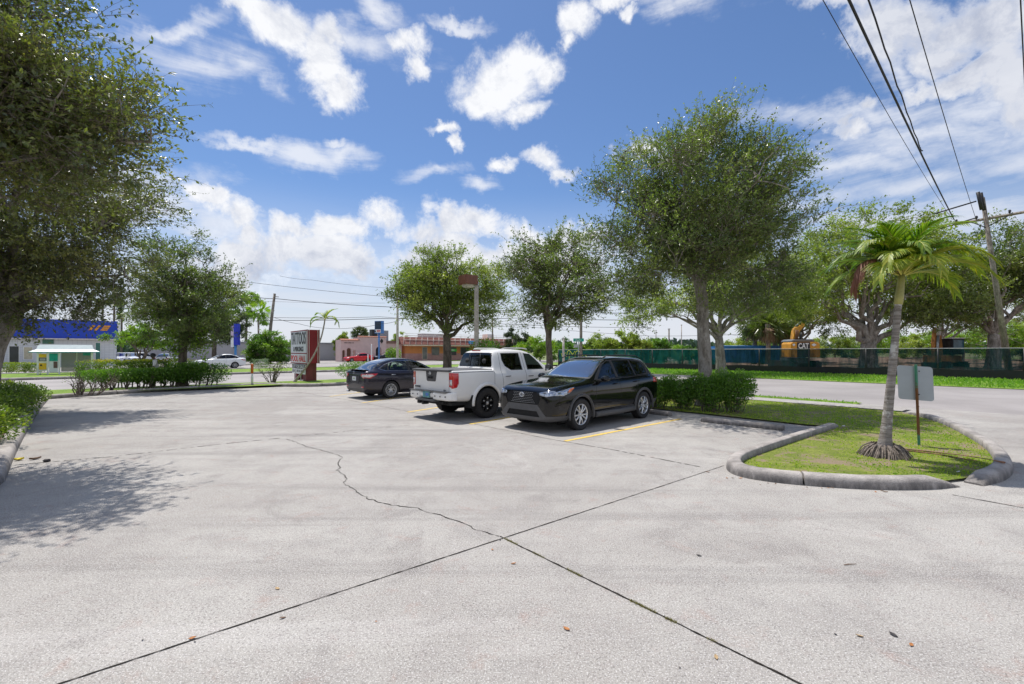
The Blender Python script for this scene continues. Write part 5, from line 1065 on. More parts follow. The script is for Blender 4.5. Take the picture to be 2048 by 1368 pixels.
# -- screened fence
F0 = Vector(((1117-CX)/F*56.5, 56.5, 0)); F1 = at(1432, 41.7); F2 = at(1732, 33.9); F3 = at(2048, 28.3); F4 = F3+(F3-F2)*1.4; FP = resample([F0, F1, F2, F3, F4], 3.05)
s = empty('screened_fence', F0, 'long chain link fence wrapped in dark green screen with a black hem', 'fence'); FL = [p-F0 for p in FP]; HF = 1.93
def fabmat(name, c1, c2, op):
    t = NT(name); n = t.noise(.9, 6, .65, stretch=(1, 1, .35), dist=1.0); f = t.noise(3, 5, .6, stretch=(1, 1, .3)); c = t.mix(t.mr(n, .4, .62), c1, c2)
    df = t.n('ShaderNodeBsdfDiffuse'); t.l(c, df.inputs[0]); tr = t.n('ShaderNodeBsdfTranslucent'); t.l(c, tr.inputs[0]); m1 = t.n('ShaderNodeMixShader'); m1.inputs[0].default_value = .45; t.l(df.outputs[0], m1.inputs[1]); t.l(tr.outputs[0], m1.inputs[2])
    tp_ = t.n('ShaderNodeBsdfTransparent'); m2 = t.n('ShaderNodeMixShader'); t.l(t.mr(f, .35, .65, max(0, op-.14), min(1, op+.1)), m2.inputs[0]); t.l(tp_.outputs[0], m2.inputs[1]); t.l(m1.outputs[0], m2.inputs[2])
    bu = t.n('ShaderNodeBump'); bu.inputs['Strength'].default_value = .8; bu.inputs['Distance'].default_value = .12; t.l(n, bu.inputs['Height']); t.l(bu.outputs[0], df.inputs['Normal']); return t.done(m2)
M_fabA = fabmat('green_screen_sunlit', (.008, .075, .072), (.022, .15, .14), .95); M_fabB = fabmat('green_screen_darker', (.006, .028, .032), (.014, .062, .068), .78); M_hem = pm('black_hem', (.008, .010, .014), .6, 0, .5, 2, .8, 6)  # left copy painted brighter for sun shining through; right copy darker, more see-through
def fabric(i0, i1, mat, z0, z1, name, off=-.03, amp=.025):
    pts = resample(FL[i0:i1+1], .25); po = offs(pts, off); rows = []
    for k in range(7):
        z_ = z0+(z1-z0)*k/6; rows.append([Vector((p.x, p.y, z_-(.025*math.sin(i*.52) if k == 6 else 0)))+Vector((1, -1, 0))*amp*math.sin(i*1.3+k*.8)*math.sin(i*.31) for i, p in enumerate(po)])
    MB().grid(rows).build(name, mat, s, normals=False)
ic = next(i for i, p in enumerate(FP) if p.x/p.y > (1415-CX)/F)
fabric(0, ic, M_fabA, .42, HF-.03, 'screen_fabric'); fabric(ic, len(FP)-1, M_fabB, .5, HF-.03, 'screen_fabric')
fabric(0, len(FP)-1, M_hem, .02, .56, 'hem', -.055, .05)
MB().tube([p+Vector((0, 0, HF)) for p in FL], .028, 8).build('top_rail', pm('pale_rail', (.30, .31, .31), .6, .2), s)
for i, p in enumerate(FL): MB().tube([p, p+Vector((0, 0, HF-.02))], .045 if i % 4 else .06, 8).build('fence_post', M_black, s)
b = MB()        # yellow scrawl near the far end
g0 = FL[0]; gd = (FL[1]-FL[0]).normalized(); gn_ = Vector((gd.y, -gd.x, 0))
def gp(a, z_): return g0+gd*a+Vector((0, 0, z_))+Vector((-.10, -.10, 0))
for st in (((.9, 1.5), (1.2, 1.0), (1.9, 1.6)), ((1.2, 1.0), (1.3, .6)), ((2.2, 1.1), (2.4, 1.8), (3.0, 1.85), (3.6, 1.3), (4.1, 1.75)), ((2.8, .9), (2.9, 1.6)), ((4.2, 1.1), (4.3, 1.7), (5.0, 1.85), (5.5, 1.5), (5.3, 1.1)), ((5.8, 1.2), (6.3, 1.35), (6.9, 1.15))):
    b.tube(smoothp([gp(a*.66, z_) for a, z_ in st], 2), .035, 5)
b.build('yellow_scrawl', pm('yellow_spray', (.55, .60, .05), .6), s)
# dumpster, trailers
s = empty('dumpster', at(1512, 58), 'long blue roll off dumpster showing above the fence left of the excavator', 'dumpster'); MB().box((0, 0, 1.35), (10.8, 2.4, 2.0)).build('bin', pm('blue_steel', (.02, .16, .42), .5, 0, .2, 1), s, bevel=.03); MB().tube([(-5.45, -1.22, 2.37), (5.45, -1.22, 2.37)], .08, 8).build('rim', pm('blue_steel', (.02, .16, .42), .5), s)
b = MB()
for i in range(11): b.box((-5+i, -1.24, 1.35), (.12, .08, 1.9))
b.build('ribs', pm('blue_steel', (.02, .16, .42), .5), s)
for i, (px, w_) in enumerate(((1449, 2.6), (1478, 4.0), (1503, 2.2))):
    s = empty('trailer', at(px, 92), ['white trailer, leftmost beyond the blue dumpster', 'long white trailer, middle one beyond the dumpster', 'white trailer with a dark window nearest the cabbage palms'][i], 'trailer', 'white trailers'); MB().box((0, 0, 1.7), (w_, 2.4, 2.2)).build('body', M_white, s, bevel=.08); MB().box((0, -1.22, 2.05), (w_*.5, .05, .6)).build('window', M_winD, s)
    for sx_ in (-1, 1): MB().cyl((sx_*w_*.25, -1.25, .4), (sx_*w_*.25, -1.0, .4), .4).build('wheel', M_black, s)
# excavator seen from behind
M_cat = pm('machine_yellow', (.66, .31, .02), .45, 0, .14, 2, dirt=((.40, .22, .06), .6)); M_cat2 = pm('machine_grey', (.15, .16, .17), .5, 0, .2, 3)
ke = .00294
def excavator(name, label, loc, sc, big=True):
    s = empty(name, loc, label, 'excavator')
    def zp(x, z_): return ((x-800)*ke*sc, (1185-z_)*ke*sc+1.98)
    b = MB()
    b.prism([zp(255, 1500), zp(255, 1020), zp(290, 950), zp(1180, 930), zp(1290, 985), zp(1310, 1500)], (1, 0, 0), (0, 0, 1), (0, 1.6, 0)); b.build('counterweight', M_cat, s, bevel=.06, seg=3)
    b = MB(); b.prism([zp(340, 930), zp(380, 870), zp(460, 840), zp(1100, 835), zp(1190, 870), zp(1190, 930)], (1, 0, 0), (0, 0, 1), (0, 1.8, 0), (0, .3, 0)); b.build('engine_hood', M_cat2, s, bevel=.05)
    b = MB(); b.prism([zp(460, 1500), zp(455, 960), zp(925, 945), zp(915, 1500)], (1, 0, 0), (0, 0, 1), (0, -.02, 0), (0, -.003, 0)); pn = b.build('rear_panel', M_black, s)
    if big:
        x0, z0 = zp(685, 1080); lettering('CAT', 380*ke*sc, 200*ke*sc, frame((x0, -.03, z0), (1, 0, 0)), M_white, pn, 'lettering', .02, .03)
        for xx, w_ in ((340, 90), (1065, 160)):
            x0, z0 = zp(xx, 1045); MB().prism([(-w_/2*ke, 0), (0, -45*ke), (w_/2*ke, 0), (0, 45*ke)], (1, 0, 0), (0, 0, 1), (0, -.02, 0), (x0, -.004, z0)).build('reflector', M_signw, s)
    bo = MB(); bo.prism([zp(870, 880), zp(925, 520), zp(960, 400), zp(1040, 350), zp(1100, 335), zp(1270, 180), zp(1330, 190), zp(1320, 300), zp(1240, 390), zp(1130, 520), zp(1080, 700), zp(1050, 880)], (1, 0, 0), (0, 0, 1), (0, .55, 0), (0, 2.3, 0)); bo = bo.build('boom', M_cat, s, bevel=.03)
    b = MB()
    for xx in (930, 975, 1020): x0, z0 = zp(xx, 860); x1, z1 = zp(xx+35, 470); b.tube([(x0, 2.22, z0), (x1, 2.22, z1)], .05, 8)
    b.build('boom_hoses', pm('hose_brown', (.22, .10, .04), .6), bo)
    st = MB(); st.prism([zp(1200, 480), zp(1260, 330), zp(1335, 250), zp(1325, 500), zp(1312, 850), zp(1270, 980), zp(1190, 960), zp(1185, 700)], (1, 0, 0), (0, 0, 1), (0, .4, 0), (0, 3.4, 0)); st.build('stick', M_cat, s, bevel=.03)
    x0, z0 = zp(1050, 330); x1, z1 = zp(1260, 150); MB().tube([(x0, 2.6, z0), (x1, 2.6, z1)], .09, 10).build('hydraulic_cylinder', M_steel, s)
    x0, z0 = zp(1090, 850); x1, z1 = zp(1150, 560); MB().tube([(x0, 2.1, z0), (x1, 2.1, z1)], .07, 10).build('hydraulic_cylinder', M_black, s)
    for sx_ in (-1, 1):
        tr_ = MB(); tr_.prism([(-.3, .1), (0, 0), (3.4, 0), (3.7, .1), (3.8, .45), (3.6, .8), (3.3, .9), (.1, .9), (-.3, .75)], (0, 1, 0), (0, 0, 1), (.55, 0, 0), (sx_*1.25*sc-.27, .2, 0)); tr_.build('track', M_black, s, bevel=.04)
    MB().box((0, 1.8, .9), (1.6, 1.8, .5)).build('chassis', M_cat2, s)
    return s
excavator('excavator', 'yellow excavator seen from the rear with raised boom above the fence', at(1613, 42.0), .84)
s = empty('excavator', at(1895, 46), 'small weathered excavator with a dark glazed cab near the leaning utility pole', 'excavator')
cb = MB().box((.35, 0, 2.2), (1.25, 1.5, 1.55)).build('cab', M_black, s, bevel=.06); MB().box((.35, -.77, 2.35), (1.0, .03, .95)).build('cab_window', pm('cab_glass', (.04, .10, .13), .08, 0, .5, 1), cb); MB().box((.35, 0, 3.02), (1.35, 1.6, .08)).build('cab_roof', M_white, cb, bevel=.02)
MB().prism([(-1.15, .8), (-1.2, 2.6), (-1.05, 4.0), (-.85, 4.1), (-.55, 3.2), (-.45, 2.2), (-.4, .8)], (1, 0, 0), (0, 0, 1), (0, .5, 0)).build('boom', pm('rusty_yellow', (.40, .17, .04), .6, 0, .3, 2), s, bevel=.03)
MB().tube([(-1.1, -.1, 1.2), (-1.0, -.1, 3.3)], .1, 8).build('hydraulic_cylinder', M_steel, s); MB().tube([(-.98, -.1, 3.3), (-.9, -.1, 4.35)], .16, 8).build('pivot_head', M_white, s)
MB().box((-.1, .5, 1.0), (2.3, 1.8, .7)).build('body', pm('rusty_yellow', (.40, .17, .04), .6), s, bevel=.05)
for x in (-.8, .8): MB().box((x, .3, .4), (.5, 3.2, .75)).build('track', M_black, s, bevel=.15)

# -- utility poles
s = empty('utility_pole', (31.35, 29.6, 0), 'leaning wooden utility pole with a crossarm behind the fence at right', 'utility pole')
TOP = Vector((-2.1, -.35, 11.3)); MB().tube([(0, 0, 0), TOP*.5, TOP], [.19, .145, .105], 12, jit=.03).build('pole', M_wood, s)
O_ = Vector((31.35, 29.6, 0)); ca, cb_ = Vector((28.62, 30.45, 9.95))-O_, Vector((30.75, 27.75, 10.05))-O_
ar = MB().tube([ca, cb_], .085, 4, sm=False).build('crossarm', M_wood, s)
mid = TOP*.885
MB().tube([mid+Vector((0, 0, -.55)), ca.lerp(cb_, .22)], .03, 5).build('brace', M_black, s); MB().tube([mid+Vector((0, 0, -.55)), ca.lerp(cb_, .74)], .03, 5).build('brace', M_black, s)
for t_ in (.03, .3, .72, .97):
    q = ca.lerp(cb_, t_); MB().lathe([(.02, .08), (.05, .12), (.08, .17), (.045, .20), (.08, .25), (.03, .30), (.001, .31)], 10, 0, Matrix.Translation(q)).build('insulator', M_black, s)
for dx, tl_ in ((-.42, -.25), (.0, .0)):
    q = TOP+Vector((dx*.7, dx*.3, -.45)); MB().tube([q+Vector((.12, 0, -.35)), q+Vector((-.12, 0, .75))], .10, 6).build('top_bracket', M_black, s)
MB().tube([TOP+Vector((-.3, .1, -.2)), TOP+Vector((-2.2, .8, -.75))], [.045, .05], 6).build('strain_insulator', M_black, s); MB().tube([TOP+Vector((-.2, .1, -1.2)), TOP+Vector((-2.0, .7, -1.75))], [.04, .045], 6).build('strain_insulator', M_black, s)
def wire(pts, r_, label, sag=0, grp=None, n=14, wob=0):
    pts = [Vector(p) for p in pts]; out = []
    for a, c in zip(pts[:-1], pts[1:]):
        for i in range(n+(c == pts[-1])):
            t_ = i/n; q = a.lerp(c, t_)+Vector((0, 0, -sag*4*t_*(1-t_))); q += Vector((math.sin(i*2.1), 0, math.sin(i*1.3)))*wob; out.append(q)
    b = MB().tube(out, r_, 6); return tag(b.build('power_line', M_wire), label, 'power line', grp)
def beyond(a, px, Y, ext=14, py=0):
    e = P(px, py, Y); d = (e-a).normalized(); return e+d*ext
aL, aR = ca+O_, cb_+O_
TP = TOP+O_
wire([aL+Vector((0, 0, .3)), beyond(aL, 1703, 10.4)], .030, 'thick black power line running overhead to the left end of the crossarm', .25)
q0 = P(1838, 290, 19.5); e = P(1737, 0, 10.8); wire([P(1845, 302, 19.9), q0, e, e+(e-q0)*1.2], .019, 'wavy black cable joining the thick power line overhead', .06, wob=.02)
wire([P(1905, 440, 31), beyond(P(1905, 440, 31), 1660, 11.5)], .010, 'thin power line left of the thick one, running overhead', .35)
wire([ca.lerp(cb_, .3)+O_, beyond(ca.lerp(cb_, .3)+O_, 1826, 11.5)], .012, 'thin power line right of the thick ones, running overhead to the crossarm', .3)
wire([ca.lerp(cb_, .97)+O_+Vector((0, 0, .3)), beyond(cb_+O_, 2046, 10.0)], .013, 'power line at the right edge of the frame above the crossarm', .1)
wire([TP+Vector((-2.2, .8, -.75)), P(1700, 446, 60)], .012, 'thin wire running left from the top of the leaning pole', .3)
wire([TP+Vector((-2.0, .7, -1.75)), P(1690, 470, 60)], .012, 'second thin wire running left below the pole top', .4)
# left leaning pole + lines across the middle of the picture
q = at(534, 70); s = empty('utility_pole', q, 'tall bare leaning pole between the blue sign and the maroon sign', 'utility pole')
MB().tube([(0, 0, 0), (.55, 0, 5.5), (1.15, 0, 10.35)], [.26, .22, .17], 10, jit=.02).build('pole', M_wood, s); MB().tube([(-.12, -.22, .1), (.25, -.2, 2.7)], .16, 8).build('cable_guard', pm('green_guard', (.15, .26, .22), .6), s); MB().tube([(1.1, 0, 9.9), (1.75, 0, 9.85)], .05, 5).build('bracket', M_wood, s); MB().tube([(.85, 0, 7.8), (1.1, 0, 7.8)], .06, 5).build('bracket', M_wood, s)
q = at(795, 58); s = empty('utility_pole', q, 'concrete pole standing left of the round bushy tree', 'utility pole'); MB().tube([(0, 0, 0), (0, 0, 9.5)], [.17, .13], 8).build('pole', M_conc2, s)
for a, Y, r_, lb in ((((300, 548), (480, 562), (760, 592), (1060, 606), (1300, 612)), 74, .030, 'uppermost long power line across the middle sky'), (((560, 552), (624, 560), (760, 575), (1060, 590)), 76, .022, 'short upper wire near the round bushy tree'),
                     (((380, 582), (510, 593), (549, 597), (760, 613), (1060, 622), (1300, 626)), 70, .045, 'thick line fixed near the top of the bare leaning pole'), (((380, 600), (545, 603), (770, 606)), 90, .020, 'faint thin wire just under the thick line'),
                     (((430, 641), (545, 640.5), (760, 637), (1060, 635.5), (1300, 640)), 70, .045, 'nearly level line two thirds down the bare leaning pole'), (((430, 637), (545, 635), (760, 633.5), (1060, 650), (1300, 655)), 70.5, .030, 'level wire just above the lower line on the bare pole'),
                     (((548, 635), (600, 648), (653, 656.5), (710, 655), (760, 648), (800, 640)), 69, .028, 'sagging loop of cable from the bare pole to the concrete pole'), (((980, 560), (1060, 566), (1200, 575)), 80, .02, 'thin wire visible between the two trees right of the lamp post'), (((980, 651), (1060, 654), (1300, 672), (1500, 668)), 88, .03, 'low wire behind the street name sign')):
    wire([P(x, y, Y) for x, y in a], r_, lb, .12, 'power lines across the middle sky', n=6)
for i, (px, top, Y, r_, lb) in enumerate(((985, 624, 90, .16, 'distant pole between the lamp post and the middle tree'), (1338, 657, 110, .2, 'dark far pole left of the thin lamp pole'), (1363, 649, 100, .12, 'thin far pole just left of the tallest tree trunk'), (1162, 600, 52, .17, 'wooden pole directly behind the street name sign'), (1127, 675, 48, .13, 'short concrete post at the far end of the green fence'), (1312, 660, 110, .1, 'faint far pole left of the dark far pole'))):
    s = empty('pole', at(px, Y), lb, 'pole'); z_ = P(px, top, Y).z; MB().tube([(0, 0, 0), (0, 0, z_)], [r_, r_*.8], 8).build('shaft', M_conc2 if i in (4, 2) else M_wood, s)
    MB().box((0, 0, z_-.12), (r_*2.6, r_*2.2, .1)).build('cap', M_steel, s)
# street name sign
s = empty('street_name_sign', at(1157, 45), 'green street name sign above the far end of the fence', 'street sign'); MB().tube([(0, 0, 0), (0, 0, 2.75)], .04, 8).build('post', M_steel, s)
bd = MB().box((.0, -.06, P(1159, 680, 45).z), (1.0, .03, .30), R(-8)).build('name_plate', pm('sign_green', (.0, .33, .22), .4), s, bevel=.004); lettering('Oleander', .6, .17, frame((-.03, -.085, P(1159, 680, 45).z), (math.cos(R(-8)), math.sin(R(-8)), 0)), M_white, bd, 'lettering', .01)
MB().box((-.25, .0, P(1152, 692, 45).z), (.42, .03, .30), R(20)).build('back_plate', pm('sign_back_grey', (.45, .45, .48), .5), s)
# signs on the other side of the road
s = empty('pylon_sign', at(758, 74), 'blue pylon sign with a dark screen and a white and red strip', 'pylon sign'); MB().cyl((0, 0, 0), (0, 0, 4.9), .14).build('pole', pm('pylon_blue', (.06, .20, .50), .5), s)
cbx = MB().box((.05, 0, 5.55), (1.42, .5, 1.95), R(-20)).build('cabinet', pm('pylon_blue', (.06, .20, .50), .5), s, bevel=.02); c20, s20 = math.cos(R(-20)), math.sin(R(-20))
MB().box((-.10, -.26, 5.85), (1.05, .06, 1.2), R(-20)).build('screen', pm('dark_screen', (.03, .05, .08), .3), cbx); MB().box((-.10, -.26, 4.95), (1.05, .06, .50), R(-20)).build('strip', M_white, cbx)
MB().prism([(-.14, -.18), (.14, -.18), (0, .18)], (c20, s20, 0), (0, 0, 1), (0, -.03, 0), (-.52, -.13, 4.95)).build('mark', M_letter, cbx); lettering('NOW', .62, .30, frame((.04, -.36, 4.95), (c20, s20, 0)), M_red, cbx, 'lettering', .02, .03)
s = empty('tall_sign', at(471, 60), 'tall narrow blue and white sign panel on a light blue pole', 'sign'); MB().cyl((.0, 0, 0), (.0, 0, 2.6), .14).build('pole', pm('light_blue_pole', (.06, .25, .55), .5), s); MB().box((.18, 0, 3.9), (.62, .4, 2.7)).build('blue_panel', pm('royal_blue', (.01, .03, .45), .5), s, bevel=.01)
for z_, h_, m_ in ((4.75, .5, pm('violet_panel', (.35, .28, .55), .5)), (4.05, .6, pm('pinkish_panel', (.55, .45, .6), .5)), (2.9, 1.2, M_signw)): MB().box((-.32, -.02, z_), (.38, .3, h_)).build('side_panel', m_, s)
for i, (px, lb) in enumerate(((736, 'short white post left of the blue pylon, by the red car'), (743, 'taller white post just right of the red car tail'))):
    q = at(px, 72); o = MB().tube([(0, 0, 0), (0, 0, 1.25+i*1.6), (0, 0, 1.28+i*1.6)], [.09, .08, .05], 8).build('white_post', M_white); o.location = q; tag(o, lb, 'post')

# -- person walking behind the far hedge
def skin_fig(name, joints, edges, mat, parent, lev=2):
    me = bpy.data.meshes.new(name); me.from_pydata([j[0] for j in joints], edges, []); o = bpy.data.objects.new(name, me); COL.objects.link(o)
    md = o.modifiers.new('s', 'SKIN'); 
    for v_, j in zip(me.skin_vertices[0].data, joints): v_.radius = (j[1], j[2] if len(j) > 2 else j[1])
    me.skin_vertices[0].data[0].use_root = True; sb = o.modifiers.new('ss', 'SUBSURF'); sb.levels = lev; sb.render_levels = lev
    m2 = eval_mesh(o); bpy.data.objects.remove(o)
    for p_ in m2.polygons: p_.use_smooth = True
    m2.materials.clear(); return link(name, m2, mat, parent)
q = onfar(317, 1.55); s = empty('person', (q.x, q.y, .08), 'person in a white shirt and dark cap walking left behind the hedge', 'person', None, RZ)
M_skin = pm('dark_skin', (.10, .055, .035), .55, 0, .1, 8)
k_ = .88; J = [((0, 0, .90*k_), .13, .10), ((-.01, 0, 1.10*k_), .12, .09), ((-.05, 0, 1.32*k_), .15, .10), ((-.09, 0, 1.47*k_), .055), ((-.11, 0, 1.53*k_), .05), ((-.13, 0, 1.61*k_), .085, .095), ((-.14, 0, 1.68*k_), .075, .085),
     ((-.05, .19, 1.38*k_), .055), ((.06, .22, 1.10*k_), .042), ((-.06, .2, .90*k_), .03), ((-.10, .19, .84*k_), .022),
     ((-.06, -.19, 1.38*k_), .055), ((-.10, -.23, 1.10*k_), .042), ((-.28, -.18, .98*k_), .03), ((-.33, -.17, .96*k_), .022),
     ((-.02, .09, .84*k_), .085), ((-.18, .09, .47*k_), .06), ((-.12, .09, .08), .04), ((-.26, .09, .03), .03),
     ((.02, -.09, .84*k_), .085), ((.10, -.09, .47*k_), .06), ((.30, -.09, .12), .04), ((.20, -.09, .03), .03)]
E_ = [(0, 1), (1, 2), (2, 3), (3, 4), (4, 5), (5, 6), (2, 7), (7, 8), (8, 9), (9, 10), (2, 11), (11, 12), (12, 13), (13, 14), (0, 15), (15, 16), (16, 17), (17, 18), (0, 19), (19, 20), (20, 21), (21, 22)]
skin_fig('body', J, E_, M_skin, s)
Jt = [((0, 0, .88*k_), .15, .12), ((-.01, 0, 1.10*k_), .145, .11), ((-.05, 0, 1.34*k_), .165, .12), ((-.09, 0, 1.45*k_), .07), ((-.05, .19, 1.38*k_), .075), ((.06, .22, 1.08*k_), .065), ((-.06, -.19, 1.38*k_), .075), ((-.10, -.23, 1.08*k_), .065)]
skin_fig('shirt', Jt, [(0, 1), (1, 2), (2, 3), (2, 4), (4, 5), (2, 6), (6, 7)], pm('white_shirt', (.62, .62, .62), .9, 0, .1, 10, .6, 20), s)
Jp = [((0, 0, .92*k_), .14, .115), ((-.02, .09, .82*k_), .10), ((-.18, .09, .47*k_), .075), ((-.12, .09, .12), .06), ((.02, -.09, .82*k_), .10), ((.10, -.09, .47*k_), .075), ((.29, -.09, .16), .06)]
skin_fig('trousers', Jp, [(0, 1), (1, 2), (2, 3), (0, 4), (4, 5), (5, 6)], pm('dark_trousers', (.02, .022, .028), .9), s)
b = MB(); b.lathe([(.115, 1.61*k_), (.12, 1.66*k_), (.10, 1.75*k_), (.04, 1.79*k_), (.001, 1.795*k_)], 16, 0, Matrix.Translation((-.135, 0, 0))); b.prism([(-.11, -.07), (-.20, -.05), (-.20, .05), (-.11, .07)], (1, 0, 0), (0, 1, 0), (0, 0, .012), (-.10, 0, 1.615*k_)); b.build('cap', M_black, s)
# ================================================================ VEHICLES (local +x forward from the rear-axle/front-axle midpoint, +y left)
def paint(name, col, rough=.25, coat=1.0, metal=0., flake=0, dirt=None, var=.03):
    if name in _M: return _M[name]
    t = NT(name); n = t.noise(1.5, 5, .6); c = t.mix(t.mr(n, .3, .7), tuple(x*(1-var) for x in col), tuple(min(1, x*(1+var)) for x in col))
    rg = rough
    if dirt:
        zc = t.n('ShaderNodeSeparateXYZ'); t.l(t.obj(), zc.inputs[0]); lo = t.mr(zc.outputs[2], .75, .2, 0, dirt[1]); k = t.math('MULTIPLY', lo, t.mr(t.noise(5, 6, .7), .25, .7, .35, 1.)); c = t.mix(k, c, dirt[0]); rg = t.math('ADD', t.math('MULTIPLY', k, .5), rough)
    m = t.done(t.bsdf(c, rg, metal, .22 if col[0] < .02 else .4, coat*.6, **{'Coat Roughness': .015})); _M[name] = m; return m
M_pblk = paint('black_car_paint', (.0025, .003, .004), .10, 1.0, 0, dirt=((.05, .045, .04), .12)); M_pwht = paint('white_truck_paint', (.80, .79, .77), .3, .7, dirt=((.45, .40, .33), .28)); M_pgry = paint('dark_grey_car_paint', (.030, .028, .042), .25, 1.0, .55, dirt=((.10, .085, .075), .35))
M_pwh2 = paint('white_sedan_paint', (.72, .74, .77), .25, 1.0); M_pred = paint('red_car_paint', (.62, .012, .018), .25, 1.0); M_pnavy = paint('dark_suv_paint', (.010, .012, .022), .25, 1.0)
M_clad = pm('grey_cladding', (.085, .085, .088), .62, 0, .12, 12, .3, 120, dirt=((.11, .10, .095), .5)); M_seam = pm('panel_gap', (.004, .004, .005), .8); M_tyre = pm('tyre_rubber', (.022, .021, .022), .8, 0, .2, 20, .5, 60, dirt=((.06, .055, .05), .4))
M_rimS = pm('silver_rim', (.62, .63, .65), .28, .85, .05, 8); M_rimK = pm('black_rim', (.012, .012, .013), .3, .2, .1, 8); M_rimM = pm('machined_metal', (.6, .58, .55), .3, .9, .1, 9); M_chrome = pm('chrome', (.75, .76, .78), .08, 1., .02, 5)
M_gdark = glassmat('dark_tinted_glass', (.05, .055, .06), 1.3); M_gtint = glassmat('green_tinted_glass', (.72, .86, .78), 1.0); M_gws = glassmat('windscreen_glass', (.34, .42, .42), 1.9); M_gwsd = glassmat('windscreen_glass_bright', (.22, .28, .30), 4.2)
M_tred = pm('tail_light_red', (.50, .008, .010), .12, 0, .1, 6, coat=1); M_tclr = pm('lamp_clear', (.62, .58, .56), .12, .3, .1, 20, coat=1); M_amb = pm('amber_lamp', (.55, .13, .02), .15, 0, .1, 10, coat=1); M_hl = pm('headlight_inner', (.34, .38, .46), .10, .7, .35, 14, coat=1)
M_int = pm('dark_interior', (.020, .020, .022), .8, 0, .2, 8); M_tonn = pm('tonneau_vinyl', (.10, .10, .105), .6, 0, .12, 8, .3, 40); M_under = pm('underbody', (.012, .012, .012), .9)

def poly_clip_cut(bm, poly, ax, filt, dist=1e-5):
    """cut the mesh along the edges of a convex polygon given in the plane of two axes; return faces inside"""
    cx = sum(p[0] for p in poly)/len(poly); cy = sum(p[1] for p in poly)/len(poly); i0, i1 = ax
    lo0, hi0 = min(p[0] for p in poly)-1e-4, max(p[0] for p in poly)+1e-4; lo1, hi1 = min(p[1] for p in poly)-1e-4, max(p[1] for p in poly)+1e-4
    def cand():
        out = []
        for f in bm.faces:
            if not filt(f): continue
            a = [v.co[i0] for v in f.verts]; b = [v.co[i1] for v in f.verts]
            if max(a) < lo0 or min(a) > hi0 or max(b) < lo1 or min(b) > hi1: continue
            out.append(f)
        return out
    n = len(poly)
    for i in range(n):
        p, q = poly[i], poly[(i+1) % n]; nx, ny = q[1]-p[1], -(q[0]-p[0])
        if nx*(cx-p[0])+ny*(cy-p[1]) > 0: nx, ny = -nx, -ny
        co_ = [0, 0, 0]; no = [0, 0, 0]; co_[i0], co_[i1] = p; no[i0], no[i1] = nx, ny
        fs = cand(); es = set(e for f in fs for e in f.edges); vs = set(v for f in fs for v in f.verts)
        if fs: bmesh.ops.bisect_plane(bm, geom=list(fs)+list(es)+list(vs), dist=dist, plane_co=co_, plane_no=Vector(no).normalized())
    res = []
    for f in cand():
        c = f.calc_center_median(); ok = True
        for i in range(n):
            p, q = poly[i], poly[(i+1) % n]; nx, ny = q[1]-p[1], -(q[0]-p[0])
            if nx*(cx-p[0])+ny*(cy-p[1]) > 0: nx, ny = -nx, -ny
            if nx*(c[i0]-p[0])+ny*(c[i1]-p[1]) > 1e-6: ok = False; break
        if ok: res.append(f)
    return res
XZ, YZ, XY = (0, 2), (1, 2), (0, 1)
def circ(cx, cz, r_, n=22, a0=0, a1=360): return [(cx+r_*math.cos(R(a0+(a1-a0)*k/(n if a1-a0 == 360 else n-1))), cz+r_*math.sin(R(a0+(a1-a0)*k/(n if a1-a0 == 360 else n-1)))) for k in range(n)]
def body_shell(rows, lev=2, sharp=()):
    """rows: (x, zb, w, zm, ws, zs, uw, uz, rw, rz); cross-sections lofted, mirrored, smoothed"""
    V = []; n = 0; rings = []
    for (x, zb, w, zm, ws, zs, uw, uz, rw, rz) in rows:
        gz = rz-min(.07, max(.012, (rz-uz)*.25))
        h = [(0, zb), (w*.78, zb), (w*.965, zb+.07), (w, zm), (ws, zs), (uw, uz), (rw, gz), (rw*.88, rz-.012), (rw*.45, rz), (0, rz+.004)]
        ring = [(x, y, z) for y, z in h]+[(x, -y, z) for y, z in h[-2:0:-1]]; rings.append(ring)
    b = MB(); b.grid(rings, close=True, sm=True); m = len(rings[0])
    b.add(rings[0], [tuple(range(m))], 0, True); b.add(rings[-1], [tuple(range(m))], 0, True)
    o = b.build('tmp', None); md = o.modifiers.new('s', 'SUBSURF'); md.levels = lev; md.render_levels = lev
    me = eval_mesh(o); bpy.data.objects.remove(o); bm = bmesh.new(); bm.from_mesh(me); bpy.data.meshes.remove(me); bm.normal_update(); return bm
def side(s): return lambda f: f.normal.y*s > .25 and f.calc_center_median().y*s > .2
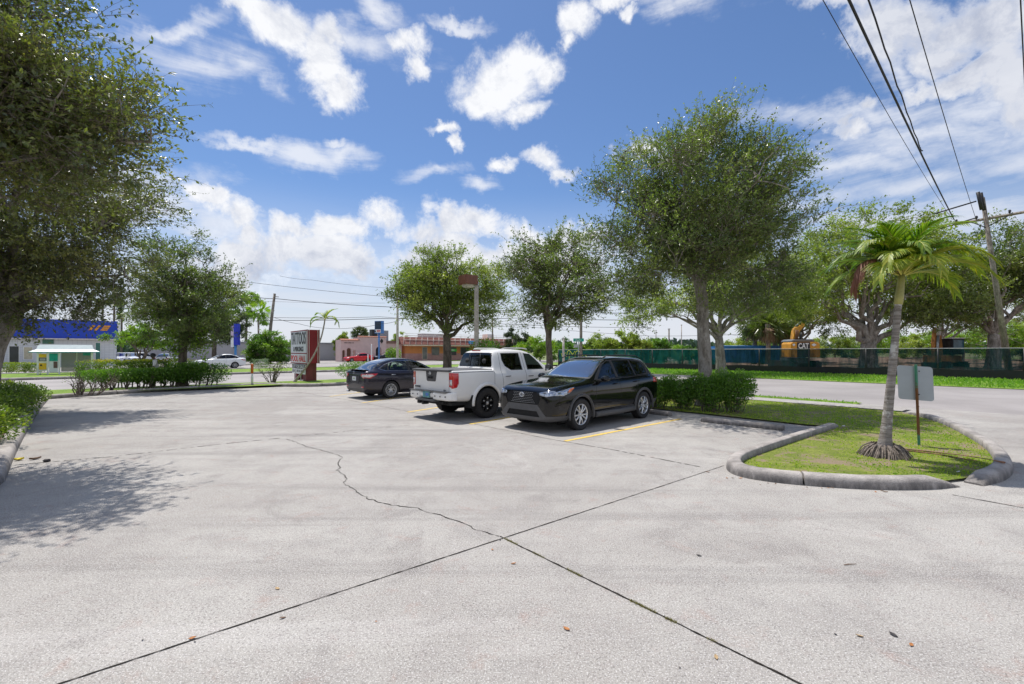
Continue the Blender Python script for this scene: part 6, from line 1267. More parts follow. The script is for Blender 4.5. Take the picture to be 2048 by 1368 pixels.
class Car:
    def __init__(c, name, label, cat, loc, heading, rows, pmat, group=None, lev=2):
        c.root = empty(name, (loc.x, loc.y, 0), label, cat, group, heading); c.bm = body_shell(rows, lev); c.lay = c.bm.faces.layers.int.new('r'); c.reg = [None]; c.mats = [pmat]
    def cut(c, poly, ax, filt, name=None, mat=None, push=0., delete=False, keep=None, thick=0):
        fs = poly_clip_cut(c.bm, poly, ax, filt)
        if delete: bmesh.ops.delete(c.bm, geom=fs, context='FACES'); return
        if keep is not None:
            if keep not in c.mats: c.mats.append(keep)
            k = c.mats.index(keep)
            for f in fs: f.material_index = k; f[c.lay] = 0
            return
        c.reg.append((name, mat, push)); k = len(c.reg)-1
        for f in fs: f[c.lay] = k
    def both(c, poly, **k):
        for s in (1, -1): c.cut(poly, XZ, side(s), **k)
    def finish(c, bname='body'):
        bm = c.bm; bm.normal_update(); objs = {}
        for k in range(len(c.reg)-1, 0, -1):
            name, mat, push = c.reg[k]; fs = [f for f in bm.faces if f[c.lay] == k]
            if not fs: continue
            nb = bmesh.new(); vm = {}
            for f in fs:
                vs = []
                for v in f.verts:
                    if v not in vm: vm[v] = nb.verts.new(v.co+v.normal*push)
                    vs.append(vm[v])
                try: nf = nb.faces.new(vs); nf.smooth = True
                except ValueError: pass
            if push > 0:      # give proud parts an edge
                be = [e for e in nb.edges if len(e.link_faces) == 1]; ext = bmesh.ops.extrude_edge_only(nb, edges=be); ev = [g for g in ext['geom'] if isinstance(g, bmesh.types.BMVert)]
                inv = {id(b_): a for a, b_ in vm.items()}; nb.normal_update()
                for v in ev:
                    nr = min(vm.items(), key=lambda ab: (ab[1].co-v.co).length)[0]; v.co -= nr.normal*(push+.01)
            me = bpy.data.meshes.new(name); nb.to_mesh(me); nb.free(); objs.setdefault(name, []).append(link(name, me, mat, c.root))
        bmesh.ops.delete(bm, geom=[f for f in bm.faces if f[c.lay] > 0], context='FACES')
        me = bpy.data.meshes.new(bname); bm.to_mesh(me); bm.free()
        for p in me.polygons: p.use_smooth = True
        c.body = link(bname, me, c.mats, c.root); c.objs = objs; return c
    def part(c, mb, name, mat, parent=None, **k): return mb.build(name, mat, parent or c.root, **k)

def wheel(c, x, y, r_, w, rr, style, spk=5, steer=0):
    """tyre and rim; outer face towards sign(y)"""
    s = 1 if y > 0 else -1; M = Matrix.Translation((x, y, r_)) @ Matrix.Rotation(R(steer), 4, 'Z') @ Matrix.Rotation(R(-90*s), 4, 'X')
    hub = MB().lathe([(.001, -w*.1), (rr*.62, -w*.1), (rr*.62, w*.05), (.001, w*.05)], 20, 0, M); hub = c.part(hub, 'wheel', M_under)
    h = w/2; T = MB(); prof = [(rr*.97, -h*.7), (rr+.012, -h*.86), (r_*.90, -h), (r_*.975, -h*.93), (r_, -h*.70), (r_, h*.70), (r_*.975, h*.93), (r_*.90, h), (rr+.012, h*.86), (rr*.97, h*.7)]
    T.lathe(prof, 40, 0, M)
    nb = 36 if style != 'truck' else 30
    for k in range(nb):
        a = 2*math.pi*k/nb
        for q in (-.62, -.2, .22, .64):
            a2 = a+(.06 if int(q*10) % 2 else 0); mm = M @ Matrix.Rotation(a2, 4, 'Z'); T.box((0, 0, 0), (1, 1, 1), M=Matrix.Identity(3)) if False else None
            V = [mm @ Vector((r_+e*.006, f*r_*.055*1.0, h*(q+g*.16))) for e in (-1, 1) for f in (-1, 1) for g in (-1, 1)]
            T.add(V, [(0, 1, 3, 2), (4, 6, 7, 5), (0, 4, 5, 1), (2, 3, 7, 6), (0, 2, 6, 4), (1, 5, 7, 3)])
    if style == 'truck':
        for k in range(30):
            mm = M @ Matrix.Rotation(2*math.pi*k/30, 4, 'Z'); V = [mm @ Vector((r_*.93+e*r_*.05, f*r_*.04, h*.95+g*.012)) for e in (-1, 1) for f in (-1, 1) for g in (-1, 1)]; T.add(V, [(0, 1, 3, 2), (4, 6, 7, 5), (0, 4, 5, 1), (2, 3, 7, 6), (0, 2, 6, 4), (1, 5, 7, 3)])
    c.part(T, 'tyre', M_tyre, hub, normals=False)
    rm = MB(); rm.lathe([(rr*.99, h*.72), (rr*1.0, h*.84), (rr*.96, h*.86), (rr*.91, h*.74), (rr*.88, h*.2), (rr*.86, -h*.6)], 40, 0, M)
    fz = h*.62
    def spoke(a, a2, w0, w1, r0=.14, r1=.93, dz=.0, mi=0):
        p0 = Vector((rr*r0*math.cos(a), rr*r0*math.sin(a), fz-.004+dz)); p1 = Vector((rr*r1*math.cos(a2), rr*r1*math.sin(a2), fz+.012)); d = (p1-p0).normalized(); sd = Vector((-d.y, d.x, 0)).normalized(); V = []
        for p, ww, th in ((p0, w0, .03), (p0.lerp(p1, .5)+Vector((0, 0, .010)), (w0+w1)/2*.9, .028), (p1, w1, .03)): V += [M @ (p+sd*ww), M @ (p+sd*ww*.45+Vector((0, 0, .011))), M @ (p-sd*ww*.45+Vector((0, 0, .011))), M @ (p-sd*ww), M @ (p-sd*ww-Vector((0, 0, th))), M @ (p+sd*ww-Vector((0, 0, th)))]
        rm.add(V, [(i*6+k, i*6+(k+1) % 6, (i+1)*6+(k+1) % 6, (i+1)*6+k) for i in range(2) for k in range(6)]+[(5, 4, 3, 2, 1, 0), (12, 13, 14, 15, 16, 17)], mi)
    if style == 'pair':
        for k in range(5):
            a = R(72*k+90)
            for q in (-1, 1): spoke(a+q*.13, a+q*.26, rr*.085, rr*.085)
    elif style == 'y':
        for k in range(5):
            a = R(72*k+90); spoke(a, a, rr*.05, rr*.035); 
            for q in (-1, 1): spoke(a+q*.36, a+q*.30, rr*.05, rr*.035); spoke(a+q*.33, a+q*.58, rr*.04, rr*.03, .5)
    else:
        for k in range(6):
            a = R(60*k+30)
            for q in (-1, 1): spoke(a+q*.10, a+q*.25, rr*.085, rr*.075)
    rm.lathe([(.001, fz+.014), (rr*.10, fz+.012), (rr*.13, fz+.004), (rr*.24, fz-.002), (rr*.24, fz-.04)], 20, 0, M)
    rim = c.part(rm, 'rim', M_rimK if style == 'truck' else M_rimS, hub, normals=False)
    bk = MB().lathe([(.001, -.01), (rr*.90, -.01)], 24, 0, M); c.part(bk, 'brake_shadow', M_under, hub, normals=False)
    nt_ = MB()
    for k in range(6 if style == 'truck' else 5):
        a = R(360/(6 if style == 'truck' else 5)*k+50); nt_.lathe([(.001, fz+.02), (.011, fz+.018), (.012, fz-.01)], 6, 0, M @ Matrix.Translation((rr*.18*math.cos(a), rr*.18*math.sin(a), 0)))
    if style == 'truck':
        for k in range(6):
            a = R(60*k+30); nt_.lathe([(.001, fz+.03), (.020, fz+.028), (.02, fz)], 8, 0, M @ Matrix.Translation((rr*.62*math.cos(a), rr*.62*math.sin(a), 0)))
        nt_.lathe([(.001, fz+.05), (.03, fz+.045), (.035, fz)], 12, 0, M)
    c.part(nt_, 'wheel_nuts', M_rimM, rim, normals=False)
def liner(c, x, yo, r_, d=.30):
    for s in (1, -1):
        b = MB(); M = Matrix.Translation((x, s*(yo-d), r_*.97)) @ Matrix.Rotation(R(-90*s), 4, 'X'); n = 18; rows = []
        for hh in (0, d-.02): rows.append([M @ Vector((r_*math.cos(R(-200+220*k/n)*-1), r_*math.sin(R(-200+220*k/n)), hh)) for k in range(n+1)])
        a_ = [R(180*k/n) for k in range(n+1)]
        rows = [[Vector((x+r_*math.cos(a), s*yy, r_*.97+r_*math.sin(a))) for a in a_] for yy in (yo-d, yo-.015)]
        b.grid(rows); b.add(rows[0]+[Vector((x-r_, s*(yo-d), .12)), Vector((x+r_, s*(yo-d), .12))], [tuple(range(n+3))]); c.part(b, 'wheel_arch_liner', M_under, normals=False)
def seatset(c, xs, z0, wid=.50, ys=(-.37, .37), h=.62, mat=None):
    for x in xs:
        for y in ys:
            b = MB(); b.box((x, y, z0+.08), (.5, wid, .16)); b.prism([(-.28, .1), (-.18, .1), (-.30, h), (-.40, h)], (1, 0, 0), (0, 0, 1), (0, wid, 0), (x, y-wid/2, z0)); b.tube([(x-.36, y, z0+h-.02), (x-.38, y, z0+h+.10)], [.025, .025], 6); b.lathe([(.001, -.09), (.10, -.07), (.13, 0), (.10, .07), (.001, .09)], 12, 0, Matrix.Translation((x-.38, y, z0+h+.14)) @ Matrix.Diagonal((.55, 1, 1, 1)))
            c.part(b, 'seat', mat or M_int, bevel=.02)
def dash(c, x, z, w, zf=.35):
    c.part(MB().prism([(0, 0), (.35, -.02), (.35, -.4), (-.12, -.35), (-.12, -.08)], (1, 0, 0), (0, 0, 1), (0, 2*w, 0), (x, -w, z)), 'dashboard', M_int, bevel=.02)
    b = MB(); ring = [Vector((x-.28+.07*math.cos(a), .37+.18*math.sin(a)*1.0, z+.02+.17*math.cos(a))) for a in [2*math.pi*k/20 for k in range(21)]]; b.tube(ring, .014, 6, 0, False); b.tube([(x-.28, .37, z+.02), (x-.1, .37, z-.1)], .03, 6); c.part(b, 'steering_wheel', M_int)
def mirror(c, x, y, z, mat, sx=.10, sy=.12, sz=.085, lower=None):
    for s in (1, -1):
        b = MB(); n = 12; rows = []
        for k, (xx, q) in enumerate(((-.055, .80), (-.05, .92), (-.02, 1), (.03, .95), (.07, .72), (.095, .35))): rows.append([Vector((x+xx*sx/.10, s*(y+sy*(.98)+sy*q*math.cos(2*math.pi*i/n)), z+sz*q*math.sin(2*math.pi*i/n)*(.95 if math.sin(2*math.pi*i/n) > 0 else .8))) for i in range(n)])
        b.grid(rows, close=True); b.add(rows[-1], [tuple(range(n))], 0, True); o = c.part(b, 'wing_mirror', mat); b = MB(); b.add(rows[0], [tuple(range(n))]); c.part(b, 'mirror_glass', M_chrome, o, normals=False)
        b = MB().tube([(x+.02, s*(y-.02), z-sz*.7), (x+.0, s*(y+sy*.7), z-sz*.5)], [.03, .022], 6); c.part(b, 'mirror_arm', M_black, o)
        if lower: b = MB(); b.grid([[p+Vector((0, 0, -.004-(0 if p.z > z else .0)))+Vector((0, s*.002, 0)) for p in r_ if True] for r_ in rows[1:4]], close=True); 
def handle(c, x, y, z, mat, L_=.17):
    for s in (1, -1): b = MB().tube([(x-L_/2, s*(y-.01), z), (x-L_/2+.02, s*(y+.028), z+.003), (x+L_/2-.02, s*(y+.030), z+.006), (x+L_/2, s*(y-.01), z+.004)], [.010, .014, .014, .010], 6, flat=.8); c.part(b, 'door_handle', mat)
def textp(c, txt, w, h, M, mat, parent=None, **k): return lettering(txt, w, h, M, mat, parent or c.root, 'lettering', k.get('depth', .006), k.get('bold', .01), k.get('shear', 0))
def ringmesh(c, pts, r_, mat, name='emblem', parent=None):
    return c.part(MB().tube(pts, r_, 6, 0, False), name, mat, parent)
def seams(c, lines):   # vertical panel gaps as narrow slanted strips
    for (x0, z0, x1, z1) in lines:
        d = Vector((x1-x0, z1-z0)).normalized(); n_ = Vector((-d.y, d.x))*.0045; c.both([(x0+n_.x, z0+n_.y), (x1+n_.x, z1+n_.y), (x1-n_.x, z1-n_.y), (x0-n_.x, z0-n_.y)], keep=M_seam)

# ---------------------------------------------------------------- crossover (also the far dark suv)
def crossover(name, label, loc, heading, pmat, wb=2.64, detail=True, group=None):
    X = lambda x: x+wb/2-0      # x given from the front axle
    rows = [(.955, .30, .60, .50, .60, .72, .57, .80, .50, .845), (.93, .25, .74, .50, .735, .78, .69, .86, .62, .895), (.84, .21, .845, .55, .835, .83, .78, .91, .69, .950), (.62, .20, .895, .60, .885, .885, .815, .955, .72, 1.000), (.25, .20, .912, .62, .90, .93, .83, .99, .73, 1.045),
            (-.25, .20, .912, .64, .90, .965, .84, 1.02, .73, 1.085), (-.50, .20, .908, .64, .90, .975, .83, 1.035, .74, 1.125), (-.85, .20, .905, .64, .90, .985, .815, 1.045, .70, 1.34), (-1.22, .20, .905, .64, .90, .995, .80, 1.055, .625, 1.555), (-1.65, .20, .905, .65, .90, 1.005, .80, 1.07, .605, 1.607), (-2.30, .20, .908, .66, .90, 1.02, .795, 1.09, .60, 1.595), (-2.80, .21, .912, .68, .90, 1.04, .785, 1.11, .59, 1.58),
            (-3.08, .24, .91, .70, .895, 1.05, .775, 1.12, .585, 1.555), (-3.20, .26, .90, .70, .885, 1.05, .765, 1.12, .59, 1.50), (-3.36, .28, .875, .70, .865, 1.04, .75, 1.10, .66, 1.22), (-3.41, .29, .86, .70, .85, 1.02, .74, 1.08, .66, 1.11), (-3.47, .33, .81, .68, .79, .96, .70, 1.02, .62, 1.05), (-3.505, .38, .72, .62, .70, .88, .62, .94, .55, .97)]
    rows = [(X(r_[0]),)+r_[1:] for r_ in rows]; c = Car(name, label, 'car' if detail else 'suv', loc, heading, rows, pmat, group)
    RA, ZA = .40, .345
    for xa in (0, -2.64):      # grey wheel-arch cladding then the opening
        for s in (1, -1):
            c.cut(circ(X(xa), ZA, RA+.068, 24), XZ, side(s), keep=M_clad); c.cut(circ(X(xa), ZA, RA, 24), XZ, lambda f, s=s: f.calc_center_median().y*s > .55, delete=True)
    c.both([(X(-.44), .10), (X(-2.20), .10), (X(-2.20), .40), (X(-.44), .36)], keep=M_clad); c.both([(X(-2.9), .1), (X(-3.6), .1), (X(-3.6), .52), (X(-3.06), .46)], keep=M_clad)
    front = lambda f: f.normal.x > .20 and f.calc_center_median().x > X(.2)
    # glass: black surround first, panes inside
    c.both([(X(-.60), 1.075), (X(-3.08), 1.14), (X(-3.12), 1.30), (X(-2.98), 1.485), (X(-2.2), 1.54), (X(-1.4), 1.525), (X(-1.08), 1.42)], keep=M_black)
    c.both([(X(-.74), 1.092), (X(-1.50), 1.105), (X(-1.47), 1.495), (X(-1.32), 1.487), (X(-1.14), 1.41)], name='side_window', mat=M_gdark, push=-.004); c.both([(X(-1.60), 1.107), (X(-2.36), 1.125), (X(-2.33), 1.505), (X(-1.58), 1.508)], name='side_window', mat=M_gdark, push=-.004)
    c.both([(X(-2.42), 1.130), (X(-2.98), 1.165), (X(-3.03), 1.30), (X(-2.90), 1.455), (X(-2.40), 1.505)], name='side_window', mat=M_gdark, push=-.004)
    ws = lambda f: f.normal.x > .15 and X(-1.35) < f.calc_center_median().x < X(-.42); c.cut([(-.74, 1.105), (.74, 1.105), (.70, 1.20), (.575, 1.535), (-.575, 1.535), (-.70, 1.20)], YZ, ws, keep=M_black); c.cut([(-.70, 1.135), (.70, 1.135), (.68, 1.20), (.555, 1.515), (-.555, 1.515), (-.68, 1.20)], YZ, ws, name='windscreen', mat=M_gwsd, push=-.003)
    rw_ = lambda f: f.normal.x < -.2 and f.calc_center_median().x < X(-3.0); c.cut([(-.62, 1.12), (.62, 1.12), (.53, 1.46), (-.53, 1.46)], YZ, rw_, name='rear_window', mat=M_gdark, push=-.003)
    # front: lower grey guard, grille, headlamps
    fw = lambda f: f.calc_center_median().x > X(.42) and f.normal.x > -.05 and f.normal.z < .72
    c.cut([(-.99, .10), (.99, .10), (.99, .36), (.60, .36), (.44, .585), (-.44, .585), (-.60, .36), (-.99, .36)][2:3]+[(.60, .36), (.44, .592), (-.44, .592), (-.60, .36), (-.99, .36), (-.99, .1), (.99, .1)] if False else [(-.44, .592), (.44, .592), (.66, .36), (.66, .1), (-.66, .1), (-.66, .36)], YZ, fw, keep=M_clad)
    c.both([(X(.40), .1), (X(1.1), .1), (X(1.1), .37), (X(.44), .33)], keep=M_clad)
    for s in (1, -1): c.cut([(s*.60, .1), (s*1.0, .1), (s*1.0, .36), (s*.60, .36)], YZ, fw, keep=M_clad)
    c.cut([(-.47, .60), (.47, .60), (.53, .73), (.49, .80), (.40, .868), (-.40, .868), (-.49, .80), (-.53, .73)], YZ, fw, name='grille', mat=M_seam, push=-.012)
    c.cut([(-.50, .335), (.50, .335), (.42, .455), (-.42, .455)], YZ, fw, name='lower_grille', mat=M_seam, push=-.02)
    for s in (1, -1):
        c.cut([(X(.93), .805), (X(.93), .855), (X(.30), .955), (X(.22), .955), (X(.42), .835), (X(.60), .79)], XZ, side(s), name='headlight', mat=M_hl, push=.003)
        c.cut([(s*.50, .80), (s*.50, .855), (s*.72, .90), (s*.80, .90), (s*.80, .80), (s*.68, .775)], YZ, lambda f: f.normal.x > .30 and f.calc_center_median().x > X(.5), name='headlight', mat=M_hl, push=.003)
        c.cut([(X(.46), .85), (X(.42), .905), (X(.27), .938), (X(.24), .935), (X(.40), .85)], XZ, side(s), name='indicator', mat=M_amb, push=.006)
        c.cut([(X(-3.12), .93), (X(-3.6), .90), (X(-3.6), 1.02), (X(-3.2), 1.05)], XZ, side(s), name='tail_light', mat=M_tred, push=.004)
    c.both([(X(.72), .50), (X(.52), .44), (X(.50), .47), (X(.74), .60)], keep=M_black)
    seams(c, ((X(-.50), .30, X(-.56), 1.07), (X(-1.55), .30, X(-1.56), 1.09), (X(-2.30), .78, X(-2.44), 1.10), (X(-2.20), .42, X(-2.22), .66), (X(-.30), .95, X(-.60), 1.03)))
    c.finish()
    # mesh grille of short bright dashes in staggered rows
    def gx(y, z): return X(.965-.22*abs(y)**2.2-.06*abs(z-.6))
    b = MB()
    for j in range(7):
        z = .628+j*.036; hw = .47+.06*min(1, (z-.6)/.13)-max(0, z-.76)*.9
        for i in range(-9, 10):
            y = (i+.5*(j % 2))*.056
            if abs(y) > hw-.012: continue
            b.box((gx(y, z)-.008, y, z), (.014, .036, .009), mi=0)
    c.part(b, 'grille_mesh', pm('grille_silver', (.30, .31, .33), .35, .6), c.objs.get('grille', [None])[0])
    b = MB()
    for z in (.36, .385, .41, .435): b.box((gx(0, z)-.035, 0, z), (.02, .84-(z-.36)*1.2, .008))
    c.part(b, 'lower_grille_bars', M_clad, c.objs.get('lower_grille', [None])[0])
    ex = X(.972); ringmesh(c, [(ex, .070*math.cos(a), .795+.047*math.sin(a)) for a in [2*math.pi*k/24 for k in range(25)]], .0075, M_chrome); ringmesh(c, [(ex, .030*math.cos(a), .797+.044*math.sin(a)) for a in [2*math.pi*k/16 for k in range(17)]], .005, M_chrome); ringmesh(c, [(ex, .052*math.cos(a), .818+.018*math.sin(a)) for a in [2*math.pi*k/16 for k in range(17)]], .005, M_chrome)
    for s in (1, -1):
        b = MB(); b.lathe([(.001, 0), (.035, .0), (.04, .02)], 12, 0, Matrix.Translation((X(.80), s*.555, .39)) @ Matrix.Rotation(R(90), 4, 'Y')); c.part(b, 'fog_lamp', M_tclr, normals=False)
        c.part(MB().tube([(X(-1.15), s*.60, 1.565), (X(-1.35), s*.625, 1.628), (X(-2.0), s*.615, 1.638), (X(-2.7), s*.60, 1.615), (X(-2.95), s*.59, 1.545)], [.012, .016, .016, .016, .012], 8), 'roof_rail', M_black)
        for xa in (0, -2.64):
            pts = [(X(xa)+(RA+.034)*math.cos(a), s*.902, ZA+(RA+.034)*math.sin(a)) for a in [R(-12+204*k/24) for k in range(25)]]; c.part(MB().tube(pts, .030, 8, flat=.55), 'arch_cladding', M_clad)
        c.part(MB().tube([(X(-.50), s*.93-s*.02, .30), (X(-1.5), s*.925, .30), (X(-2.15), s*.91, .31)], .045, 8, flat=1.4), 'sill_cladding', M_clad)
        c.part(MB().tube([(X(-.60), s*.858, 1.068), (X(-1.6), s*.868, 1.085), (X(-2.9), s*.85, 1.125)], .007, 5), 'window_trim', M_black)
    mirror(c, X(-.78), .86, 1.10, pmat); handle(c, X(-1.36), .897, .965, pmat); handle(c, X(-2.28), .90, .985, pmat)
    c.part(MB().tube([(X(-.57), -.55, 1.118), (X(-.50), -.2, 1.108), (X(-.52), .05, 1.115)], .010, 5), 'wiper', M_black); c.part(MB().tube([(X(-.53), .0, 1.115), (X(-.49), .3, 1.105), (X(-.57), .62, 1.122)], .010, 5), 'wiper', M_black)
    seatset(c, (X(-1.62), X(-2.42)), .48, h=.66); dash(c, X(-.85), 1.02, .70)
    c.part(MB().box((X(-1.3), 0, .24), (3.6, 1.5, .08)), 'floor', M_under)
    for xa in (0, -2.64):
        liner(c, X(xa), .90, RA+.005, .36)
        for y in (.79, -.79): wheel(c, X(xa), y, .345, .225, .235, 'pair')
    return c
# ---------------------------------------------------------------- sedan
def sedan(name, label, loc, heading, pmat, detail=True, group=None, glass=None):
    wb = 2.70; X = lambda x: x+wb/2; glass = glass or M_gtint
    rows = [(.90, .30, .58, .45, .58, .56, .55, .64, .48, .68), (.87, .24, .70, .45, .70, .62, .66, .69, .58, .73), (.74, .20, .80, .50, .80, .68, .75, .76, .66, .80), (.45, .18, .855, .52, .85, .75, .78, .83, .68, .87), (0, .18, .872, .56, .865, .82, .79, .885, .69, .925), (-.45, .18, .875, .58, .868, .87, .79, .925, .69, .965), (-.62, .18, .875, .58, .87, .885, .79, .94, .70, 1.0),
            (-1.05, .18, .876, .60, .872, .90, .785, .955, .66, 1.23), (-1.50, .18, .876, .60, .872, .91, .78, .965, .60, 1.43), (-1.95, .18, .876, .60, .872, .92, .775, .975, .585, 1.487), (-2.5, .18, .876, .62, .872, .93, .77, .985, .575, 1.465), (-2.95, .19, .876, .64, .870, .945, .765, 1.0, .575, 1.36), (-3.20, .20, .872, .66, .862, .965, .76, 1.015, .59, 1.225),
            (-3.42, .22, .862, .68, .85, .985, .75, 1.025, .66, 1.065), (-3.56, .24, .845, .68, .83, .985, .73, 1.03, .66, 1.045), (-3.68, .27, .80, .66, .785, .96, .70, 1.0, .62, 1.02), (-3.73, .31, .74, .60, .72, .88, .66, .93, .58, .95)]
    rows = [(X(r_[0]),)+r_[1:] for r_ in rows]; c = Car(name, label, 'car', loc, heading, rows, pmat, group); RA, ZA = .368, .318
    for xa in (0, -2.70):
        for s in (1, -1): c.cut(circ(X(xa), ZA, RA, 24), XZ, lambda f, s=s: f.calc_center_median().y*s > .5, delete=True)
    # side glass with a bright outline
    fr_ = [(X(-.86), .972), (X(-2.90), 1.025), (X(-3.14), 1.10), (X(-2.85), 1.255), (X(-2.45), 1.375), (X(-1.95), 1.398), (X(-1.52), 1.345), (X(-1.18), 1.20)]
    c.both(fr_, keep=M_chrome if detail else M_black)
    def shr(p, d):
        cx = sum(q[0] for q in p)/len(p); cz = sum(q[1] for q in p)/len(p); return [(q[0]+(cx-q[0])*d/ max(.1, math.hypot(cx-q[0], cz-q[1])), q[1]+(cz-q[1])*d/max(.06, math.hypot(cx-q[0], cz-q[1]))) for q in p]
    c.both(shr(fr_, .016), keep=M_black)
    c.both([(X(-.97), 1.0), (X(-1.86), 1.018), (X(-1.83), 1.372), (X(-1.53), 1.325), (X(-1.22), 1.20)], name='side_window', mat=glass, push=-.004); c.both([(X(-1.95), 1.02), (X(-2.74), 1.042), (X(-2.70), 1.275), (X(-2.43), 1.352), (X(-1.93), 1.375)], name='side_window', mat=glass, push=-.004); c.both([(X(-2.79), 1.046), (X(-2.90), 1.048), (X(-3.06), 1.10), (X(-2.85), 1.215), (X(-2.76), 1.245)], name='side_window', mat=glass, push=-.004)
    ws = lambda f: f.normal.x > .12 and X(-1.75) < f.calc_center_median().x < X(-.5); c.cut([(-.71, .975), (.71, .975), (.56, 1.415), (-.56, 1.415)], YZ, ws, name='windscreen', mat=M_gws, push=-.003)
    rw_ = lambda f: f.normal.x < -.05 and X(-3.5) < f.calc_center_median().x < X(-2.4) and f.normal.z > .2 and abs(f.normal.y) < .75; c.cut([(-.68, 1.055), (.68, 1.055), (.53, 1.425), (-.53, 1.425)], YZ, rw_, name='rear_window', mat=M_gws, push=-.003)
    # tail
    rear = lambda f: f.normal.x < -.25 and f.calc_center_median().x < X(-3.2)
    for s in (1, -1):
        c.cut([(X(-3.22), .93), (X(-3.80), .925), (X(-3.80), .80), (X(-3.52), .76), (X(-3.36), .84)], XZ, side(s), name='tail_light', mat=M_tred, push=.004)
        c.cut([(s*.50, .86), (s*.56, .925), (s*.86, .93), (s*.86, .80), (s*.70, .765)], YZ, rear, name='tail_light', mat=M_tred, push=.004)
        c.cut([(s*.585, .855), (s*.62, .895), (s*.80, .90), (s*.80, .825), (s*.70, .80)], YZ, rear, name='reversing_lamp', mat=M_tclr, push=.009); c.cut([(X(-3.36), .865), (X(-3.45), .90), (X(-3.72), .90), (X(-3.72), .82), (X(-3.55), .79)], XZ, side(s), name='reversing_lamp', mat=M_tclr, push=.009)
        c.cut([(s*.52, .43), (s*.70, .43), (s*.70, .475), (s*.54, .475)], YZ, rear, name='reflector', mat=M_tred, push=.004)
        c.cut([(X(.92), .60), (X(.92), .67), (X(.32), .79), (X(.28), .77), (X(.6), .63)], XZ, side(s), name='headlight', mat=M_hl, push=.003)
    c.cut([(-.30, .60), (.30, .60), (.38, .86), (-.38, .86)], YZ, rear, keep=pm('tail_recess', (.022, .021, .030), .35)); c.cut([(-.42, .865), (.42, .865), (.42, .89), (-.42, .89)], YZ, rear, keep=M_chrome); c.cut([(-.62, .22), (.62, .22), (.58, .385), (-.58, .385)], YZ, rear, keep=M_clad)
    fw = lambda f: f.normal.x > .3 and f.calc_center_median().x > X(.4); c.cut([(-.5, .30), (.5, .30), (.56, .42), (-.56, .42)], YZ, fw, keep=M_black); c.cut([(-.40, .50), (.40, .50), (.44, .62), (-.44, .62)], YZ, fw, keep=M_black)
    seams(c, ((X(-.70), .26, X(-.72), .95), (X(-1.90), .26, X(-1.91), 1.01), (X(-2.62), .60, X(-2.86), 1.0), (X(-2.30), .26, X(-2.36), .40)))
    c.finish()
    b = MB(); b.prism([(-3.42, 1.045), (-3.60, 1.078), (-3.70, 1.078), (-3.70, 1.062), (-3.50, 1.030)], (1, 0, 0), (0, 0, 1), (0, 1.30, 0), (X(0), -.65, 0)); c.part(b, 'spoiler', pmat, bevel=.012)
    pl = c.part(MB().box((X(-3.735), 0, .74), (.012, .30, .15)), 'number_plate', M_signw, bevel=.003)
    if detail:
        mt = M_letter; textp(c, 'A47 KLR'.replace('A47 KLR', '') or 'X', .01, .01, Matrix.Translation((0, 0, -5)), mt) if False else None
        b = MB().prism([(-.05, -.03), (.05, -.03), (.05, .03), (-.05, .03)], (0, 1, 0), (0, 0, 1), (-.002, 0, 0), (X(-3.742), 0, .745)); c.part(b, 'plate_mark', pm('plate_green', (.25, .38, .15), .5), pl)
        ringmesh(c, [(X(-3.748), .045*math.cos(a), .975+.04*math.sin(a)) for a in [2*math.pi*k/20 for k in range(21)]], .006, M_chrome); c.part(MB().box((X(-3.750), 0, .975), (.006, .12, .012)), 'emblem_bar', M_chrome)
        textp(c, 'SV', .10, .035, frame((X(-3.735), -.44, .975), (0, -1, 0)), M_chrome)
        c.part(MB().tube([(X(-3.66), .50, .26), (X(-3.80), .50, .26)], .032, 10), 'exhaust_tip', M_chrome)
    mirror(c, X(-1.02), .84, 1.02, pmat, sz=.07); handle(c, X(-1.70), .868, .86, M_chrome); handle(c, X(-2.62), .868, .875, M_chrome)
    seatset(c, (X(-1.90), X(-2.65)), .42, h=.60); dash(c, X(-1.05), .93, .68); c.part(MB().box((X(-1.4), 0, .22), (3.8, 1.4, .08)), 'floor', M_under)
    for s in (1, -1): c.part(MB().tube([(X(-.45), s*.862, .215), (X(-2.25), s*.862, .215)], .032, 8), 'side_skirt', pmat)
    for xa in (0, -2.70):
        liner(c, X(xa), .86, RA+.004, .34)
        for y in (.765, -.765): wheel(c, X(xa), y, .318, .205, .222, 'y')
    return c
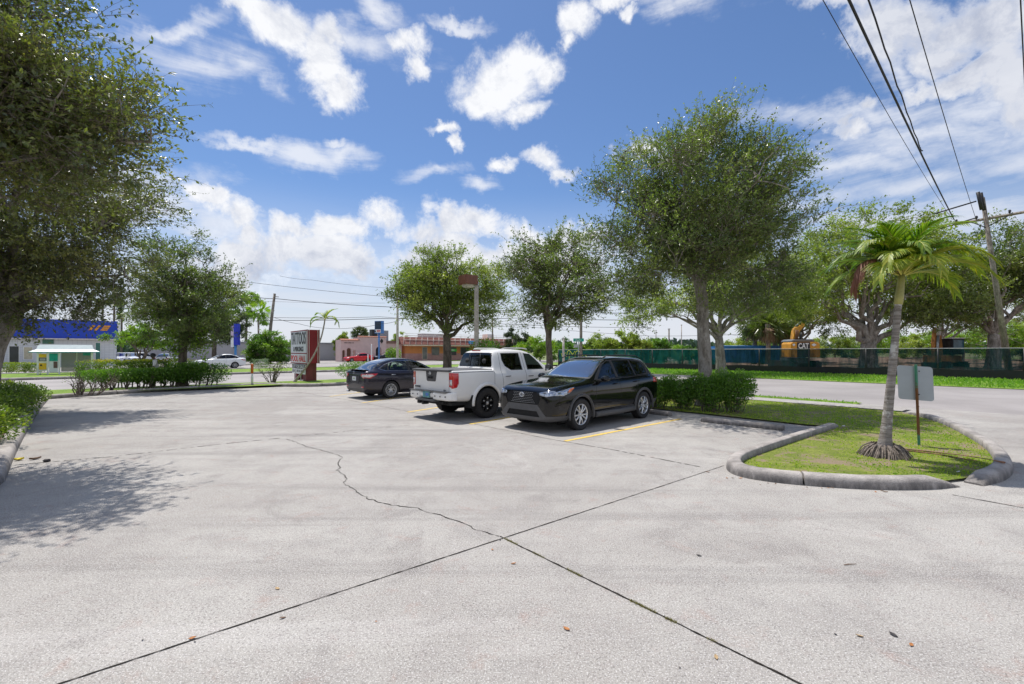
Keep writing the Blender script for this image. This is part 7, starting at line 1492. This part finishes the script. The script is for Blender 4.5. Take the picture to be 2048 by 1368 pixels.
# ---------------------------------------------------------------- pickup
def pickup(name, label, loc, heading, pmat):
    wb = 3.20; X = lambda x: x+wb/2
    rows = [(.88, .45, .62, .62, .62, .86, .58, .95, .50, 1.0), (.85, .40, .78, .62, .78, .92, .72, 1.02, .64, 1.06), (.70, .38, .86, .66, .86, .98, .80, 1.08, .70, 1.12), (.3, .38, .90, .70, .90, 1.02, .84, 1.12, .72, 1.16), (-.40, .38, .905, .72, .905, 1.06, .84, 1.15, .74, 1.20), (-.62, .38, .905, .72, .905, 1.08, .84, 1.16, .75, 1.24), (-1.00, .38, .905, .72, .905, 1.09, .835, 1.17, .70, 1.50), (-1.32, .38, .905, .72, .905, 1.10, .83, 1.18, .65, 1.74), (-1.75, .38, .905, .72, .905, 1.11, .82, 1.18, .635, 1.805), (-2.45, .38, .905, .72, .905, 1.12, .82, 1.18, .635, 1.80),
            (-2.78, .38, .905, .72, .905, 1.12, .82, 1.18, .64, 1.755), (-2.86, .38, .905, .72, .905, 1.12, .82, 1.18, .67, 1.66), (-2.90, .38, .905, .72, .905, 1.13, .83, 1.19, .74, 1.30), (-2.93, .40, .905, .72, .905, 1.16, .87, 1.235, .84, 1.262), (-3.05, .40, .905, .72, .908, 1.18, .885, 1.24, .85, 1.265), (-3.8, .42, .908, .72, .908, 1.19, .888, 1.245, .85, 1.27), (-4.20, .46, .905, .72, .905, 1.19, .885, 1.245, .85, 1.27), (-4.30, .48, .90, .72, .90, 1.19, .88, 1.245, .84, 1.272), (-4.335, .50, .87, .72, .87, 1.18, .86, 1.235, .82, 1.265)]
    rows = [(X(r_[0]),)+r_[1:] for r_ in rows]; c = Car(name, label, 'pickup truck', loc, heading, rows, pmat); RA, ZA = .455, .40
    for xa in (0, -3.20):
        for s in (1, -1): c.cut(circ(X(xa), ZA, RA, 26), XZ, lambda f, s=s: f.calc_center_median().y*s > .5, delete=True)
    def win(poly): 
        cx = sum(q[0] for q in poly)/len(poly); cz = sum(q[1] for q in poly)/len(poly); c.both([(cx+(q[0]-cx)*1.07, cz+(q[1]-cz)*1.09) for q in poly], keep=M_black); return poly
    for w_, g_ in ((win([(X(-.98), 1.235), (X(-1.62), 1.235), (X(-1.62), 1.66), (X(-1.36), 1.645), (X(-1.08), 1.40)]), M_gtint), (win([(X(-1.86), 1.235), (X(-2.28), 1.235), (X(-2.46), 1.34), (X(-2.52), 1.50), (X(-2.50), 1.665), (X(-1.86), 1.67)]), glassmat('smoke_glass', (.22, .26, .26), 1.2))):
        c.both(w_, name='side_window', mat=g_, push=-.004)
    ws = lambda f: f.normal.x > .15 and X(-1.5) < f.calc_center_median().x < X(-.55); c.cut([(-.74, 1.22), (.74, 1.22), (.60, 1.70), (-.60, 1.70)], YZ, ws, name='windscreen', mat=M_gws, push=-.003)
    rw_ = lambda f: f.normal.x < -.35 and X(-3.0) < f.calc_center_median().x < X(-2.6); c.cut([(-.69, 1.31), (.69, 1.31), (.71, 1.36), (.62, 1.68), (.58, 1.70), (-.58, 1.70), (-.62, 1.68), (-.71, 1.36)], YZ, rw_, keep=M_black); c.cut([(-.67, 1.325), (.67, 1.325), (.69, 1.37), (.60, 1.67), (.57, 1.685), (-.57, 1.685), (-.60, 1.67), (-.69, 1.37)], YZ, rw_, name='rear_window', mat=M_gdark, push=-.003)
    c.cut([(X(-2.985), -.84), (X(-4.30), -.84), (X(-4.30), .84), (X(-2.985), .84)], XY, lambda f: f.normal.z > .55 and f.calc_center_median().x < X(-2.9), name='tonneau_cover', mat=M_tonn, push=.012)
    rear = lambda f: f.normal.x < -.3 and f.calc_center_median().x < X(-4.1)
    for s in (1, -1):
        c.cut([(s*.765, .86), (s*.92, .82), (s*.92, 1.20), (s*.765, 1.20)], YZ, rear, name='tail_light', mat=M_tred, push=.008); c.cut([(X(-4.14), .93), (X(-4.19), .84), (X(-4.42), .80), (X(-4.42), 1.20), (X(-4.14), 1.19)], XZ, side(s), name='tail_light', mat=M_tred, push=.008)
        c.cut([(s*.79, .90), (s*.87, .89), (s*.87, 1.03), (s*.79, 1.03)], YZ, rear, name='reversing_lamp', mat=M_tclr, push=.014)
        c.cut([(s*.753, .5), (s*.761, .5), (s*.761, 1.24), (s*.753, 1.24)], YZ, rear, keep=M_seam)
        c.cut([(X(.90), .82), (X(.90), .98), (X(.45), 1.02), (X(.5), .84)], XZ, side(s), name='headlight', mat=M_hl, push=.003)
    c.cut([(-.76, .56), (.76, .56), (.76, .60), (-.76, .60)], YZ, rear, keep=M_seam)
    c.cut([(-.25, 1.225), (-.20, .985), (-.17, .965), (.17, .965), (.20, .985), (.25, 1.225)], YZ, rear, name='tailgate_handle', mat=M_clad, push=.008)
    seams(c, ((X(-.62), .46, X(-.66), 1.15), (X(-1.74), .46, X(-1.74), 1.72), (X(-2.62), .75, X(-2.66), 1.20), (X(-2.40), .46, X(-2.62), .75), (X(-2.66), 1.20, X(-2.60), 1.70), (X(-2.945), .42, X(-2.945), 1.24), (X(-.62), .46, X(-2.40), .46)))
    c.both([(X(-2.98), 1.205), (X(-4.30), 1.205), (X(-4.30), 1.217), (X(-2.98), 1.217)], keep=M_seam)
    c.finish()
    # rear lip, bumper, hitch
    c.part(MB().prism([(-4.22, 1.285), (-4.40, 1.272), (-4.405, 1.24), (-4.33, 1.215)], (1, 0, 0), (0, 0, 1), (0, 1.66, 0), (X(0), -.83, 0)), 'tailgate_lip', M_clad, bevel=.01)
    rows_ = []
    for y in (-.93, -.90, -.80, -.32, -.30, .30, .32, .80, .90, .93):
        k = abs(y); xo = X(-4.50) if k < .75 else X(-4.46) if k < .85 else X(-4.36) if k < .92 else X(-4.26); z0, z1 = (.52, .72) if k >= .31 else (.56, .70)
        if k < .31: xo += .03
        rows_.append([Vector((X(-4.20), y, z1)), Vector((xo+.03, y, z1)), Vector((xo, y, z1-.03)), Vector((xo, y, z0+.03)), Vector((xo+.03, y, z0)), Vector((X(-4.20), y, z0))])
    b = MB(); b.grid(rows_, sm=False, close=True); b.add(rows_[0], [tuple(range(6))]); b.add(rows_[-1], [tuple(range(6))]); bp = c.part(b, 'rear_bumper', pmat, bevel=.008)
    c.part(MB().box((X(-4.36), 0, .722), (.26, 1.66, .018)), 'step_pad', M_clad, bp, bevel=.004); c.part(MB().box((X(-4.44), .02, .50), (.20, .86, .05)), 'bumper_step', M_clad, bp, bevel=.015)
    for y in (.82, .62, -.62, -.40, .40, -.80): b = MB(); b.lathe([(.001, 0), (.017, 0), (.019, -.01)], 10, 0, Matrix.Translation((X(-4.504) if abs(y) < .78 else X(-4.478), y, .62)) @ Matrix.Rotation(R(-90), 4, 'Y')); c.part(b, 'parking_sensor', M_black, bp, normals=False)
    pl = c.part(MB().box((X(-4.485), 0, .635), (.012, .31, .155)), 'number_plate', pm('plate_teal', (.10, .28, .30), .4, 0, .4, 14), bevel=.003); c.part(MB().box((X(-4.493), -.04, .64), (.004, .12, .07)), 'plate_mark', pm('plate_blue', (.06, .16, .45), .5), pl)
    b = MB(); b.box((X(-4.42), .15, .42), (.16, .09, .09)); b.box((X(-4.40), .42, .42), (.10, .12, .08)); b.box((X(-4.3), 0, .44), (.1, 1.1, .07)); c.part(b, 'tow_hitch', M_under)
    ringmesh(c, [(X(-4.372), .038*math.cos(a), 1.175+.038*math.sin(a)) for a in [2*math.pi*k/20 for k in range(21)]], .006, M_chrome); c.part(MB().box((X(-4.376), 0, 1.175), (.006, .10, .014)), 'emblem_bar', M_chrome)
    c.part(MB().box((X(-4.372), 0, 1.065), (.01, .19, .055)), 'handle_recess', M_seam)
    textp(c, 'FRONTIER', .26, .042, frame((X(-4.356), .60, .81), (0, -1, 0)), M_letter, bold=.03); textp(c, 'SV', .09, .042, frame((X(-4.356), -.62, .76), (0, -1, 0)), M_letter, bold=.02); textp(c, '4X4', .13, .03, frame((X(-4.356), -.62, .69), (0, -1, 0)), M_letter, bold=.02)
    c.part(MB().box((X(-2.845), 0, 1.755), (.05, .34, .035)), 'brake_light', M_tred, bevel=.008)
    for y in (-.235, .235): c.part(MB().tube([(X(-2.925), y, 1.335), (X(-2.88), y*.97, 1.67)], .011, 6), 'window_divider', M_black)
    for s in (1, -1):
        c.part(MB().tube([(X(-1.45), s*.60, 1.80), (X(-1.62), s*.60, 1.825), (X(-2.3), s*.60, 1.825), (X(-2.45), s*.60, 1.80)], .014, 8), 'roof_rail', pmat)
        for xa in (0, -3.2):
            pts = [(X(xa)+(RA+.03)*math.cos(a), s*.898, ZA+(RA+.03)*math.sin(a)) for a in [R(-6+192*k/26) for k in range(27)]]; c.part(MB().tube(pts, .055, 10, flat=.9), 'wheel_flare', pmat)
            c.part(MB().prism([(X(xa)-.44, .28), (X(xa)-.58, .30), (X(xa)-.52, .62), (X(xa)-.47, .62)], (1, 0, 0), (0, 0, 1), (0, s*.26, 0), (0, s*.66, 0)), 'mud_flap', M_under)
        c.part(MB().tube([(X(-.55), s*.86, .42), (X(-2.6), s*.86, .42)], .05, 10), 'side_step', M_under)
    mirror(c, X(-.95), .90, 1.27, M_black, sz=.11, sy=.11); handle(c, X(-1.58), .905, 1.04, M_black); handle(c, X(-2.46), .905, 1.06, M_black)
    seatset(c, (X(-1.65), X(-2.45)), .66, h=.66); dash(c, X(-1.0), 1.22, .70); c.part(MB().box((X(-1.75), 0, .42), (5.0, 1.5, .08)), 'floor', M_under); c.part(MB().tube([(X(-3.2), -.7, .40), (X(-3.2), .7, .40)], .06, 8), 'axle', M_under); c.part(MB().lathe([(.001, -.14), (.11, -.09), (.15, 0), (.11, .09), (.001, .14)], 12, 0, Matrix.Translation((X(-3.2), 0, .40))), 'differential', M_under)
    for xa in (0, -3.2):
        liner(c, X(xa), .90, RA+.004, .40)
        for y in (.80, -.80): wheel(c, X(xa), y, .385, .27, .225, 'truck')
    return c

def place(rear_axle, heading_vec, wb):
    h = Vector((heading_vec[0], heading_vec[1], 0)).normalized(); return rear_axle+h*wb/2, math.atan2(h.y, h.x)
# black crossover: front towards the camera-left
h = Vector((-.714, -.70, 0)); lft = Vector((-h.y, h.x, 0)); fa = G(1161, 860)-lft*.86; crossover('crossover_car', 'glossy black compact suv with grey cladding and silver wheels, parked nose out beside the pickup', fa-h*1.32, math.atan2(h.y, h.x), M_pblk)
h = Vector((.725, .689, 0)); lft = Vector((-h.y, h.x, 0)); ra = G(973, 835.5)+lft*.86; p_, a_ = place(ra, h, 3.20); pickup('pickup_truck', 'white crew cab pickup with black wheels and bed cover, between the sedan and black suv', p_, a_, M_pwht)
ra = G(781, 796.5)+lft*.80; p_, a_ = place(ra, h, 2.70); sedan('sedan_car', 'dark grey violet sedan seen from behind, left of the white pickup', p_, a_, M_pgry)
# distant cars : copies of the bodies above with their own paint
def far_sedan(label, q, heading, pmat, glass=None, group=None):
    return sedan('sedan_car', label, q, heading, pmat, False, group, glass)
fs = far_sedan('white sedan driving left on the road behind the far hedge', at(437, 48.5), RZ+math.pi, M_pwh2, M_gdark)
fr_ = far_sedan('bright red sedan in front of the pink arcade building', at(716, 77.5), RZ+math.pi, M_pred, M_gdark)
fc_ = crossover('suv_car', 'black suv partly hidden behind the red car and the blue pylon pole', at(771, 81), RZ+math.pi, M_pnavy, detail=False)
def recopy(car, label, loc, rz, swap):
    r_ = copy_tree(car.root); r_.location = (loc.x, loc.y, 0); r_.rotation_euler[2] = rz; r_['label'] = label
    st = list(kids(r_))
    while st:
        o = st.pop(); st += kids(o)
        if o.type == 'MESH' and any(m in swap for m in o.data.materials):
            o.data = o.data.copy()
            for i, m in enumerate(o.data.materials):
                if m in swap: o.data.materials[i] = swap[m]
    return r_
M_silv = paint('silver_car_paint', (.50, .52, .55), .25, 1.0); M_dkr = paint('dark_red_paint', (.10, .012, .02), .3, 1.0)
recopy(fs, 'white sedan parked far off, left of the pink arcade building', at(653, 92), RZ+math.pi, {})
recopy(fc_, 'dark vehicle parked far off between the white sedan and the arcade building', at(668, 93), RZ+2.2, {M_pnavy: M_dkr})
recopy(fc_, 'white suv parked in front of the grey warehouse, beside the lime tree trunk', at(262, 62), RZ-1.3, {M_pnavy: M_pwh2}); recopy(fc_, 'white suv parked in front of the grey warehouse, right of the lime tree trunk', at(290, 64), RZ+.1, {M_pnavy: M_pwh2})
recopy(fs, 'silver sedan parked just right of the walking person, behind the hedge', at(336, 62), RZ+1.2, {M_pwh2: M_silv}); recopy(fc_, 'white vehicle parked at the corner of the blue store', at(240, 60), RZ-1.9, {M_pnavy: M_pwh2})
